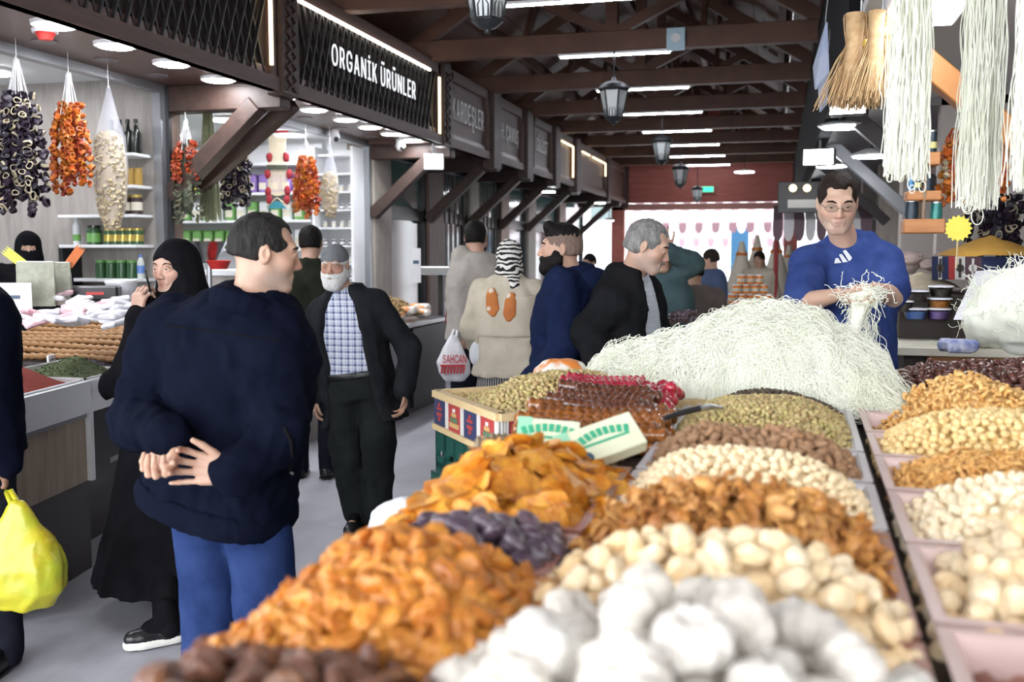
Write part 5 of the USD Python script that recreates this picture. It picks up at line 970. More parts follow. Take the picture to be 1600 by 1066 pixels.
heap(KA, (BU[0] + .005, BU[1] - .012, 2.10, 2.45), .095, .0185, 'brown skinned whole almond in the middle row tray', 'nut', 'brown almonds in the middle row', 'almond_brown', p=(3, 2.2), seed=5)
heap(KP, (BU[0] + .005, BU[1] - .012, 2.43, 3.07), .085, .0125, 'mixed beige and green pistachio kernel behind the brown almonds', 'nut', 'pistachios behind the almonds', 'pistachio', p=(3, 2.2), seed=6)
heap(KX, (BU[0] + .06, BU[1] - .03, 2.97, 3.13), .060, .0105, 'small dark raisin at the back edge of the middle row', 'dried fruit', 'dark raisins behind the pistachios', 'dark_mix', seed=7, zb=ZT + .035, nmax=140)
# right row (C)
CU = (.168, .64)
for lab, v0, v1 in (('empty pink plastic tray in the near corner with a few brown fruits', .86, 1.29), ('pink tray under the cream lumpy figs of the right row', 1.31, 1.655), ('pink tray under the pale peanuts of the right row', 1.675, 2.02), ('pink tray under the almond slivers of the right row', 2.04, 2.37), ('pink tray under the yellow hazelnuts of the right row', 2.385, 2.68), ('pale tray with its rim showing beside the cashews', 2.70, 3.02), ('pale half empty tray with a few stray raisins', 3.04, 3.36), ('pale tray under the heap of dark dates', 3.38, 4.10)): tray(lab, CU[0], CU[1], v0, v1, 'tray_pink', w=.020, slope=.008, h=.046)
heap(Kind('reddish_dried_fruit', [E_(140 + i, (.021, .016, .012), .22, 3, 1.8) for i in range(4)], [mat('red_fruit', (.24, .085, .065), .5, var=(.36, .16, .12), scale=50, bump=.3, obj_random=RB((.7, .65, .65), (1, 1, 1))) and 'red_fruit'], True), (CU[0] + .022, CU[1] - .03, .92, 1.19), .055, .030, 'reddish brown dried fruit in the near pink tray', 'dried fruit', 'reddish dried fruit in the near pink tray', 'red_fruit', seed=11, p=(2, 2))
heap(Kind('knobbly_dried_fig', [E_(150 + i, (.022, .019, .016), .2, 3, 1.6) for i in range(5)], ['lump_cream'], True), (CU[0] + .018, CU[1] - .0, 1.315, 1.675), .095, .032, 'knobbly cream dried fig in the right row', 'dried fruit', 'knobbly cream figs in the right row', 'lump_cream', seed=12, p=(2.6, 3.4), tilt=(.015, 0))
heap(KN, (CU[0] + .016, CU[1] + .02, 1.665, 2.05), .095, .0172, 'pale blanched peanut in the right row tray', 'nut', 'pale peanuts in the right row', 'peanut_pale', seed=13, p=(2.6, 3.4), tilt=(.02, 0))
heap(KV, (CU[0] + .018, CU[1] + .0, 2.03, 2.40), .062, .0135, 'orange toasted almond sliver in the right row', 'nut', 'almond slivers in the right row', 'sliver', seed=14, p=(2.6, 3.4), tilt=(.01, 0))
heap(KH, (CU[0] + .014, CU[1] + .02, 2.37, 2.76), .100, .0168, 'yellow round hazelnut in the right row', 'nut', 'yellow hazelnuts in the right row', 'hazelnut', seed=15, p=(2.6, 3.4), tilt=(.012, 0))
heap(KW, (CU[0] + .03, CU[1] + .04, 2.72, 3.34), .135, .0190, 'golden curved cashew in the tall heap before the dates', 'nut', 'golden cashews before the dates', 'cashew', seed=16, tilt=(.045, 0), p=(1.6, 2.2), holes=lambda u, v: (v > 3.04) & (u < .30))
heap(KD, (CU[0] + .04, 1.10, 3.40, 4.12), .10, .027, 'glossy dark brown date in the long heap before the vendor', 'dried fruit', 'dark dates before the vendor', 'date_brown', seed=17, p=(4, 2.2), tilt=(.035, 0))
for i, (u, v) in enumerate([(.225, 3.12), (.245, 3.16), (.26, 3.10), (.29, 3.20)]): copy_of(KX.cls[i % 3], 'stray_raisin', 'stray brown raisin lying in the half empty pale tray', 'dried fruit', 'stray raisins in the pale tray', T(u, v, ZT + .013), (0, 0, 40 * i), 1.7)
# left row (A)
AU = (-.640, -.335)
for lab, v0, v1, m in (('brown tray rim under the orange apricots', .40, 1.29, 'tray_brown'), ('brown tray rim beside the large dark dates', 1.31, 1.52, 'tray_brown'), ('brown tray rim under the orange persimmon slices', 1.54, 2.04, 'tray_brown')): tray(lab, AU[0] + .03, AU[1] + .005, v0, v1, m)
heap(KB, (AU[0] - .05, AU[1] + .02, .42, 1.05), .085, .031, 'dark brown dried apricot at the near end of the left row', 'dried fruit', 'dark apricots at the near end of the left row', 'apricot_dark', seed=21, flat=.55, p=(3, 2))
heap(KI, (AU[0] - .03, AU[1] + .036, .93, 1.37), .105, .0222, 'wrinkled bright orange dried apricot in the left row', 'dried fruit', 'orange apricots in the left row', 'apricot', seed=22, flat=.7, p=(2.4, 2.2), under=2)
heap(KM, (AU[0] + .03, AU[1] + .015, 1.27, 1.56), .080, .032, 'large purplish dark date behind the orange apricots', 'dried fruit', 'large dark dates behind the apricots', 'plum_date', seed=23, p=(2.6, 2.4), flat=.5)
heap(KQ, (AU[0] - .05, AU[1] + .02, 1.50, 2.08), .100, .036, 'glossy round orange dried persimmon slice in the left row', 'dried fruit', 'persimmon slices in the left row', 'persimmon', seed=24, flat=.42, p=(2.4, 2.2), under=2, jit=.25, drop=.4)
heap(KX, (-.58, -.34, 2.02, 2.24), .02, .011, 'small dark raisin around the two green lettered boxes', 'dried fruit', 'dark raisins around the green lettered boxes', 'dark_mix', seed=25, zb=ZT + .005, nmax=120)
# ---- strings of nuts in syrup, laid in layers
def sweet_string(label, a, b, r0, m, pieces, seed, group=None, sag=.006):
    a, b = np.asarray(a, float), np.asarray(b, float); L = np.linalg.norm(b - a); r = np.random.default_rng(seed); n = int(L / (r0 * 2 / 7)) ; s = np.linspace(0, 1, n); P = a + (b - a) * s[:, None] + np.stack([0 * s, .006 * np.sin(s * 5 + seed), -sag * np.sin(s * PI)], 1)
    k = pieces; rad = r0 * (.72 + .34 * np.abs(np.sin(s * k * PI)) + r.normal(0, .03, n)); rad[0] = rad[-1] = r0 * .4
    return solo('nut_string', label, 'sweet', tube(P, rad, 10), m, True, group=group)
for i in range(8): sweet_string('greyish brown nut string lying lowest, in front of the syrup strings', T(-.745 + .02 * (i % 3), 2.20 + .045 * (i % 5), ZT + .018 + .030 * (i // 5)), T(-.40 - .02 * (i % 2), 2.26 + .045 * (i % 5), ZT + .018 + .030 * (i // 5)), .019, 'syrup_grey', 20, i, 'greyish nut strings')
for i in range(13): sweet_string('glossy amber nut string in the middle layer of the sweets', T(-.715 + .02 * (i % 3), 2.40 + .042 * (i % 7), ZT + .025 + .036 * (i // 7) + .006 * (i % 7)), T(-.335 + .01 * (i % 4), 2.44 + .042 * (i % 7), ZT + .020 + .034 * (i // 7) + .006 * (i % 7)), .021, 'syrup_brown', 15, 10 + i, 'amber nut strings')
for i in range(10): sweet_string('glossy dark brown nut string below the red sweets', T(-.675 + .03 * (i % 3), 2.62 + .045 * (i % 5), ZT + .062 + .034 * (i // 5) + .006 * (i % 5)), T(-.40 + .02 * (i % 3), 2.60 + .045 * (i % 5), ZT + .056 + .034 * (i // 5) + .006 * (i % 5)), .021, 'syrup_dark', 13, 30 + i, 'dark nut strings')
for i in range(9): sweet_string('glossy crimson candied string at the back of the sweets', T(-.69 + .03 * (i % 2), 2.84 + .042 * (i % 5), ZT + .085 + .036 * (i // 5)), T(-.44, 2.83 + .042 * (i % 5), ZT + .085 + .036 * (i // 5)), .021, 'candied_red', 13, 50 + i, 'crimson candied strings')
r = np.random.default_rng(5); KR = Kind('candied_red_fruit', [E_(160 + i, (.022, .021, .020), .10, 3) for i in range(4)], ['candied_red'], True)
for i in range(60):
    u, v = r.uniform(-.50, -.335), r.uniform(2.68, 3.02); copy_of(KR.cls[i % 4], 'candied_red_fruit', 'round glossy crimson candied fruit heaped beside the crimson strings', 'sweet', 'crimson candied fruit balls', T(u, v, ZT + .045 + .075 * max(0, 1 - ((v - 2.87) / .22) ** 2) * r.uniform(.55, 1)), r.uniform(0, 360, 3), r.uniform(.8, 1.15))
# two boxes with green lettering
mat('carton_cream', (.66, .68, .48), .45, var=(.72, .74, .56), scale=5); mat('carton_green', (.045, .36, .20), .45); mat('carton_mint', (.30, .62, .42), .45); mat('print_navy', (.05, .09, .14), .5)
def sweet_box(label, c, rz, rx, ry, w=.23, d=.115, h=.035):
    t = thing('sweet_box', label, 'box'); R_ = trimesh.transformations.euler_matrix(math.radians(rx), math.radians(ry), math.radians(rz)); R_[:3, 3] = c
    def add(n, m, mt, lab=None): m = m.copy(); m.apply_transform(R_); part(t, n, m, mt, False, label=lab)
    add('carton', box(-w / 2, w / 2, -d / 2, d / 2, -h, 0, .002), 'carton_cream'); add('side_flap', box(-w / 2 - .001, -w / 2 + .03, -d / 2 - .001, d / 2 + .001, -h - .001, .001), 'carton_mint', 'pale green end flap')
    add('print_arc', cat([xf(box(-.0055, .0055, -.010, .010, 0, .0012), (-.052 + k * .0145, .006 + .012 * math.sin(k / 8 * PI), 0), rz=22 - k * 5.5) for k in range(9)]), 'carton_green', 'arched band of green print')
    add('underline', box(-.04, .065, -.010, -.004, 0, .001), 'carton_green'); add('round_seal', xf(disc(.014, 0, .0012, 20), (-.045, -.034, 0)), 'print_navy')
sweet_box('cream box with green lettering tilted up among the sweets, the larger one in view', T(-.405, 2.07, ZT + .108), 30, 40, -16, .18, .09)
sweet_box('cream box with green lettering half sunk behind the persimmon slices', T(-.520, 2.07, ZT + .112), 10, 48, 4, .135, .08)
# scoop
t = thing('metal_scoop', 'steel scoop handle sticking out of the pistachios beside the red sweets', 'scoop'); part(t, 'handle', tube([T(-.325, 2.50, ZT + .088), T(-.285, 2.54, ZT + .098), T(-.24, 2.58, ZT + .106)], [.007, .008, .008], 10), 'dark_plastic'); part(t, 'collar', tube([T(-.245, 2.575, ZT + .105), T(-.22, 2.60, ZT + .107), T(-.19, 2.63, ZT + .100)], [.009, .009, .005], 10), 'steel')
# ---- patterned tray of pistachios on the green crate stand
zb = 1.12; F_, L_, R_ = atz(781, 652, zb), atz(680, 614, zb), atz(893, 598, zb); ex = L_ - F_; ey = R_ - F_; lx, ly = np.linalg.norm(ex), np.linalg.norm(ey); ex /= lx; ey = np.cross((0, 0, 1), ex) * -1; ey = ey if ey @ (R_ - F_) > 0 else -ey
def TP(u, v, z): return F_ * V3(1, 1, 0) + ex * u + ey * v + V3(0, 0, z)
ly *= .93
mat('kilim_red', (.36, .035, .035), .8); mat('kilim_navy', (.02, .03, .09), .8); mat('kilim_white', (.62, .60, .56), .8); mat('kilim_gold', (.50, .32, .12), .8); mat('kilim_green', (.08, .16, .08), .8)
t = thing('pistachio_tray', 'square wooden tray wrapped in woven kilim bands and heaped with pistachios', 'tray'); pb = lambda u0, u1, v0, v1, z0, z1: hull([TP(u, v, z) for u in (u0, u1) for v in (v0, v1) for z in (z0, z1)])
part(t, 'tray_floor', pb(.01, lx - .01, .01, ly - .01, zb - .10, zb - .02), 'kilim_navy', False)
for u0, u1, v0, v1 in ((0, lx, -.012, .02), (0, lx, ly - .02, ly + .012), (-.012, .02, 0, ly), (lx - .02, lx + .012, 0, ly)): part(t, 'rim', pb(u0, u1, v0, v1, zb - .012, zb + .010), 'pale_wood', False); part(t, 'lower_rail', pb(u0, u1, v0, v1, zb - .118, zb - .10), 'pale_wood', False)
def kilim(L, fn):
    n = max(3, round(L / .13)); w = L / n
    for k in range(n):
        a = k * w; red = k % 2 == 0; part(t, 'kilim_band', fn(a + w * .24, a + w, .0, zb - .10, zb - .012), 'kilim_red' if red else 'kilim_navy', False)
        for q in (.02, .09, .16): part(t, 'white_stripe', fn(a + w * q, a + w * (q + .045), .001, zb - .10, zb - .012), 'kilim_white', False)
        for j, (hw, z0, z1) in enumerate(((.30, .012, .030), (.22, .030, .047), (.14, .047, .062), (.07, .062, .076)) if red else ((.06, .015, .030), (.16, .030, .045), (.16, .050, .062), (.06, .062, .076))): part(t, 'kilim_motif', fn(a + w * (.62 - hw), a + w * (.62 + hw), .002, zb - .10 + z0, zb - .10 + z1 - .003), ('kilim_gold', 'kilim_green', 'kilim_gold', 'kilim_white')[j] if red else 'kilim_red', False)
kilim(lx, lambda a, b, d, z0, z1: pb(a, b, -.004 - d, .0, z0, z1)); kilim(ly, lambda a, b, d, z0, z1: pb(-.004 - d, 0, a, b, z0, z1))
heap(Kind('shelled_pistachio', [cat([E_(170 + i, (.0105, .0068, .0056), .08, 1), xf(E_(175 + i, (.009, .004, .004), .08, 1), (0, .003, .003), rz=8)]) for i in range(4)], ['pistachio'], True), (.02, lx - .02, .02, ly - .02), .085, .0135, 'split pistachio in the kilim wrapped tray', 'nut', 'pistachios in the kilim wrapped tray', 'pistachio', T=TP, zb=zb - .012, seed=31, p=(2.0, 2.0))
t = thing('green_crate', 'dark green slatted plastic crate on legs below the kilim tray', 'crate'); zc0, zc1 = .86, zb - .12
for face in range(2):
    L = lx if face == 0 else ly; fb = (lambda a, b, z0, z1, d=.012: pb(a, b, -.0, d, z0, z1)) if face == 0 else (lambda a, b, z0, z1, d=.012: pb(0, d, a, b, z0, z1))
    for z0, z1 in ((zc1 - .065, zc1), (zc1 - .125, zc1 - .085), (zc0, zc0 + .035)): part(t, 'slat', fb(.0, L, z0, z1), 'green_crate', False)
    n = 6
    for k in range(n + 1): part(t, 'rib', fb(L * k / n - .012 if k else 0, L * k / n + .012 if k < n else L, zc0, zc1, .014), 'green_crate', False)
part(t, 'back_panel', pb(.03, lx, .03, ly, zc0, zc0 + .02), 'green_crate', False); part(t, 'liner', pb(.02, lx - .01, .02, ly - .01, zc0 + .02, zc1 - .01), 'black_metal', False)
for u, v in ((0, 0), (lx - .05, 0), (lx - .05, ly - .05), (0, ly - .05)): part(t, 'leg', pb(u, u + .05, v, v + .05, 0, zc0), 'green_crate', False)
for u0, u1, v0, v1 in ((-.015, lx + .015, -.012, .01), (-.012, .01, -.015, ly + .015)): part(t, 'skirt_rail', pb(u0, u1, v0, v1, zc0 - .04, zc0), 'green_crate', False)
# orange and white package behind the pistachio tray
mat('pack_orange', (.72, .26, .06), .35, var=(.80, .78, .74), scale=7, ramp=[(.42, (.72, .24, .05)), (.5, (.80, .76, .70)), (.62, (.80, .76, .72)), (.66, (.70, .22, .05))])
t = thing('snack_packet', 'crinkled orange and white packet lying behind the pistachio tray', 'packet'); c = at(878, 582, 3.55); part(t, 'film', folds(Body().ell(c, (.10, .075, .045), .02).mesh(.010), .010, (22, 22, 22), 3), 'pack_orange', 40); part(t, 'end_crimp', folds(Body().ell(c + V3(.10, .03, -.02), (.05, .06, .03), .02).mesh(.010), .008, (25, 25, 25), 4), mat('pack_white', (.78, .76, .76), .35) and 'pack_white', 40)
t = thing('white_sack', 'white sack bulging at the foot of the left row of trays', 'sack'); part(t, 'cloth', folds(Body().ell(at(640, 815, 2.6) + V3(0, 0, -.0), (.10, .10, .05), .03).ell(at(655, 850, 2.55), (.11, .11, .10), .05).cone(at(655, 870, 2.55), at(655, 870, 2.55) * V3(1, 1, 0) + V3(0, 0, .18), .12, .13, .05).half((0, 0, .001), (0, 0, -1)).mesh(.012), .016, (14, 14, 14), 5), 'white_cloth', True)
# ---- noodles: a great heap of thin pale strands, plus hanks that hang from the canopy
mat('noodle', (.86, .88, .74), .55, var=(.93, .94, .84), scale=6, spec=.3)
def curves(parent, name, strands, w, m, label=None, kind=None):
    p = path(parent, name); c = UsdGeom.BasisCurves.Define(stage, p); c.CreateTypeAttr('cubic'); c.CreateBasisAttr('catmullRom'); c.CreateWrapAttr('nonperiodic')
    c.CreateCurveVertexCountsAttr([len(s) for s in strands]); P = np.vstack(strands).astype(np.float32); c.CreatePointsAttr(Vt.Vec3fArray.FromNumpy(P)); c.CreateWidthsAttr(Vt.FloatArray.FromNumpy(np.full(len(P), w, np.float32))); c.SetWidthsInterpolation('vertex')
    UsdShade.MaterialBindingAPI.Apply(c.GetPrim()).Bind(M[m]); tag(c.GetPrim(), label, None, None, kind); return p
# ---------------------------------------------------------------- noodles
r = np.random.default_rng(11)
NX = np.array([-.77, -.725, -.657, -.56, -.453, -.322, -.2, -.108, .0, .08, .184, .266, .32]); NZ = np.array([1.10, 1.134, 1.215, 1.25, 1.275, 1.335, 1.375, 1.392, 1.385, 1.365, 1.285, 1.235, 1.13])
def mound(u, v):
    """height of the noodle heap over the table plane"""
    prof = np.interp(u, NX, NZ) - 1.10; t = (v - 3.50) / np.where(v < 3.50, .42, .44); ed = np.clip(1 - np.abs(t) ** 2.0, 0, 1) ** .7; return 1.10 + prof * ed + .022 * (meshkit.noise(np.stack([u * 9, v * 9, u * 0], -1), 3) - .5) + .040 * (meshkit.noise(np.stack([u * 19, v * 19, u * 0], -1), 6) - .55)
U, Vv = np.linspace(-.77, .32, 60), np.linspace(3.09, 3.92, 36); A, B_ = np.meshgrid(U, Vv, indexing='ij'); Z = mound(A, B_) - .020
P = np.array([T(a, b, c) for a, b, c in zip(A.ravel(), B_.ravel(), Z.ravel())]); i, j = np.meshgrid(np.arange(59), np.arange(35), indexing='ij'); q = np.stack([i * 36 + j, (i + 1) * 36 + j, (i + 1) * 36 + j + 1, i * 36 + j + 1], -1).reshape(-1, 4)
nd = thing('noodle_heap', 'big heap of thin pale green white noodles in front of the vendor', 'noodles'); tag(stage.GetPrimAtPath(nd), kind='stuff')
part(nd, 'mass', (P, q), 'noodle', True, kind='stuff')
def curl(c, n=10, R_=.02, L=.12, flat=.35):
    """one springy strand that wanders near c over the heap"""
    a0, w = r.uniform(0, 2 * PI), r.uniform(-1.6, 1.6); d = V3(math.cos(a0), math.sin(a0), 0); p = np.array(c, float); out = []
    for k in range(n):
        out.append(p.copy()); a0 += w * .35 + r.normal(0, .35); p = p + V3(math.cos(a0), math.sin(a0), 0) * L / n
    return np.array(out)
S = []
for k in range(9500):
    u, v = r.uniform(-.755, .31), r.uniform(3.09, 3.85) if r.random() < .75 else r.uniform(3.06, 3.3); s_ = curl((u, v, 0), L=r.uniform(.06, .22)); lift = r.uniform(-.010, .014) + (.030 * np.sin(np.linspace(0, PI, len(s_))) * r.random() if r.random() < .35 else 0)
    s_[:, 2] = np.maximum(mound(s_[:, 0], s_[:, 1]), ZT + .01) + lift; S.append(np.array([T(*q_) for q_ in s_]))
curves(nd, 'loose_strands', S, .0019, 'noodle', kind='stuff')
# strands held between the vendor's hands
hb = thing('noodle_bunch', 'tangled bunch of noodles held in the hands of the vendor', 'noodles'); c0 = at(1350, 462, 3.97); S = []
part(hb, 'mass', folds(Body().ell(c0 + V3(0, 0, -.005), (.055, .04, .032), .02).cone(c0 + V3(-.01, 0, -.01), at(1335, 520, 3.95), .03, .018, .03).mesh(.008), .008, (40, 40, 40), 2), 'noodle', True, kind='stuff')
for k in range(260):
    p = c0 + r.normal(0, 1, 3) * V3(.036, .026, .020); n = 8; d = r.normal(0, 1, 3); out = [p]
    for e in range(n): d = d * .7 + r.normal(0, .8, 3) + V3(0, 0, -.25 * (k % 3 == 0)); out.append(out[-1] + d / np.linalg.norm(d) * .010)
    S.append(np.array(out))
for k in range(70):
    p = at(1340 + r.uniform(-14, 30), 485 + r.uniform(-5, 25), 3.96); out = [p]
    for e in range(7): out.append(out[-1] + V3(r.normal(0, .012), r.normal(0, .008), -.02 - .004 * e))
    S.append(np.array(out))
curves(hb, 'loose_strands', S, .0026, 'noodle', kind='stuff')
# second mound of noodles at the picture edge, in a clear bag heap
nd2 = thing('noodle_heap', 'smooth pale mound of noodles at the picture edge behind the dates', 'noodles'); tag(stage.GetPrimAtPath(nd2), kind='stuff'); c = at(1590, 485, 4.55)
part(nd2, 'mass', folds(Body().ell(c + V3(.05, .05, -.02), (.24, .20, .20), .05).ell(at(1540, 505, 4.6), (.10, .12, .10), .05).cone(at(1610, 450, 4.6), at(1690, 410, 4.6), .10, .12, .05).mesh(.018), .014, (16, 16, 16), 8), 'noodle', True, kind='stuff'); S = []
for k in range(700):
    th, ph = r.uniform(0, 2 * PI), math.acos(r.uniform(-.3, 1)); b = c + V3(.05, .05, -.02) + V3(.245 * math.sin(ph) * math.cos(th), .205 * math.sin(ph) * math.sin(th), .205 * math.cos(ph)); d = r.normal(0, 1, 3); out = [b]
    for e in range(7): d = d * .8 + r.normal(0, .5, 3); out.append(out[-1] + d / np.linalg.norm(d) * .016)
    S.append(np.array(out))
curves(nd2, 'loose_strands', S, .0026, 'noodle', kind='stuff')
def hank(label, px0, px1, py0, py1, D, n, seed, taper=.0, drape=.03):
    h = thing('noodle_hank', label, 'noodles'); q = np.random.default_rng(seed); S = []; ztop = max(at(px0, py0, D)[2], 2.42)
    a, b = at(px0, 395, D), at(px1, 395, D)
    for k in range(n):
        t = q.uniform(0, 1); y = q.normal(0, .030); top = a + (b - a) * (.5 + (t - .5) * (1 - taper)); bot = a + (b - a) * t; z1 = at(px0, py1 - abs(q.normal(0, .15)) * (py1 - py0) * (1.9 if q.random() < .4 else .7), D)[2]
        m = 12; s_ = np.linspace(0, 1, m); P = top + (bot - top) * (s_[:, None] ** .7); P[:, 1] += y; P[:, 2] = ztop + (z1 - ztop) * s_; P[:, 0] += np.cumsum(q.normal(0, .0036, m)) + .004 * np.sin(s_ * 9 + q.uniform(0, 6)); P[:, 1] += np.cumsum(q.normal(0, .0036, m)); S.append(P)
    for k in range(n // 60):                                # loops at the lower ends
        t = q.uniform(0, 1); p = a + (b - a) * t; z1 = at(px0, py1 + q.uniform(-40, 10), D)[2]; an = np.linspace(0, 2 * PI, 10); R_ = q.uniform(.008, .02); S.append(np.stack([p[0] + R_ * np.cos(an), p[1] + q.normal(0, .02) + 0 * an, z1 + R_ * 1.6 * np.sin(an)], 1))
    curves(h, 'strands', S, .0030, 'noodle', kind='stuff'); ctr = (a + b) / 2
    part(h, 'hook', tube([(ctr[0], ctr[1], ztop - .02), (ctr[0], ctr[1], 2.70)], .006, 6), 'steel'); part(h, 'hanging_rod', tube([(a[0] - .02, a[1], ztop - .01), (b[0] + .02, b[1], ztop - .01)], .010, 8), 'pale_wood')
hank('pale noodle hank hanging beside the brooms, leftmost of the three hanks', 1386, 1440, 0, 285, 3.15, 420, 1)
hank('wide pale noodle hank hanging in the middle of the three hanks', 1497, 1546, 0, 330, 3.2, 460, 2)
hank('pale noodle hank hanging at the picture edge, rightmost of the three hanks', 1582, 1650, 0, 300, 2.75, 520, 3)
# ---------------------------------------------------------------- the shop side behind the table
RX0, RXW = .40, 1.75
struct('canopy_ceiling', box(.38, 3.4, -1.5, 8.0, 2.72, 2.78), mat('canopy_white', (.62, .62, .62), .6) and 'canopy_white')
struct('wall_right', box(3.3, 3.4, -4, 24, 0, 4.2), 'grey_laminate'); struct('wall_right', box(RXW, RXW + .1, 9.4, 24.3, 0, 2.8), 'dark_panel')
struct('wall_right', box(1.15, 3.3, 8.0, 8.1, 0, 2.75), mat('wall_taupe', (.40, .36, .33), .6) and 'wall_taupe')
struct('soffit', box(.42, RXW, 8.0, 24.3, 2.66, 2.72), 'soffit_grey'); struct('trim_5', box(.34, .44, 5.6, 24.3, 2.60, 3.72), 'black_matte')
for i, y in enumerate([7.6, 8.2, 10.6, 13.0, 15.5, 18.0, 21.0]):
    struct('wall_pier', box(RXW - .55 if i else 1.95, RXW - .25 if i else 2.2, y, y + .3, 0, 2.66), 'pillar_stone' if i % 2 else 'wall_taupe')
    t = path('/World', 'overhang_bracket'); UsdGeom.Xform.Define(stage, t); tag(stage.GetPrimAtPath(t), kind='structure')
    part(t, 'brace', bar((.50, (5.3 if i == 0 else y) + .05, 2.68), (RXW - .45, (5.3 if i == 0 else y) + .05, 1.95), .12, .12, (0, 1, 0), .006), mat('brace_orange', (.34, .135, .03), .45) and 'brace_orange' if i == 0 else 'grey_metal' if i == 2 else 'dark_panel', False)
struct('roof_right', box(.40, 3.4, -4, 24.3, 4.15, 4.2), 'roof_wood')
struct('wall_upper', box(.36, .44, 5.6, 24.3, 3.70, 4.2), 'roof_wood'); struct('wall_upper', box(.40, .44, -1.5, 5.6, 2.78, 4.2), 'black_matte')
# light panels and floodlights under the canopy; the two nearest panels unseen, lighting the trays
for i, (x, y, w, l, lab) in enumerate([(.66, .55, .30, 1.1, 'unseen long white light panel under the canopy lighting the near trays'), (.66, 2.2, .30, 1.1, 'unseen long white light panel under the canopy lighting the middle trays'), (.62, 4.75, .34, .9, 'blazing white light panel at the top edge above the vendor')]):
    t = thing('canopy_lamp', lab, 'light panel', (x, y, 2.70)); part(t, 'housing', box(-w / 2, w / 2, -l / 2, l / 2, -.045, .02, .005), 'white_plastic', False); part(t, 'diffuser', box(-w / 2 + .015, w / 2 - .015, -l / 2 + .015, l / 2 - .015, -.050, -.045), 'panel_glow' if i < 2 else 'flood_glow', False)
for i, (px, py, D, s_, lab) in enumerate([(1326, 165, 7.0, .13, 'large square floodlight shining below the brooms'), (1280, 246, 9.0, .14, 'square floodlight shining farther along the dark fascia')]):
    c = at(px, py, D); t = thing('flood_lamp', lab, 'floodlight', c, rz=-12); part(t, 'housing', box(-s_, s_, -.04, .05, -s_ * .55, s_ * .55, .008), 'black_metal', False); part(t, 'lamp_face', box(-s_ * .92, s_ * .92, -.046, -.04, -s_ * .48, s_ * .48), 'flood_glow', False); part(t, 'arm', tube([(0, .03, 0), (0, .05, 2.68 - c[2])], .012, 8), 'grey_metal')
for i, (px, py, D) in enumerate([(1316, 196, 7.8), (1300, 258, 10.5), (1362, 242, 8.6)]):
    c = at(px, py, D); t = thing('dish_lamp', 'flat round white lamp under the side canopy, %s' % ['below the large floodlight', 'beyond the farther floodlight', 'by the pale pillar'][i], 'lamp', c); part(t, 'shade', lathe([(0, .05), (.06, .05), (.19, .0), (.17, -.012), (0, -.012)], 20), 'white_plastic', 40); part(t, 'diffuser', disc(.155, -.022, -.012, 20), 'lamp_inner', 40); part(t, 'cord', tube([(0, 0, .05), (0, 0, 2.70 - c[2])], .008, 6), 'black_metal')
for i, (px, py) in enumerate([(1239, 294), (1261, 294)]):
    c = at(px, py, 12.0); t = thing('spot_lamp', 'small warm round spot glowing on the dark board, %s of two' % ['first', 'second'][i], 'lamp', c); part(t, 'bulb', xf(trimesh.creation.icosphere(2, .045)), 'led_warm', True); part(t, 'socket', xf(disc(.03, 0, .08, 10), (0, .02, 0), rx=-90), 'black_metal')
t = thing('shop_board', 'dark shop board with two warm spots behind the vendor', 'shop sign', at(1252, 312, 12.2)); part(t, 'board', box(-.28, .28, 0, .06, -.16, .22, .006), 'dark_plastic', False); part(t, 'label_strip', box(-.16, .18, -.006, 0, -.10, .0), 'letter_grey', False)
for i, (p0, p1, p2, p3) in enumerate([((1290, 35), (1293, 115), (1273, 140), (1270, 105)), ((1292, 100), (1292, 160), (1280, 175), (1278, 135))]):
    D = 6.6 if i == 0 else 7.2; P = [at(*p, D + .1 * k) for k, p in enumerate((p0, p1, p2, p3))]; t = thing('banner', 'pale blue banner hanging edge on from the dark fascia, %s' % ('upper' if i == 0 else 'lower'), 'banner'); part(t, 'cloth', hull(P + [p + V3(.012, 0, 0) for p in P]), mat('banner_blue', (.42, .50, .72), .6, var=(.62, .68, .80), scale=6) and 'banner_blue', False); part(t, 'cord', tube([P[0], P[0] + V3(.02, 0, .25)], .005, 6), 'steel')
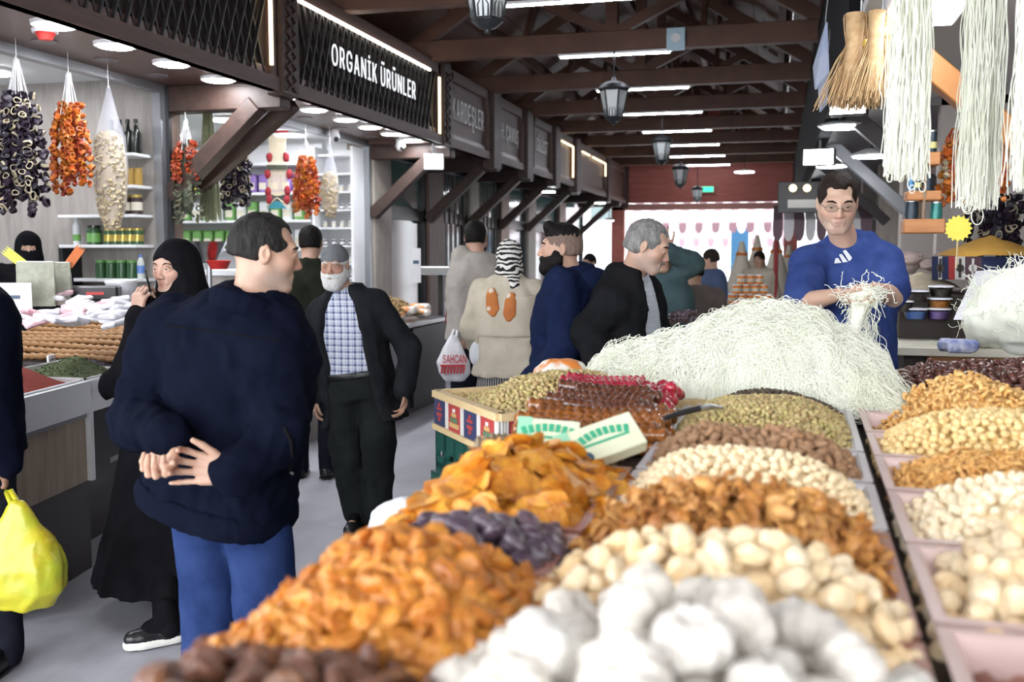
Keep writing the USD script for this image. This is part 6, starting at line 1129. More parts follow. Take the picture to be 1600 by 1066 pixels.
# dried brooms hung from the canopy
mat('broom', (.44, .27, .12), .8, var=(.58, .40, .22), scale=30); mat('twine_yellow', (.70, .50, .10), .6)
for i, (px, top, tie, bot, D, w) in enumerate([(1346, 24, 70, 165, 4.6, 50), (1380, 20, 52, 158, 4.5, 44)]):
    t = thing('straw_broom', ['straw broom bundle with yellow twine, the one farther from the noodle hank', 'straw broom bundle with yellow twine, right beside the noodle hank'][i], 'broom'); a, b, c = at(px, top, D), at(px - 4, tie, D), at(px - 14, bot, D); q = np.random.default_rng(60 + i); S = []; sw = w / FOCAL_PX * D
    for k in range(420):
        g, h = q.normal(0, .35, 2); m = 7; s_ = np.linspace(0, 1, m); x = np.where(s_ < .33, np.interp(s_, [0, .33], [.35, .28]), np.interp(s_, [.33, 1], [.28, .8])); P = np.stack([np.interp(s_, [0, .33, 1], [a[0], b[0], c[0]]), np.interp(s_, [0, .33, 1], [a[1], b[1], c[1]]), np.interp(s_, [0, .33, 1], [a[2], b[2], c[2] - q.uniform(-.05, .02)])], 1); P[:, 0] += g * x * sw * 1.35; P[:, 1] += h * x * sw * .8; P += q.normal(0, .003, P.shape); S.append(P)
    curves(t, 'straws', S, .0042, 'broom', kind='stuff'); part(t, 'binding', xf(lathe([(sw * .30, -.018), (sw * .33, 0), (sw * .30, .018)], 16), b), 'twine_yellow', 40); part(t, 'core', xf(lathe([(0, 0), (sw * .34, .04), (sw * .25, c[2] * -1 + b[2]), (sw * .3, a[2] - c[2]), (0, a[2] - c[2])], 12), c), 'broom', 40); part(t, 'hook', tube([a, (a[0], a[1], 2.74)], .006, 6), 'steel')
# hanging rack of spice tins
mat('tin_blue', (.045, .16, .30), .35, metal=.3); mat('tin_navy', (.02, .035, .05), .35, metal=.3); mat('tin_teal', (.04, .22, .20), .35, metal=.3); mat('tin_label', (.55, .52, .22), .5); mat('rack_wood', (.36, .14, .04), .5, var=(.46, .20, .07), scale=7, stretch=(1, 8, 8)); mat('rope_tan', (.30, .22, .15), .9)
rk = thing('hanging_rack', 'three tier hanging wooden rack of tins on rope beside the dried peppers', 'rack'); D = 5.1
for k, (px, py, w, h) in enumerate([(1447, 250, 36, 20), (1441, 307, 50, 15), (1441, 354, 60, 22)]):
    c, s_ = at(px, py, D), D / FOCAL_PX; part(rk, 'shelf_board', box(c[0] - w / 2 * s_, c[0] + w / 2 * s_, c[1] - .08, c[1] + .08, c[2] - h / 2 * s_, c[2] + h / 2 * s_, .006), 'rack_wood', False)
part(rk, 'rope', tube([at(1441, 360, D), at(1441, 300, D) + V3(0, -.09, 0), at(1445, 240, D) + V3(0, -.085, 0), at(1448, 190, D), at(1449, 150, D), at(1449, 60, D)], .007, 8), 'rope_tan'); part(rk, 'rope', tube([at(1441, 360, D) + V3(0, .085, 0), at(1441, 300, D) + V3(0, .085, 0), at(1445, 240, D) + V3(0, .085, 0), at(1449, 190, D) + V3(0, .03, 0)], .007, 8), 'rope_tan')
for k, (px, py, w, h, m_, lab) in enumerate([(1440, 225, 18, 36, 'tin_blue', 'blue tin on the top tier of the hanging rack'), (1456, 224, 14, 34, 'tin_navy', 'dark tin with a green leaf on the top tier of the hanging rack'), (1423, 286, 10, 26, 'tin_blue', 'blue tin on the middle tier of the hanging rack'), (1433, 287, 12, 26, 'tin_navy', 'navy tin with a yellow mark on the middle tier of the hanging rack'), (1450, 286, 14, 28, 'tin_navy', 'black tin behind the rope on the middle tier of the hanging rack'), (1424, 330, 20, 28, 'tin_navy', 'wide slate tin on the bottom tier of the hanging rack'), (1462, 331, 18, 26, 'tin_teal', 'teal tin on the bottom tier of the hanging rack')]):
    s_ = D / FOCAL_PX; c = at(px, py + h / 2, D); rr = w / 2 * s_; hh = h * s_; t = thing('spice_tin', lab, 'tin', c); part(t, 'can', lathe([(0, 0), (rr * .97, 0), (rr, .006), (rr, hh - .006), (rr * .97, hh), (0, hh)], 18), m_, 40); part(t, 'lid', lathe([(rr * .98, hh), (rr * .98, hh + .008), (rr * .7, hh + .012), (0, hh + .012)], 18), 'steel', 40); part(t, 'label', lathe([(rr + .0012, hh * .25), (rr + .0012, hh * .55)], 18), 'tin_label' if k in (1, 3) else m_, 40)
# ---------------------------------------------------------------- strung dried vegetables
def piece_ref(parent, name, cls, loc, R_, s):
    p = path(parent, name); m = UsdGeom.Mesh.Define(stage, p); m.GetPrim().GetReferences().AddInternalReference(cls + '/flesh'); x = UsdGeom.Xformable(m.GetPrim()); x.AddTranslateOp().Set(tuple(map(float, loc))); x.AddRotateXYZOp().Set(tuple(map(float, euler_of(R_)))); x.AddScaleOp().Set((float(s),) * 3)
def cup(i, r0=.019, h=.030, wall=.004):
    q = np.random.default_rng(400 + i); m = lathe([(r0 * .35, -h / 2), (r0 * .8, -h * .4), (r0, 0), (r0 * .92, h / 2), (r0 * .92 - wall, h / 2 - .001), (r0 - wall, 0), (r0 * .5, -h * .25), (0, -h * .3)], 11); v = np.array(m.vertices); an = np.arctan2(v[:, 1], v[:, 0]); v[:, :2] *= (1 + .20 * np.sin(2 * an + q.uniform(0, 6)) + .08 * np.sin(3 * an + q.uniform(0, 6)))[:, None]; m.vertices = v; return m
mat('aubergine', (.009, .006, .013), .4, var=(.026, .015, .028), scale=60, bump=.3, obj_random=RB((.6, .6, .7), (1, 1, 1), (1.2, 1, 1.2))); mat('aubergine_rim', (.42, .33, .19), .6, var=(.60, .52, .36), scale=70, obj_random=RB((.5, .45, .4), (1, 1, 1)))
mat('pepper_orange', (.46, .105, .018), .4, var=(.62, .22, .04), scale=50, bump=.3, obj_random=RB((.75, .55, .5), (1, 1, 1), (1, .8, .5), (.7, .8, .5), (1, .5, .4))); mat('pepper_red', (.30, .030, .014), .4, var=(.42, .08, .025), scale=50, bump=.3, obj_random=RB((.7, .6, .6), (1, 1, 1), (1, 1.4, 1)))
mat('okra_pale', (.36, .29, .18), .6, var=(.54, .46, .32), scale=60, obj_random=RB((.8, .76, .7), (1, 1, 1), (1, .95, .8))); mat('leaf_dry', (.045, .055, .035), .6, var=(.10, .11, .07), scale=40, obj_random=RB((.6, .6, .6), (1, 1, 1), (1.2, 1, .8))); mat('okra_green', (.12, .14, .065), .6, var=(.20, .21, .11), scale=40)
mat('string_white', (.70, .70, .72), .6); mat('net_white', (.62, .64, .72), .5)
M['net_film'] = usdkit.material(stage, '/World/Looks/net_film', {'t': ('transparent_bsdf', {'color': (1, 1, 1)}), 'd': ('principled_bsdf', {'base_color': (.75, .76, .85), 'roughness': .5}), 'm': ('mix_closure', {'fac': .20})}, [('t.BSDF', 'm.closure1'), ('d.BSDF', 'm.closure2')], surface='m.closure')
def bicolour(name, meshes, a, b):
    """dried vegetable with a pale cut rim: one mesh, its flesh tint by height"""
    cls = []
    for i, m in enumerate(meshes):
        c = kind_class(name); p = part(c, 'flesh', m, a, 40, tint=None); cls.append(c)
        if b: part(c, 'rim', lathe([(r_, z) for r_, z in b], 11), 'aubergine_rim', 40)
    return cls
def aub(i):
    m = cup(i); v = m.vertices; return m
pattern('aubergine_cut', {'s': ('separate_xyz', {}), 'r': ('rgb_ramp', {'ramp': [(0, (.009, .006, .013)), (.62, (.016, .009, .020)), (.70, (.50, .42, .27)), (1, (.58, .50, .34))]}), 'mr': ('map_range', {'from_min': -.016, 'from_max': .017}), 'oi': ('object_info', {}), 'r2': ('rgb_ramp', {'ramp': [(0, (.5, .5, .55)), (1, (1, 1, 1))]}), 'mu': ('mix_color', {'blend_type': 'multiply', 'fac': 1.0})}, [('tc.object', 's.vector'), ('s.z', 'mr.value'), ('mr.result', 'r.fac'), ('oi.random', 'r2.fac'), ('r.color', 'mu.a'), ('r2.color', 'mu.b'), ('mu.result', 'p.base_color')], .5)
CA = bicolour('aubergine_cup', [cup(i) for i in range(4)], 'aubergine', None) + bicolour('aubergine_cup', [cup(8 + i) for i in range(2)], 'aubergine_cut', None); CO = bicolour('pepper_piece', [cup(20 + i, .016, .028) for i in range(4)], 'pepper_orange', None); CR = bicolour('red_pepper_piece', [cup(30 + i, .015, .026) for i in range(4)], 'pepper_red', None); CW = bicolour('pale_piece', [cup(40 + i, .013, .020) for i in range(3)], 'okra_pale', None); CG = bicolour('dry_leaf', [strip(i, .045, .022, .003, 70, 9) for i in range(4)], 'leaf_dry', None)
def dx(px, x=-4.42):                                      # the depth at which the picture column px meets the plane of the shop front
    d = at(px, 395, 1.0) - V3(0, 0, CAM_H); return x / d[0]
def bundle(label, cat_, c_top, z0, z1, z2, w, cls_list, n_str, pitch, seed, pname, strings=True, ztop=2.87, neck=.03, depth=.75, size=1.0, shape=None, core='leaf_dry'):
    """c_top: where it hangs; z0 hook, z1 first piece, z2 lowest piece; w widest radius"""
    q = np.random.default_rng(seed); t = thing('dried_bundle', label, cat_); cx, cy = c_top[:2]; th = []
    for k in range(n_str):
        an = 2 * PI * k / n_str + q.uniform(-.2, .2); ring = 1.0 if k % 3 else .55; zt = z1 - q.uniform(0, .10) * (1 if k % 2 else 0); zb_ = z2 + q.uniform(0, .16); n = int((zt - zb_) / pitch)
        wid = lambda z: w * ring * (shape(max(0, min(1, (z1 - z) / (z1 - z2)))) if shape else np.interp((z1 - z) / (z1 - z2), [0, .25, .7, 1], [.50, .85, 1.0, .8]))
        th.append(tube([(cx + neck * .4 * math.cos(an), cy + neck * .4 * math.sin(an), z0), (cx + wid(zt) * math.cos(an) * .8, cy + wid(zt) * math.sin(an) * depth * .8, zt)], .0022, 5))
        for e in range(n):
            z = zt - e * pitch; p = V3(cx + wid(z) * math.cos(an), cy + wid(z) * depth * math.sin(an), z) + q.normal(0, .006, 3); out = V3(math.cos(an), math.sin(an) * 1.2, q.normal(.1, .6)) + q.normal(0, .55, 3); out /= np.linalg.norm(out); x = np.cross(out, q.normal(size=3)); x /= np.linalg.norm(x); c = cls_list[int(q.integers(len(cls_list)))] if not callable(cls_list) else cls_list(e / max(1, n), k, q)
            if p[1] > cy + .03 and ring == 1.0 and e % 2: continue
            piece_ref(t, pname, c, p, np.stack([x, np.cross(out, x), out], 1), q.uniform(.8, 1.15) * size)
    part(t, 'threads', cat(th), 'string_white', False, kind='stuff'); part(t, 'hook', tube([(cx, cy, z0 - .02), (cx, cy, ztop)], .0016, 6), 'steel')
    part(t, 'knot', blob(seed, 2, .3, 2, (neck * .7, neck * .6, .05)).apply_translation((cx, cy, z0 - .03)), 'string_white', True)
    part(t, 'core', xf(lathe([(0, .14), (w * .30, .17), (w * .42, (z1 - z2) * .5), (w * .22, z1 - z2 - .04), (0, z1 - z2 - .02)], 12), (cx, cy, z2)), core, True)
D = dx(30); c = at(30, 200, D); bundle('dried aubergine bundle on white threads at the picture edge, the biggest of the bundles', 'dried aubergines', c, at(30, 95, D)[2], at(30, 150, D)[2], at(30, 352, D)[2], .155, CA, 19, .034, 1, 'aubergine', size=1.2, core='aubergine')
D = dx(110); c = at(110, 200, D); bundle('orange dried pepper bundle between the aubergines and the netted bag', 'dried peppers', c, at(110, 118, D)[2], at(110, 165, D)[2], at(112, 316, D)[2], .125, lambda f, k, q: (CR if k % 5 == 0 or q.random() < f * .3 else CO)[int(q.integers(4))], 17, .027, 2, 'pepper', size=1.15, core='pepper_red')
def net_bag(label, px, D, py0, py1, py2, w, seed, cls=CW):
    t = thing('netted_bag', label, 'netted bag'); q = np.random.default_rng(seed); c = at(px, py1, D); z0, z1, z2 = (at(px, p, D)[2] for p in (py0, py1, py2)); prof = [(.004, z0), (w * .45, z0 + (z1 - z0) * .55), (w * .85, z1), (w, z1 + (z2 - z1) * .35), (w * .8, z1 + (z2 - z1) * .75), (w * .35, z2), (0, z2 - .01)]
    part(t, 'net', folds(xf(lathe(prof[::-1], 28), (c[0], c[1], 0)), .008, (25, 25, 6), seed), 'net_film', True); n = 260 if w > .09 else 150
    part(t, 'filling', folds(xf(lathe([(0, z2), (w * .33, z2 + .01), (w * .74, z1 + (z2 - z1) * .75), (w * .9, z1 + (z2 - z1) * .35), (w * .72, z1), (w * .3, z1 + .04), (0, z1 + .05)], 20), (c[0], c[1], 0)), .01, (30, 30, 30), 2), 'okra_pale', True)
    for k in range(n):
        z = q.uniform(z2 + .01, z1 + .03); wr = np.interp(z, [z2, z1 + (z2 - z1) * .75, z1 + (z2 - z1) * .35, z1, z1 + .04], [w * .33, w * .76, w * .93, w * .74, w * .35]); an = q.uniform(-PI, .0) ; out = q.normal(0, 1, 3); out /= np.linalg.norm(out); x = np.cross(out, q.normal(size=3)); x /= np.linalg.norm(x)
        piece_ref(t, 'dried_piece', cls[k % len(cls)], V3(c[0] + 1.05 * wr * math.cos(an), c[1] + 1.05 * wr * math.sin(an), z), np.stack([x, np.cross(out, x), out], 1), q.uniform(.8, 1.2))
    part(t, 'hook', tube([(c[0], c[1], z0 - .01), (c[0], c[1], 2.87)], .0016, 6), 'steel')
net_bag('white net bag of pale dried vegetable pieces beside the orange peppers', 172, dx(172), 135, 215, 358, .112, 3)
D = dx(292); c = at(292, 270, D); bundle('mixed bundle of red peppers over dark leaves by the corner post', 'dried peppers', c, at(292, 190, D)[2], at(292, 225, D)[2], at(292, 362, D)[2], .125, lambda f, k, q: (CR[int(q.integers(4))] if f < .45 and k % 3 else CG[int(q.integers(4))]), 15, .034, 4, 'dried_piece', size=1.3)
t = thing('okra_bundle', 'long grey green hanging bundle of thin strands beside the leaf bundle', 'dried okra'); D = dx(327); c = at(327, 270, D); q = np.random.default_rng(5); S = []
for k in range(46):
    x, y = q.normal(0, .035), q.normal(0, .03); S.append(tube([(c[0] + x * .4, c[1] + y * .4, at(327, 160, D)[2]), (c[0] + x, c[1] + y, c[2]), (c[0] + x * 1.3, c[1] + y, at(327, 348, D)[2] + q.uniform(0, .1))], .006, 5))
part(t, 'strands', cat(S), 'okra_green', 40, kind='stuff'); part(t, 'hook', tube([(c[0], c[1], at(327, 160, D)[2] - .02), (c[0], c[1], 2.87)], .0016, 6), 'steel')
D = dx(369); c = at(369, 280, D); bundle('dark aubergine bundle inside the lit shop between the braces and the woven hanging', 'dried aubergines', c, at(369, 190, D)[2], at(369, 226, D)[2], at(369, 338, D)[2], .120, CA, 15, .036, 6, 'aubergine', size=1.25, core='aubergine')
D = dx(479); c = at(479, 300, D); bundle('red orange pepper bundle hanging past the woven hanging', 'dried peppers', c, at(479, 222, D)[2], at(479, 248, D)[2], at(479, 352, D)[2], .125, lambda f, k, q: (CR if (k + int(f * 5)) % 2 else CO)[int(q.integers(4))], 15, .036, 7, 'pepper', size=1.45, core='pepper_red')
net_bag('small white net bag of pale pieces before the shelf of little jars', 516, dx(516), 222, 275, 340, .088, 8)
# woven wall hanging
mat('woven_cream', (.60, .52, .38), .8); mat('woven_red', (.30, .02, .03), .8); mat('woven_teal', (.03, .20, .26), .8)
t = thing('woven_hanging', 'woven hanging of beige cords with crimson tassels and a teal band', 'wall hanging'); D = dx(434); s_ = D / FOCAL_PX; c = at(434, 270, D)
part(t, 'rod', tube([at(418, 206, D), at(450, 206, D)], .012, 8), 'woven_red'); part(t, 'hook', tube([at(434, 206, D), V3(at(434, 206, D)[0], at(434, 206, D)[1], 2.87)], .004, 6), 'steel')
for k in range(12): part(t, 'cord', tube([at(420 + k * 2.4, 210, D), at(422 + k * 2.1, 245, D), at(419 + k * 2.6, 258, D), at(419 + k * 2.6, 300, D), at(430 + k * .7, 306, D)], .0055, 6), 'woven_cream', True)
part(t, 'dark_band', hull([at(418 + a, 258 + b, D) + V3(0, d, 0) for a in (0, 31) for b in (0, 7) for d in (-.02, .0)]), 'leaf_dry', False); part(t, 'teal_band', hull([at(px_, py_, D) + V3(0, d, 0) for px_, py_ in ((420, 326), (448, 326), (437, 315), (430, 315)) for d in (-.025, .0)]), 'woven_teal', False); part(t, 'lower_edge', tube([at(416, 324, D), at(433, 309, D), at(452, 324, D)], .008, 6), 'woven_cream', False)
for k, (px, py) in enumerate([(421, 246), (447, 246), (418, 272), (452, 272), (419, 300), (449, 298), (421, 312), (448, 312)]): part(t, 'tassel', blob(200 + k, 2, .25, 3, (.030, .025, .045)).apply_translation(at(px, py, D)), 'woven_red', True)
# ---------------------------------------------------------------- shelves inside the two lit shops
mat('jar_green', (.03, .09, .035), .25); mat('jar_lime', (.16, .38, .10), .35); mat('bottle_dark', (.012, .014, .012), .15); mat('jar_amber', (.36, .22, .05), .25); mat('jar_clear', (.50, .52, .50), .2); mat('lid_gold', (.50, .38, .10), .3, metal=.6); mat('lid_white', (.70, .72, .74), .4); mat('label_cream', (.62, .58, .48), .6); mat('pack_lime', (.22, .55, .06), .4); mat('pack_violet', (.24, .14, .42), .4); mat('pack_yellow', (.72, .60, .05), .4); mat('jar_dark', (.05, .03, .03), .25); mat('water_blue', (.10, .20, .50), .25)
def jar_kind(name, r_, h, body, lid, label=None, bottle=False):
    c = kind_class(name)
    if bottle: part(c, 'glass', lathe([(0, 0), (r_, 0), (r_, h * .58), (r_ * .4, h * .76), (r_ * .36, h * .95), (0, h * .95)], 14), body, 40); part(c, 'cap', lathe([(r_ * .42, h * .88), (r_ * .42, h), (0, h)], 12), lid, 40)
    else: part(c, 'glass', lathe([(0, 0), (r_ * .96, 0), (r_, .006), (r_, h * .80), (r_ * .9, h * .86), (0, h * .86)], 14), body, 40); part(c, 'lid', lathe([(r_ * .92, h * .86), (r_ * .94, h), (0, h)], 14), lid, 40)
    if label: part(c, 'label', lathe([(r_ + .001, h * .2), (r_ + .001, h * .62)], 14), label, 40)
    return c
JG, JL, BD, JA, JC, JO, JP = jar_kind('green_jar', .042, .14, 'jar_green', 'jar_lime', 'jar_green'), jar_kind('gold_tin', .040, .125, 'jar_green', 'lid_gold', 'lid_gold'), jar_kind('dark_bottle', .038, .26, 'bottle_dark', 'bottle_dark', None, True), jar_kind('amber_jar', .030, .13, 'jar_amber', 'jar_amber'), jar_kind('small_jar', .026, .075, 'jar_clear', 'lid_white', 'label_cream'), jar_kind('olive_jar', .042, .15, 'jar_dark', 'lid_gold', 'label_cream'), jar_kind('tiny_jar', .026, .070, 'jar_dark', 'lid_white', 'lid_white')
t = thing('wall_shelf', 'white five tier wall shelf beside the corner post of the spice shop', 'shelf')
for x0, x1, z in ((-5.36, -4.69, 1.375), (-5.38, -4.69, 1.635), (-5.38, -4.69, 1.865), (-4.98, -4.69, 2.085), (-4.98, -4.69, 2.325)): part(t, 'board', box(x0, x1, 6.60, 6.835, z - .018, z + .006, .003), 'white_laminate', False)
part(t, 'side_post', box(-5.40, -5.36, 6.62, 6.835, .9, 1.64), 'black_metal', False)
for k, x in enumerate(np.linspace(-5.08, -4.80, 4)): copy_of(JG, 'green_jar', 'green lidded jar on the lowest white wall shelf', 'jar', 'green jars on the lowest wall shelf', (x, 6.70, 1.382))
t = thing('water_bottle', 'small clear bottle with blue cap and label at the end of the lowest wall shelf', 'bottle', (-4.725, 6.70, 1.382)); part(t, 'bottle', lathe([(0, 0), (.028, 0), (.03, .09), (.028, .13), (.012, .165), (0, .165)], 14), 'jar_clear', 40); part(t, 'label', lathe([(.031, .04), (.031, .10)], 14), 'water_blue', 40); part(t, 'cap', lathe([(.014, .16), (.014, .185), (0, .185)], 10), 'water_blue', 40)
for k, x in enumerate(np.linspace(-5.00, -4.74, 5)): copy_of(JL, 'gold_lidded_tin', 'gold topped green tin on the second wall shelf from below', 'tin', 'gold topped tins on the second wall shelf', (x, 6.70, 1.642))
t = thing('green_jar', 'large jar with a bright green label at the left of the gold topped tins', 'jar', (-5.13, 6.70, 1.642)); part(t, 'glass', lathe([(0, 0), (.055, 0), (.055, .11), (.045, .13), (0, .13)], 16), 'jar_green', 40); part(t, 'label', lathe([(.056, .02), (.056, .09)], 16), 'jar_lime', 40); part(t, 'lid', lathe([(.05, .13), (.05, .15), (0, .15)], 14), 'bottle_dark', 40)
t = thing('spray_bottle', 'slim white bottle with green label at the shelf end', 'bottle', (-5.29, 6.70, 1.642)); part(t, 'bottle', lathe([(0, 0), (.03, 0), (.03, .15), (.014, .18), (.014, .21), (0, .21)], 14), 'lid_white', 40); part(t, 'label', lathe([(.0305, .03), (.0305, .08)], 14), 'jar_lime', 40)
for k, x in enumerate(np.linspace(-4.94, -4.74, 3)): copy_of(JO, 'olive_jar', 'black jar with cream label and gold lid on the middle wall shelf', 'jar', 'black jars with cream labels', (x, 6.70, 1.872))
for k, x in enumerate(np.linspace(-4.94, -4.72, 5)): copy_of(JA, 'honey_jar', 'amber glass jar on the second wall shelf from the top', 'jar', 'amber jars on the wall shelf', (x, 6.70, 2.092))
for k, x in enumerate(np.linspace(-4.94, -4.73, 4)): copy_of(BD, 'dark_bottle', 'tall dark glass bottle on the top wall shelf', 'bottle', 'dark bottles on the top wall shelf', (x, 6.70, 2.332))
# shelf of little jars at the far end of the second shop, and white wall shelves behind
t = thing('jar_shelf', 'narrow white many tier shelf of little jars beside the stone pillar', 'shelf'); zs = [1.05 + .205 * k for k in range(8)]
part(t, 'frame', cat([box(-5.16, -5.12, 10.55, 10.95, .0, 2.78), box(-4.68, -4.65, 10.55, 10.95, 0, 2.78)]), 'white_laminate', False); part(t, 'back_panel', box(-5.12, -4.68, 10.93, 10.96, 0, 2.78), 'white_laminate', False)
for z in zs + [2.70]: part(t, 'board', box(-5.12, -4.68, 10.6, 10.93, z - .02, z), 'white_laminate', False)
for iz, z in enumerate(zs[:-1]):
    for k, x in enumerate(np.linspace(-5.06, -4.74, 4)): copy_of(JP if iz % 2 else JC, 'small_jar', 'little white lidded jar on the narrow white shelf', 'jar', 'little jars on the narrow white shelf', (x, 10.68, z))
t = thing('back_shelf', 'long bright white wall shelf at the rear of the lit shop', 'shelf'); part(t, 'back_panel', box(-7.5, -5.2, 10.92, 10.96, .8, 2.86), 'white_laminate', False)
for z in (1.30, 1.63, 1.96, 2.28, 2.62): part(t, 'board', box(-7.5, -5.2, 10.58, 10.92, z - .03, z, .003), 'white_laminate', False)
KPk = {}
for nm, m_ in (('lime_packet', 'pack_lime'), ('violet_packet', 'pack_violet'), ('white_packet', 'lid_white'), ('teal_packet', 'jar_lime')):
    c_ = kind_class(nm); part(c_, 'pouch', box(-.06, .06, -.07, .07, 0, .22, .02), m_, 40); part(c_, 'label', box(-.045, .045, -.072, -.07, .04, .12), 'pack_yellow' if nm == 'lime_packet' else 'label_cream', False); KPk[nm] = c_
for z, row in ((2.28, ['lime_packet'] * 6 + ['white_packet'] * 3 + ['violet_packet'] * 5 + ['white_packet'] * 1), (1.96, ['white_packet', 'teal_packet'] * 7), (1.63, ['teal_packet'] * 9 + ['white_packet'] * 5)):
    for k, nm in enumerate(row): copy_of(KPk[nm], nm, '%s on the %s board of the bright back shelf' % ({'lime_packet': 'lime green pouch', 'violet_packet': 'violet pouch', 'white_packet': 'plain white pouch', 'teal_packet': 'pale green pouch'}[nm], {2.28: 'upper', 1.96: 'middle', 1.63: 'lower'}[z]), 'packet', '%s pouches at shelf height %.2f' % (nm.split('_')[0], z), (-7.35 + k * .15, 10.74, z))
# ceiling lamps inside the shops, mostly out of view, placed to light the interiors
for i, (x, y) in enumerate([(-5.6, 3.2), (-5.3, 4.9), (-6.5, 5.6), (-5.6, 6.2), (-5.3, 7.6), (-6.4, 8.3), (-5.3, 9.0), (-6.6, 9.9), (-5.3, 10.3), (-6.8, 7.4)]):
    t = thing('ceiling_lamp', 'round white lamp on the shop ceiling, %s' % ['first shop near the picture edge', 'first shop behind the aubergine bundle', 'first shop toward the rear', 'first shop near the partition', 'second shop near the partition', 'second shop rear middle', 'second shop behind the woven hanging', 'second shop rear far corner', 'second shop before the jar shelf', 'second shop rear near corner'][i], 'ceiling lamp', (x, y, 2.92)); part(t, 'rim', lathe([(.16, -.03), (.175, -.02), (.18, 0), (.15, 0)], 24), 'white_plastic', 40); part(t, 'diffuser', disc(.16, -.035, -.002, 24), 'lamp_inner', 40)
# ---------------------------------------------------------------- the spice counter
CX = lambda y: -3.12 - (y - 3.56) * .19                   # front edge of the counter, running slightly away from the aisle
t = thing('spice_counter', 'counter with a deep white front rail and oak panel under the spices', 'counter')
def cb(y0, y1, d0, d1, z0, z1): return hull([(CX(y) - d, y, z) for y in (y0, y1) for d in (d0, d1) for z in (z0, z1)])
part(t, 'front_rail', cb(3.42, 4.14, 0, .03, .80, .955), 'white_laminate', False); part(t, 'front_rail', cb(4.16, 5.2, 0, .03, .80, .955), 'white_laminate', False)
part(t, 'under_strip', cb(3.42, 4.14, .02, .05, .775, .80), 'grey_metal', False); part(t, 'oak_panel', cb(3.42, 4.14, .03, .06, .46, .775), 'oak_laminate', False); part(t, 'panel_edge', cb(4.14, 4.17, .0, .06, .46, .955), 'white_laminate', False)
part(t, 'dark_end', cb(4.18, 4.55, .04, .40, .52, .80), 'dark_plastic', False); part(t, 'dark_end', cb(4.18, 4.50, .10, .45, .38, .66), 'dark_plastic', False); part(t, 'plinth', cb(3.42, 6.0, .30, .45, 0, .47), 'dark_panel', False); part(t, 'base_cabinet', cb(4.6, 6.2, .25, 1.1, .40, .80), 'grey_laminate', False); part(t, 'counter_top', cb(3.42, 5.2, .03, 1.55, .80, .83), 'white_laminate', False); part(t, 'side_plinth', cb(3.42, 4.2, .06, .32, .0, .46), 'dark_panel', False)
def spice(label, cat_, y0, y1, d0, d1, m_, h, seed, ridge=1.0):
    """one white walled bin filled with a sloping heap"""
    b = thing('spice_bin', 'white walled counter bin holding the ' + label, 'bin')
    for a in ((y0, y0 + .012, d0, d1), (y1 - .012, y1, d0, d1), (y0, y1, d0, d0 + .012), (y0, y1, d1 - .012, d1)): part(b, 'wall', cb(a[0], a[1], a[2], a[3], .83, .965 + .10 * (a[2] - .03)), 'white_laminate', False)
    n = 26; Y, Dd = np.meshgrid(np.linspace(y0 + .012, y1 - .012, n), np.linspace(d0 + .012, d1 - .012, n), indexing='ij'); s_, q_ = (Y - y0) / (y1 - y0) * 2 - 1, (Dd - d0) / (d1 - d0) * 2 - 1; Z = .935 + .10 * (Dd - .03) + h * np.clip(1 - np.abs(s_) ** 1.3, 0, 1) * np.clip(1 - np.abs(q_) ** 1.3, 0, 1) + .012 * (meshkit.fbm(np.stack([Y * 14, Dd * 14, Y * 0], -1), 3, seed) - .5)
    V = np.stack([np.vectorize(CX)(Y) - Dd, Y, Z], -1).reshape(-1, 3); i, j = np.meshgrid(np.arange(n - 1), np.arange(n - 1), indexing='ij'); F = np.stack([i * n + j, i * n + j + 1, (i + 1) * n + j + 1, (i + 1) * n + j], -1).reshape(-1, 4)
    p = part('/World', 'spice_heap', (V, F), m_, True); tag(stage.GetPrimAtPath(p), label, cat_, None, 'stuff'); return V.reshape(n, n, 3)
mat('paprika', (.30, .045, .008), .9, var=(.38, .065, .012), scale=60, bump=.3, bscale=300); mat('chilli', (.34, .075, .018), .9, var=(.42, .11, .03), scale=60, bump=.3, bscale=300); mat('sumac', (.19, .018, .010), .9, var=(.26, .03, .014), scale=60, bump=.3, bscale=300); mat('herb', (.085, .12, .05), .9, var=(.17, .21, .11), scale=140, bump=.6, bscale=260); mat('dark_tea', (.020, .014, .022), .8, var=(.045, .032, .045), scale=160, bump=.6, bscale=260)
spice('heap of deep red sumac in the front bin', 'spice', 3.44, 4.13, .03, .55, 'sumac', .15, 2); Vh = spice('heap of grey green dried herb in the corner bin', 'herb', 4.16, 4.60, .03, .42, 'herb', .09, 3); Vp = spice('heap of black purple dried petals behind the herb', 'herb', 4.62, 5.15, .03, .55, 'dark_tea', .09, 4); spice('heap of orange red paprika in the rear bin', 'spice', 3.44, 4.2, .58, 1.0, 'paprika', .20, 5)
for V_, cl, nm, lab in ((Vh, 'leaf_herb', 'herb_scraps', 'loose crumbled leaves on the green herb heap'), (Vp, 'leaf_tea', 'petal_scraps', 'loose dark petals on the purple heap')):
    q = np.random.default_rng(9); ms = []; P_ = V_.reshape(-1, 3); shp = [strip(k, .016, .007, .002, 80, 3, 4) for k in range(5)]
    for k in range(520):
        m_ = shp[k % 5]; ms.append((np.asarray(m_.vertices) @ trimesh.transformations.random_rotation_matrix(q.random(3))[:3, :3].T + P_[q.integers(len(P_))] + q.normal(0, .006, 3) * V3(1, 1, .3) + V3(0, 0, .003), m_.faces))
    p = part('/World', nm, cat(ms), 'herb' if cl == 'leaf_herb' else 'dark_tea', 40); tag(stage.GetPrimAtPath(p), lab, 'herb', None, 'stuff')
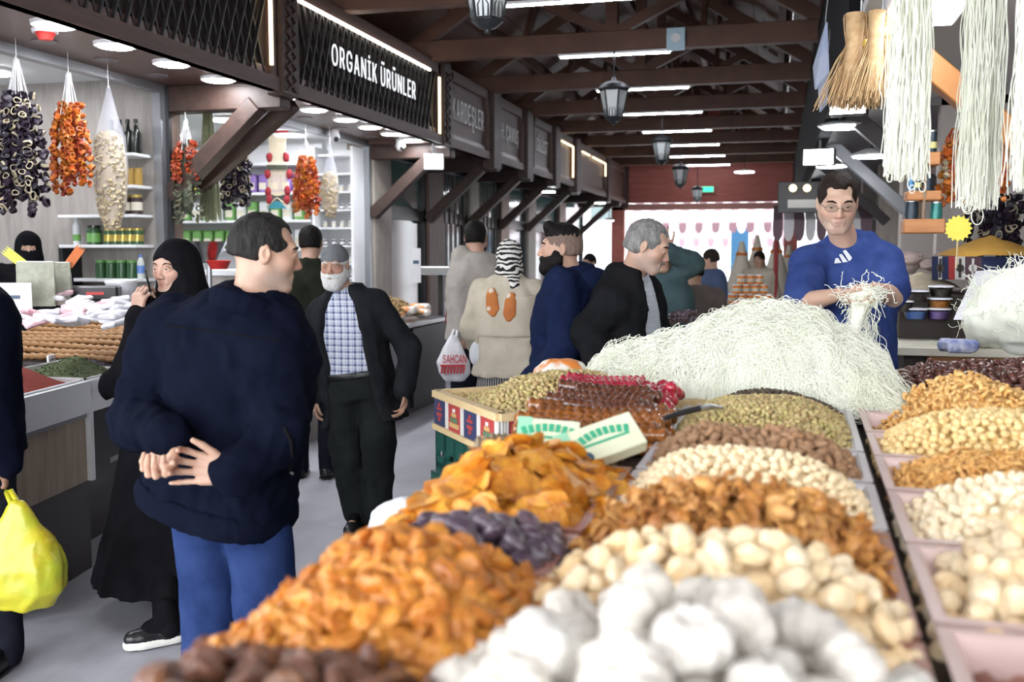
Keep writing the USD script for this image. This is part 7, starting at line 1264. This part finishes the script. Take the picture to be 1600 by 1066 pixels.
# walnut strings behind the spices, packets, bags and cards
mat('walnut_string', (.20, .095, .033), .5, var=(.34, .18, .07), scale=60, bump=.3); mat('clear_pack', (.62, .62, .66), .2, var=(.78, .77, .82), scale=20, bump=.4); mat('pink_pack', (.62, .28, .34), .3, var=(.78, .60, .64), scale=24, bump=.4); mat('herb_bag', (.28, .29, .22), .4, var=(.36, .37, .29), scale=30, bump=.4, bscale=50); mat('card_yellow', (.66, .68, .10), .6); mat('card_orange', (.60, .16, .04), .6); mat('card_white', (.78, .78, .80), .6); mat('bowl_steel', (.30, .31, .33), .25, metal=1.)
for k in range(20):
    row, lay = k % 10, k // 10; y = 4.70 + row * .088 + lay * .04; z = .995 + row * .016 + lay * .034; n = 60; s_ = np.linspace(0, 1, n); P_ = np.stack([CX(y) - .12 - s_ * .92, y + .010 * np.sin(s_ * 6 + k), z + .007 * np.sin(s_ * 4 + k)], 1)
    solo('walnut_string', 'knobbly brown string of nuts laid across the spice counter behind the purple petals', 'sweet', tube(P_, .020 * (.55 + .55 * np.abs(np.sin(s_ * 17 * PI + k))), 8), 'walnut_string', True, group='walnut strings on the spice counter')
t = thing('counter_riser', 'dark stepped stand under the walnut strings and packets', 'stand'); part(t, 'lower_step', cb(4.62, 5.28, .58, 1.2, .83, .97), 'dark_panel', False); part(t, 'upper_step', cb(5.3, 5.8, .05, 1.2, .83, 1.08), 'dark_panel', False)
q = np.random.default_rng(15)
for k in range(34):
    px, py = q.uniform(30, 218), q.uniform(455, 505) ; D = 5.35 - (py - 455) * .010; c = at(px, py, D); pk_ = k % 4 == 1; nm = 'pink_packet' if pk_ else 'clear_packet'
    tg = solo(nm, 'crinkled %s sweet packet in the pile behind the walnut strings' % ('pink' if pk_ else 'clear white'), 'packet', folds(xf(box(-.07, .07, -.045, .045, -.012, .012, .010).subdivide().subdivide(), c, rz=q.uniform(0, 180), rx=q.uniform(-20, 20), ry=q.uniform(-20, 20)), .006, (30, 30, 30), k), 'pink_pack' if pk_ else 'clear_pack', 40, group='pink packets on the spice counter' if pk_ else 'clear packets on the spice counter')
for k, (px, py, w, h, D) in enumerate([(57, 444, .088, .112, 5.15), (91, 442, .062, .105, 5.3)]):
    c = at(px, py, D); t = thing('herb_bag', ['wide clear bag of grey green herb with a yellow card in it', 'narrower clear bag of herb with an orange tag behind the wide one'][k], 'bag', c, rz=35); part(t, 'bag', folds(hull([(x, y * (1 if z < h * .3 else .35), z) for x in (-w, w) for y in (-.05, .05) for z in (-h, h * .2, h)]).subdivide().subdivide().subdivide(), .006, (20, 20, 20), k), 'herb_bag', 40)
    part(t, 'card', xf(cat([box(-.035, .035, -.003, .003, 0, .16, .0)] + [hull([(x_ + a, y_, z_) for y_ in (-.003, .003) for x_, z_ in ((-.035, .16), (-.02, .16), (-.0275, .19))]) for a in (0, .018, .036, .054)]), (-.05 if k == 0 else .05, 0, h * .85), ry=-48 if k == 0 else 35, s=.68), 'card_yellow' if k == 0 else 'card_orange', False, label='yellow star edged price card' if k == 0 else 'orange and yellow tag')
    part(t, 'top_seal', box(-w * .95, w * .95, -.006, .006, h * .93, h * 1.06, .002), 'clear_pack', False)
for k, (px, py, D, w, h, m_, lab) in enumerate([(5, 470, 5.0, .14, .09, 'card_white', 'white price card at the picture edge on the spice counter'), (650, 415, 9.3, .045, .16, 'card_white', 'tall white price card standing in the nut heap by the pillar')]):
    c = at(px, py, D); t = thing('price_card', lab, 'price card', c, rz=20); part(t, 'card', box(-w, w, -.003, .003, -h, h), m_, False); part(t, 'print_line', box(-w * .6, w * .6, -.005, -.003, h * .1, h * .3), 'print_navy', False)
t = thing('card_machine', 'dark payment device with a red mark on the packets', 'card machine', at(148, 458, 5.4), rz=25); part(t, 'case', box(-.13, .13, -.06, .06, -.04, .04, .01), 'dark_plastic', False); part(t, 'red_mark', box(-.03, .06, -.063, -.06, -.008, .008), 'red_plastic', False)
t = thing('candy_tub', 'clear tub of white speckled sweets behind the packets', 'tub', at(190, 455, 5.6)); part(t, 'tub', lathe([(0, -.06), (.07, -.06), (.085, .04), (.08, .05), (0, .055)], 16), 'clear_pack', 40); part(t, 'lid', lathe([(.088, .045), (.088, .06), (0, .065)], 16), 'card_white', 40)
# second counter under the lit shop: hidden mostly behind people
t = thing('nut_counter', 'dark fronted counter with nuts and packets before the stone pillar', 'counter'); 
def kb(x0, x1, y0, y1, z0, z1): return box(x0, x1, y0, y1, z0, z1, .004)
part(t, 'cabinet', kb(-4.5, -3.45, 8.0, 10.2, 0, .86), 'dark_panel', False); part(t, 'steel_edge', kb(-4.5, -3.38, 7.95, 10.25, .86, .90), 'steel', False); part(t, 'side_panel', kb(-3.45, -3.42, 8.35, 8.9, .05, .84), 'grey_metal', False); part(t, 'side_panel', kb(-3.45, -3.42, 9.15, 10.1, .05, .84), 'black_metal', False)
heap(Kind('green_raisin', [E_(180 + i, (.010, .006, .006), .1, 1) for i in range(3)], [mat('raisin_gold', (.34, .23, .09), .5, var=(.45, .32, .14), scale=60, obj_random=RB((.7, .65, .6), (1, 1, 1))) and 'raisin_gold'], True), (-4.35, -3.50, 8.75, 9.75), .19, .026, 'golden brown nut in the heap by the tall price card', 'nut', 'golden nuts on the dark fronted counter', 'raisin_gold', T=lambda u, v, z: V3(u, v, z), zb=.98, seed=41, under=0, nmax=220, scale=(1.6, 2.2))
heap(KD, (-3.95, -3.42, 8.05, 8.6), .05, .042, 'dark date in the pile at the front of the dark fronted counter', 'dried fruit', 'dark dates on the dark fronted counter', 'date_brown', T=lambda u, v, z: V3(u, v, z), zb=.91, seed=42, under=0, nmax=70, scale=(1.1, 1.5))
q = np.random.default_rng(21)
for k in range(11): solo('orange_packet', 'white and orange packet lying along the front of the dark fronted counter', 'packet', folds(box(-.10, .10, -.06, .06, -.03, .03, .02).subdivide().subdivide().apply_translation((-3.62 + q.uniform(-.1, .1), 8.55 + k * .14, .965 + .05 * (k % 2))), .01, (18, 18, 18), k), 'pack_orange', 40, group='orange packets on the dark fronted counter')
for k in range(8): solo('yellow_packet', 'bright yellow packet standing in the row by the stone pillar', 'packet', folds(box(-.09, .09, -.05, .05, 0, .19, .02).subdivide().subdivide().apply_translation((-4.45 + .04 * (k % 2), 7.95 + k * .21, 1.24)), .01, (18, 18, 18), k), 'pack_yellow', 40, group='yellow packets by the stone pillar')
t = thing('back_rack', 'dark rack carrying the row of yellow packets', 'rack'); part(t, 'shelf_board', box(-4.6, -4.30, 7.8, 9.7, 1.20, 1.238), 'black_metal', False); part(t, 'upright', box(-4.6, -4.55, 7.8, 7.85, .9, 1.2), 'black_metal', False); part(t, 'upright', box(-4.6, -4.55, 9.65, 9.7, .9, 1.2), 'black_metal', False)
t = thing('wall_tray', 'grey metal tray on a bracket beside the beige jacket', 'tray', (-3.55, 10.4, 1.38)); part(t, 'pan', box(-.25, .25, -.2, .2, -.04, .05, .01), 'grey_metal', False); part(t, 'bracket', box(-.03, .03, -.03, .03, -1.38, -.04), 'black_metal', False)
t = thing('hanging_scale', 'steel hopper bowl standing behind the headscarf in the lit shop', 'scale', at(326, 390, 7.4)); part(t, 'bowl', lathe([(0, -.10), (.05, -.10), (.14, .06), (.135, .06), (.04, -.09), (0, -.09)], 18), 'bowl_steel', 40); part(t, 'stand', tube([(0, 0, -.09), (0, 0, -.6)], .02, 8), 'grey_metal')
t = thing('red_basin', 'red plastic basin behind the navy jacket and headscarf', 'basin', at(342, 412, 7.3)); part(t, 'basin', lathe([(0, -.04), (.06, -.04), (.09, .02), (.085, .02), (.055, -.03), (0, -.03)], 18), 'red_plastic', 40); part(t, 'rim', lathe([(.084, .018), (.095, .02), (.084, .024)], 18), 'red_plastic', 40)
t = thing('stock_counter', 'low counter behind the headscarf inside the lit shop', 'counter'); part(t, 'cabinet', box(-4.55, -3.75, 7.08, 7.9, 0, 1.40), 'grey_laminate', False); part(t, 'worktop', box(-4.58, -3.7, 7.06, 7.92, 1.40, 1.44), 'white_laminate', False)
# ---------------------------------------------------------------- bags in hands
mat('bag_yellow', (.56, .44, .02), .3, var=(.36, .42, .03), scale=6, bump=.4, bscale=14, sss=.2); mat('bag_white', (.80, .80, .84), .4, bump=.3, bscale=20); mat('print_red', (.52, .03, .04), .5); mat('bag_fruit', (.16, .34, .05), .5)
def carrier(label, hand_p, px, py_bot, D, w, m_, seed):
    t = thing('carrier_bag', label, 'bag'); b = at(px, py_bot, D); B = Body(); top = np.asarray(hand_p); h = top[2] - b[2]
    B.loft(np.array([(0, 0, 0, w * .62, w * .42), (h * .16, 0, 0, w * .95, w * .6), (h * .38, 0, 0, w, w * .55), (h * .62, 0, 0, w * .72, w * .34), (h * .82, 0, 0, w * .34, w * .15), (h * .97, 0, 0, w * .14, w * .07)]), .02, o=(b[0], b[1], b[2]), Rm=rot(15), n=2.2)
    part(t, 'bag', folds(B.mesh(.010), .016, (12, 12, 5), seed), m_, True); part(t, 'handle', tube([(b[0] - .02, b[1], b[2] + h * .9), top + V3(-.012, 0, .02), top + V3(.012, 0, .02), (b[0] + .02, b[1], b[2] + h * .9)], .010, 8), m_, True); return t, b, h
tb, b_, h_ = carrier('bulging yellow plastic bag held at the picture edge', HANDL, 35, 945, 3.70, .165, 'bag_yellow', 3)
tw, b_, h_ = carrier('white plastic bag with red lettering held by the man in the beige jacket', BAGW, 709, 594, 7.15, .115, 'bag_white', 5)
fd = V3(.26, -.965, 0); xd = V3(.965, .26, 0); tm = text('SAHCAN', .055, .003, True); v = np.array(tm.vertices); v[:, 0] *= .17 / v[:, 0].max(); tm.vertices = v
part(tw, 'lettering', place(tm, b_ + fd * .082 - xd * .075 + V3(0, 0, h_ * .40), xd, (0, 0, 1)), 'print_red', False)
part(tw, 'print_band', cat([hull([b_ + fd * d + xd * (-.088 + k * .022 + s_) + V3(0, 0, h_ * .17 + z) for d in (.05, .086) for s_, z in ((0, 0), (.012, 0), (.020, .055), (.006, .055))]) for k in range(8)] + [hull([b_ + fd * d + xd * x + V3(0, 0, h_ * .17 + z) for d in (.05, .085) for x in (-.09, .085) for z in (.05, .062)])]), 'print_red', False, kind='stuff')
# ---------------------------------------------------------------- back of the right stall
mat('lentil', (.62, .32, .05), .8, var=(.72, .42, .09), scale=120, bump=.4, bscale=250); mat('mauve_root', (.42, .32, .30), .6, var=(.55, .45, .42), scale=20)
t = thing('back_stall', 'stall bench behind the vendor carrying boxes and clear tubs', 'stall'); y0 = 5.0
part(t, 'bench_top', box(.55, 1.9, 4.95, 6.4, 1.10, 1.14, .004), 'label_cream', False); part(t, 'bench_front', box(.60, 1.9, 5.05, 6.3, .0, 1.10), 'table_dark', False); part(t, 'drawer', box(.62, .95, 5.0, 5.06, .88, 1.03, .004), 'dark_plastic', False); part(t, 'slat_box', box(.70, 1.05, 5.01, 5.06, 1.03, 1.10, .004), 'rack_wood', False); part(t, 'upper_step', box(.62, 2.0, 5.45, 6.4, 1.14, 1.36), 'table_dark', False)
for k in range(4): part(t, 'slat', box(.60, .80, 4.97, 5.0, .86 + k * .045, .885 + k * .045), 'grey_metal', False)
q = np.random.default_rng(31); tubs = [(1408, 478, 'clear tub of dark dried fruit, nearest the vendor', 'jar_dark'), (1432, 462, 'clear tub of dark fruit in the upper tub row', 'jar_dark'), (1470, 455, 'clear tub of black fruit stacked highest', 'dark_mix'), (1468, 474, 'clear tub of orange apricots in the stack', 'apricot'), (1466, 490, 'clear tub of coloured sweets lowest in the stack', 'pack_violet'), (1430, 490, 'clear tub of blue sweets lowest by the vendor', 'water_blue')]
for k, (px, py, lab, m_) in enumerate(tubs):
    c = at(px, py, 5.0); t = thing('clear_tub', lab, 'tub', c); part(t, 'contents', lathe([(0, -.026), (.042, -.026), (.054, .012), (0, .018)], 16), m_, 40); part(t, 'tub', lathe([(0, -.030), (.045, -.030), (.058, .018), (.062, .020)], 16), 'pane_glass', 40); part(t, 'lid', lathe([(.062, .020), (.060, .028), (.02, .032), (0, .032)], 16), 'clear_pack', 40)
t = thing('kilim_box', 'box wrapped in white, red and navy kilim stripes under the yellow lentils', 'box'); D = 5.3
for k, (a, b, m_) in enumerate([(1456, 1466, 'kilim_navy'), (1466, 1472, 'kilim_white'), (1472, 1482, 'kilim_navy'), (1482, 1492, 'kilim_red'), (1492, 1508, 'kilim_white'), (1508, 1534, 'mauve_dark' if mat('mauve_dark', (.10, .05, .07), .8) else ''), (1534, 1600, 'kilim_navy')]): part(t, 'kilim_band', hull([at(x, y, D + d) for x in (a, b) for y in (401, 437) for d in (0, .5)]), m_, False)
for k, px in enumerate((1469, 1500, 1520)):
    c = at(px, 419, D - .006); part(t, 'kilim_motif', place(cat([disc(.022, 0, .004, 8), xf(box(-.006, .006, -.05, .05, 0, .004))]), c, (.99, -.1, 0), (0, 0, 1)), 'table_dark' if px < 1510 else 'kilim_white', False)
for lab, ctr, r_, h, m_ in (('heap of yellow split lentils on the kilim striped box', at(1545, 400, 5.5), .26, .11, 'lentil'), ('heap of pale oat flakes behind the tubs beside the vendor', at(1440, 450, 5.6), .20, .09, 'peanut_pale')):
    n = 24; m = lathe([(r_ * (1 - k / 12), h * (k / 12) ** .85) for k in range(13)], 28); m = folds(m, .010, (25, 25, 25), 4); p = solo('stall_heap', lab, 'pulses', xf(m, ctr), m_, True, kind='stuff')
for k in range(9):
    c = at(1415 + q.uniform(0, 90), 408 + q.uniform(-12, 14), 5.8 + q.uniform(-.1, .1)); solo('ginger_root', 'pale mauve knobbly root in the pile behind the oat flakes', 'root', blob(300 + k, 3, .3, 2, (.07, .04, .035)).apply_translation(c), 'mauve_root', True, group='roots behind the oat flakes')
t = thing('star_card', 'yellow star shaped price card before the aubergine bundle', 'price card', at(1497, 357, 5.0)); a = np.linspace(0, 2 * PI, 33)[:-1]; sp = np.stack([np.cos(a), np.sin(a)], 1) * np.where(np.arange(32) % 2, .055, .068)[:, None]
from shapely.geometry import Polygon
part(t, 'card', place(trimesh.creation.extrude_polygon(Polygon(sp), .004, engine='earcut'), (0, 0, 0), (1, 0, 0), (0, 0, 1)), 'pack_yellow', False); part(t, 'stick', tube([(0, .004, -.06), (0, .004, -.2)], .004, 6), 'pale_wood')
t = thing('plastic_lid', 'clear slanted plastic hood over the goods beside the pale noodle mound', 'hood'); P = [at(1490, 500, 4.6), at(1525, 425, 4.9), at(1590, 420, 4.9), at(1560, 500, 4.6)]; part(t, 'pane', hull(P + [p + V3(0, .004, .004) for p in P]), 'clear_pack', False); part(t, 'black_clip', hull([at(px_, py_, 4.72) + V3(0, d, 0) for px_, py_ in ((1552, 440), (1560, 438), (1574, 424), (1568, 424)) for d in (0, .02)]), 'dark_plastic', False)
t = thing('checked_packet', 'blue and white checked packet lying before the pale noodle mound', 'packet', at(1497, 542, 4.25), rz=20); part(t, 'film', folds(box(-.07, .07, -.05, .05, -.02, .03, .012).subdivide().subdivide(), .008, (22, 22, 22), 2), mat('check_blue', (.62, .64, .72), .35, var=(.10, .14, .42), scale=24) and 'check_blue', 40)
c = at(1498, 250, 5.2); bundle('tall yellow orange pepper bundle hanging by the rack of tins', 'dried peppers', c, at(1498, 185, 5.2)[2], at(1498, 205, 5.2)[2], at(1498, 338, 5.2)[2], .085, lambda f, k, q: (CW if q.random() < .2 else CO if q.random() < .8 else CR)[int(q.integers(3))], 11, .030, 51, 'pepper', size=1.15, ztop=2.71, core='pepper_red')
c = at(1556, 250, 5.0); bundle('red orange pepper bundle hanging at the edge between noodle hanks', 'dried peppers', c, at(1556, 150, 5.0)[2], at(1556, 175, 5.0)[2], at(1556, 322, 5.0)[2], .070, lambda f, k, q: (CR if q.random() < .4 else CO)[int(q.integers(4))], 10, .030, 52, 'pepper', size=1.1, ztop=2.71, core='pepper_red')
c = at(1560, 360, 5.9); bundle('spread out aubergine bundle hanging low behind the lentils', 'dried aubergines', c, at(1560, 280, 5.9)[2], at(1560, 310, 5.9)[2], at(1560, 425, 5.9)[2], .20, CA, 17, .036, 53, 'aubergine', size=1.2, ztop=2.71, core='aubergine')
t = thing('platform', 'wooden standing platform under the vendor', 'platform'); part(t, 'deck', box(-.2, .52, 4.36, 4.92, .18, .22), 'pale_wood', False); part(t, 'frame', box(-.15, .47, 4.40, 4.88, 0, .18), 'table_dark', False)
# copper sweets, orange jars and far stalls along the hall
t = thing('far_table', 'white covered far table behind the noodle heap', 'table'); part(t, 'cloth', box(-.26, .32, 5.75, 7.9, 0, 1.06, .01), 'card_white', False); part(t, 'front_cloth', box(-.62, .32, 5.3, 5.74, 0, 1.06, .01), 'card_white', False); part(t, 'board', box(-.28, .34, 5.75, 7.92, 1.06, 1.09), 'pale_wood', False); part(t, 'front_board', box(-.64, .34, 5.28, 5.75, 1.06, 1.09), 'pale_wood', False)
for k in range(16): c = at(1050 + (k % 8) * 5 + q.uniform(-2, 2), 500 - (k // 8) * 9 + q.uniform(-3, 3), 5.65); copy_of(KM.cls[k % 5], 'copper_sweet', 'shiny brown wrapped sweet heaped at the end of the far table', 'sweet', 'brown sweets on the far table', c, q.uniform(0, 360, 3), 1.1)
oj = kind_class('orange_jar'); part(oj, 'jar', lathe([(0, 0), (.052, 0), (.055, .01), (.055, .10), (.05, .11), (0, .11)], 14), 'pack_orange2' if mat('pack_orange2', (.75, .22, .03), .35) else '', 40); part(oj, 'label', lathe([(.056, .03), (.056, .075)], 14), 'label_cream', 40); part(oj, 'lid', lathe([(.053, .11), (.053, .13), (0, .13)], 14), 'lid_white', 40)
for k, (row, n) in enumerate([(0, 5), (1, 4), (2, 3)]):
    for e in range(n): c = at(1144 + row * 7 + e * 14, 474 - row * 15, 7.2); copy_of(oj, 'orange_jar', 'orange jar with a cream label stacked in the pyramid beside the vendor', 'jar', 'orange jars in the pyramid', c, None, .54)
# outside: bright market with scalloped awnings
mat('awning_mauve', (.20, .13, .155), .8); mat('awning_white', (.80, .78, .80), .8); mat('awning_red', (.34, .045, .045), .8); mat('cone_cream', (.88, .80, .66), .8)
def awning(label, x0, x1, y, z0, z1, d, n, m1, m2):
    t = thing('striped_awning', label, 'awning'); w = (x1 - x0) / n
    for k in range(n):
        a, b = x0 + k * w, x0 + (k + .96) * w; m_ = m1 if k % 2 == 0 else m2; part(t, 'stripe', hull([(x, yy, zz + e) for x in (a, b) for yy, zz in ((y, z0), (y + d, z1)) for e in (0, .02)]), m_, False)
        an = np.linspace(0, PI, 7); part(t, 'scallop', hull([(a + (b - a) / 2 + (b - a) / 2 * math.cos(q_), y + e, z0 - .10 - .16 * math.sin(q_)) for q_ in an for e in (0, .015)] + [(x, y + e, z0) for x in (a, b) for e in (0, .015)]), m_, False)
    for x in (x0 + .05, x1 - .05): part(t, 'pole', tube([(x, y + .05, 0), (x, y + .05, z0)], .03, 8), 'awning_red')
awning('far scalloped mauve awning seen through the end opening', -4.3, .1, 27.0, 2.35, 3.05, 1.6, 20, 'awning_mauve', 'awning_white')
awning('nearer pale scalloped awning behind the vendor, sloping to the side', -.05, 1.15, 13.2, 1.98, 2.20, .9, 9, 'awning_mauve', 'awning_white')
awning('farthest scalloped mauve awning hanging lower in the daylight', -3.0, .6, 32.0, 2.0, 2.9, 1.4, 16, 'awning_mauve', 'awning_white')
for k, (px, D, h, r_) in enumerate([(1158, 15.0, .75, .22), (1182, 15.5, .85, .22), (1212, 14.5, .80, .22), (1232, 16, .7, .2)]):
    o = at(px, 440, D); t = thing('cone_sack', 'tall pale cone shaped wrapped heap on the far stall, %s' % ['first from the slate jacket', 'second from the slate jacket', 'third from the slate jacket', 'nearest the vendor'][k], 'sack', (o[0], o[1], 1.0)); part(t, 'cone', lathe([(0, 0), (r_, 0), (r_ * .9, h * .2), (r_ * .35, h * .75), (.03, h), (0, h)], 18), 'cone_cream', 40); part(t, 'tie', lathe([(r_ * .40, h * .72), (r_ * .42, h * .75), (r_ * .36, h * .78)], 14), 'pack_orange2', 40)
t = thing('far_stall', 'white bright stall table under the far cones', 'stall'); part(t, 'top', box(-1.2, .9, 13.9, 16.4, .95, 1.0), 'card_white', False); part(t, 'drape', box(-1.15, .85, 13.95, 16.35, 0, .95), 'card_white', False)
for k, (x, y, z, w, m_, lab) in enumerate([(-1.0, 29.0, 1.3, .5, 'tin_blue', 'pale blue crate high on the far stall'), (.3, 26.5, 1.35, .22, 'awning_red', 'dark red post in the daylight behind the cones'), (-4.0, 26.0, 1.3, .1, 'awning_red', 'slim red post of the far awning')]):
    t = thing('far_post', lab, 'post', (x, y, 0)); part(t, 'shaft', box(-w / 2, w / 2, -.1, .1, 0, z + 1.0, .01), m_, False); part(t, 'foot', box(-w / 2 - .05, w / 2 + .05, -.15, .15, 0, .06, .01), m_, False)
for k, (x, y, w, h) in enumerate([(-9, 48, 12, 7), (3, 52, 10, 9), (14, 46, 12, 6)]):
    t = thing('far_building', 'sunlit pale building beyond the market opening, %s' % ['low wide one', 'tallest one', 'one hidden by the vendor'][k], 'building', (x, y, 0)); part(t, 'wall', box(-w / 2, w / 2, 0, 6, 0, h), 'white_wall', False); part(t, 'roof', box(-w / 2 - .3, w / 2 + .3, -.3, 6.3, h, h + .4), 'awning_red', False)
    for e in range(4): part(t, 'window', box(-w / 2 + .8 + e * w / 4.4, -w / 2 + 2.0 + e * w / 4.4, -.05, .05, h * .45, h * .7), 'dark_glass', False)
flush_copies()
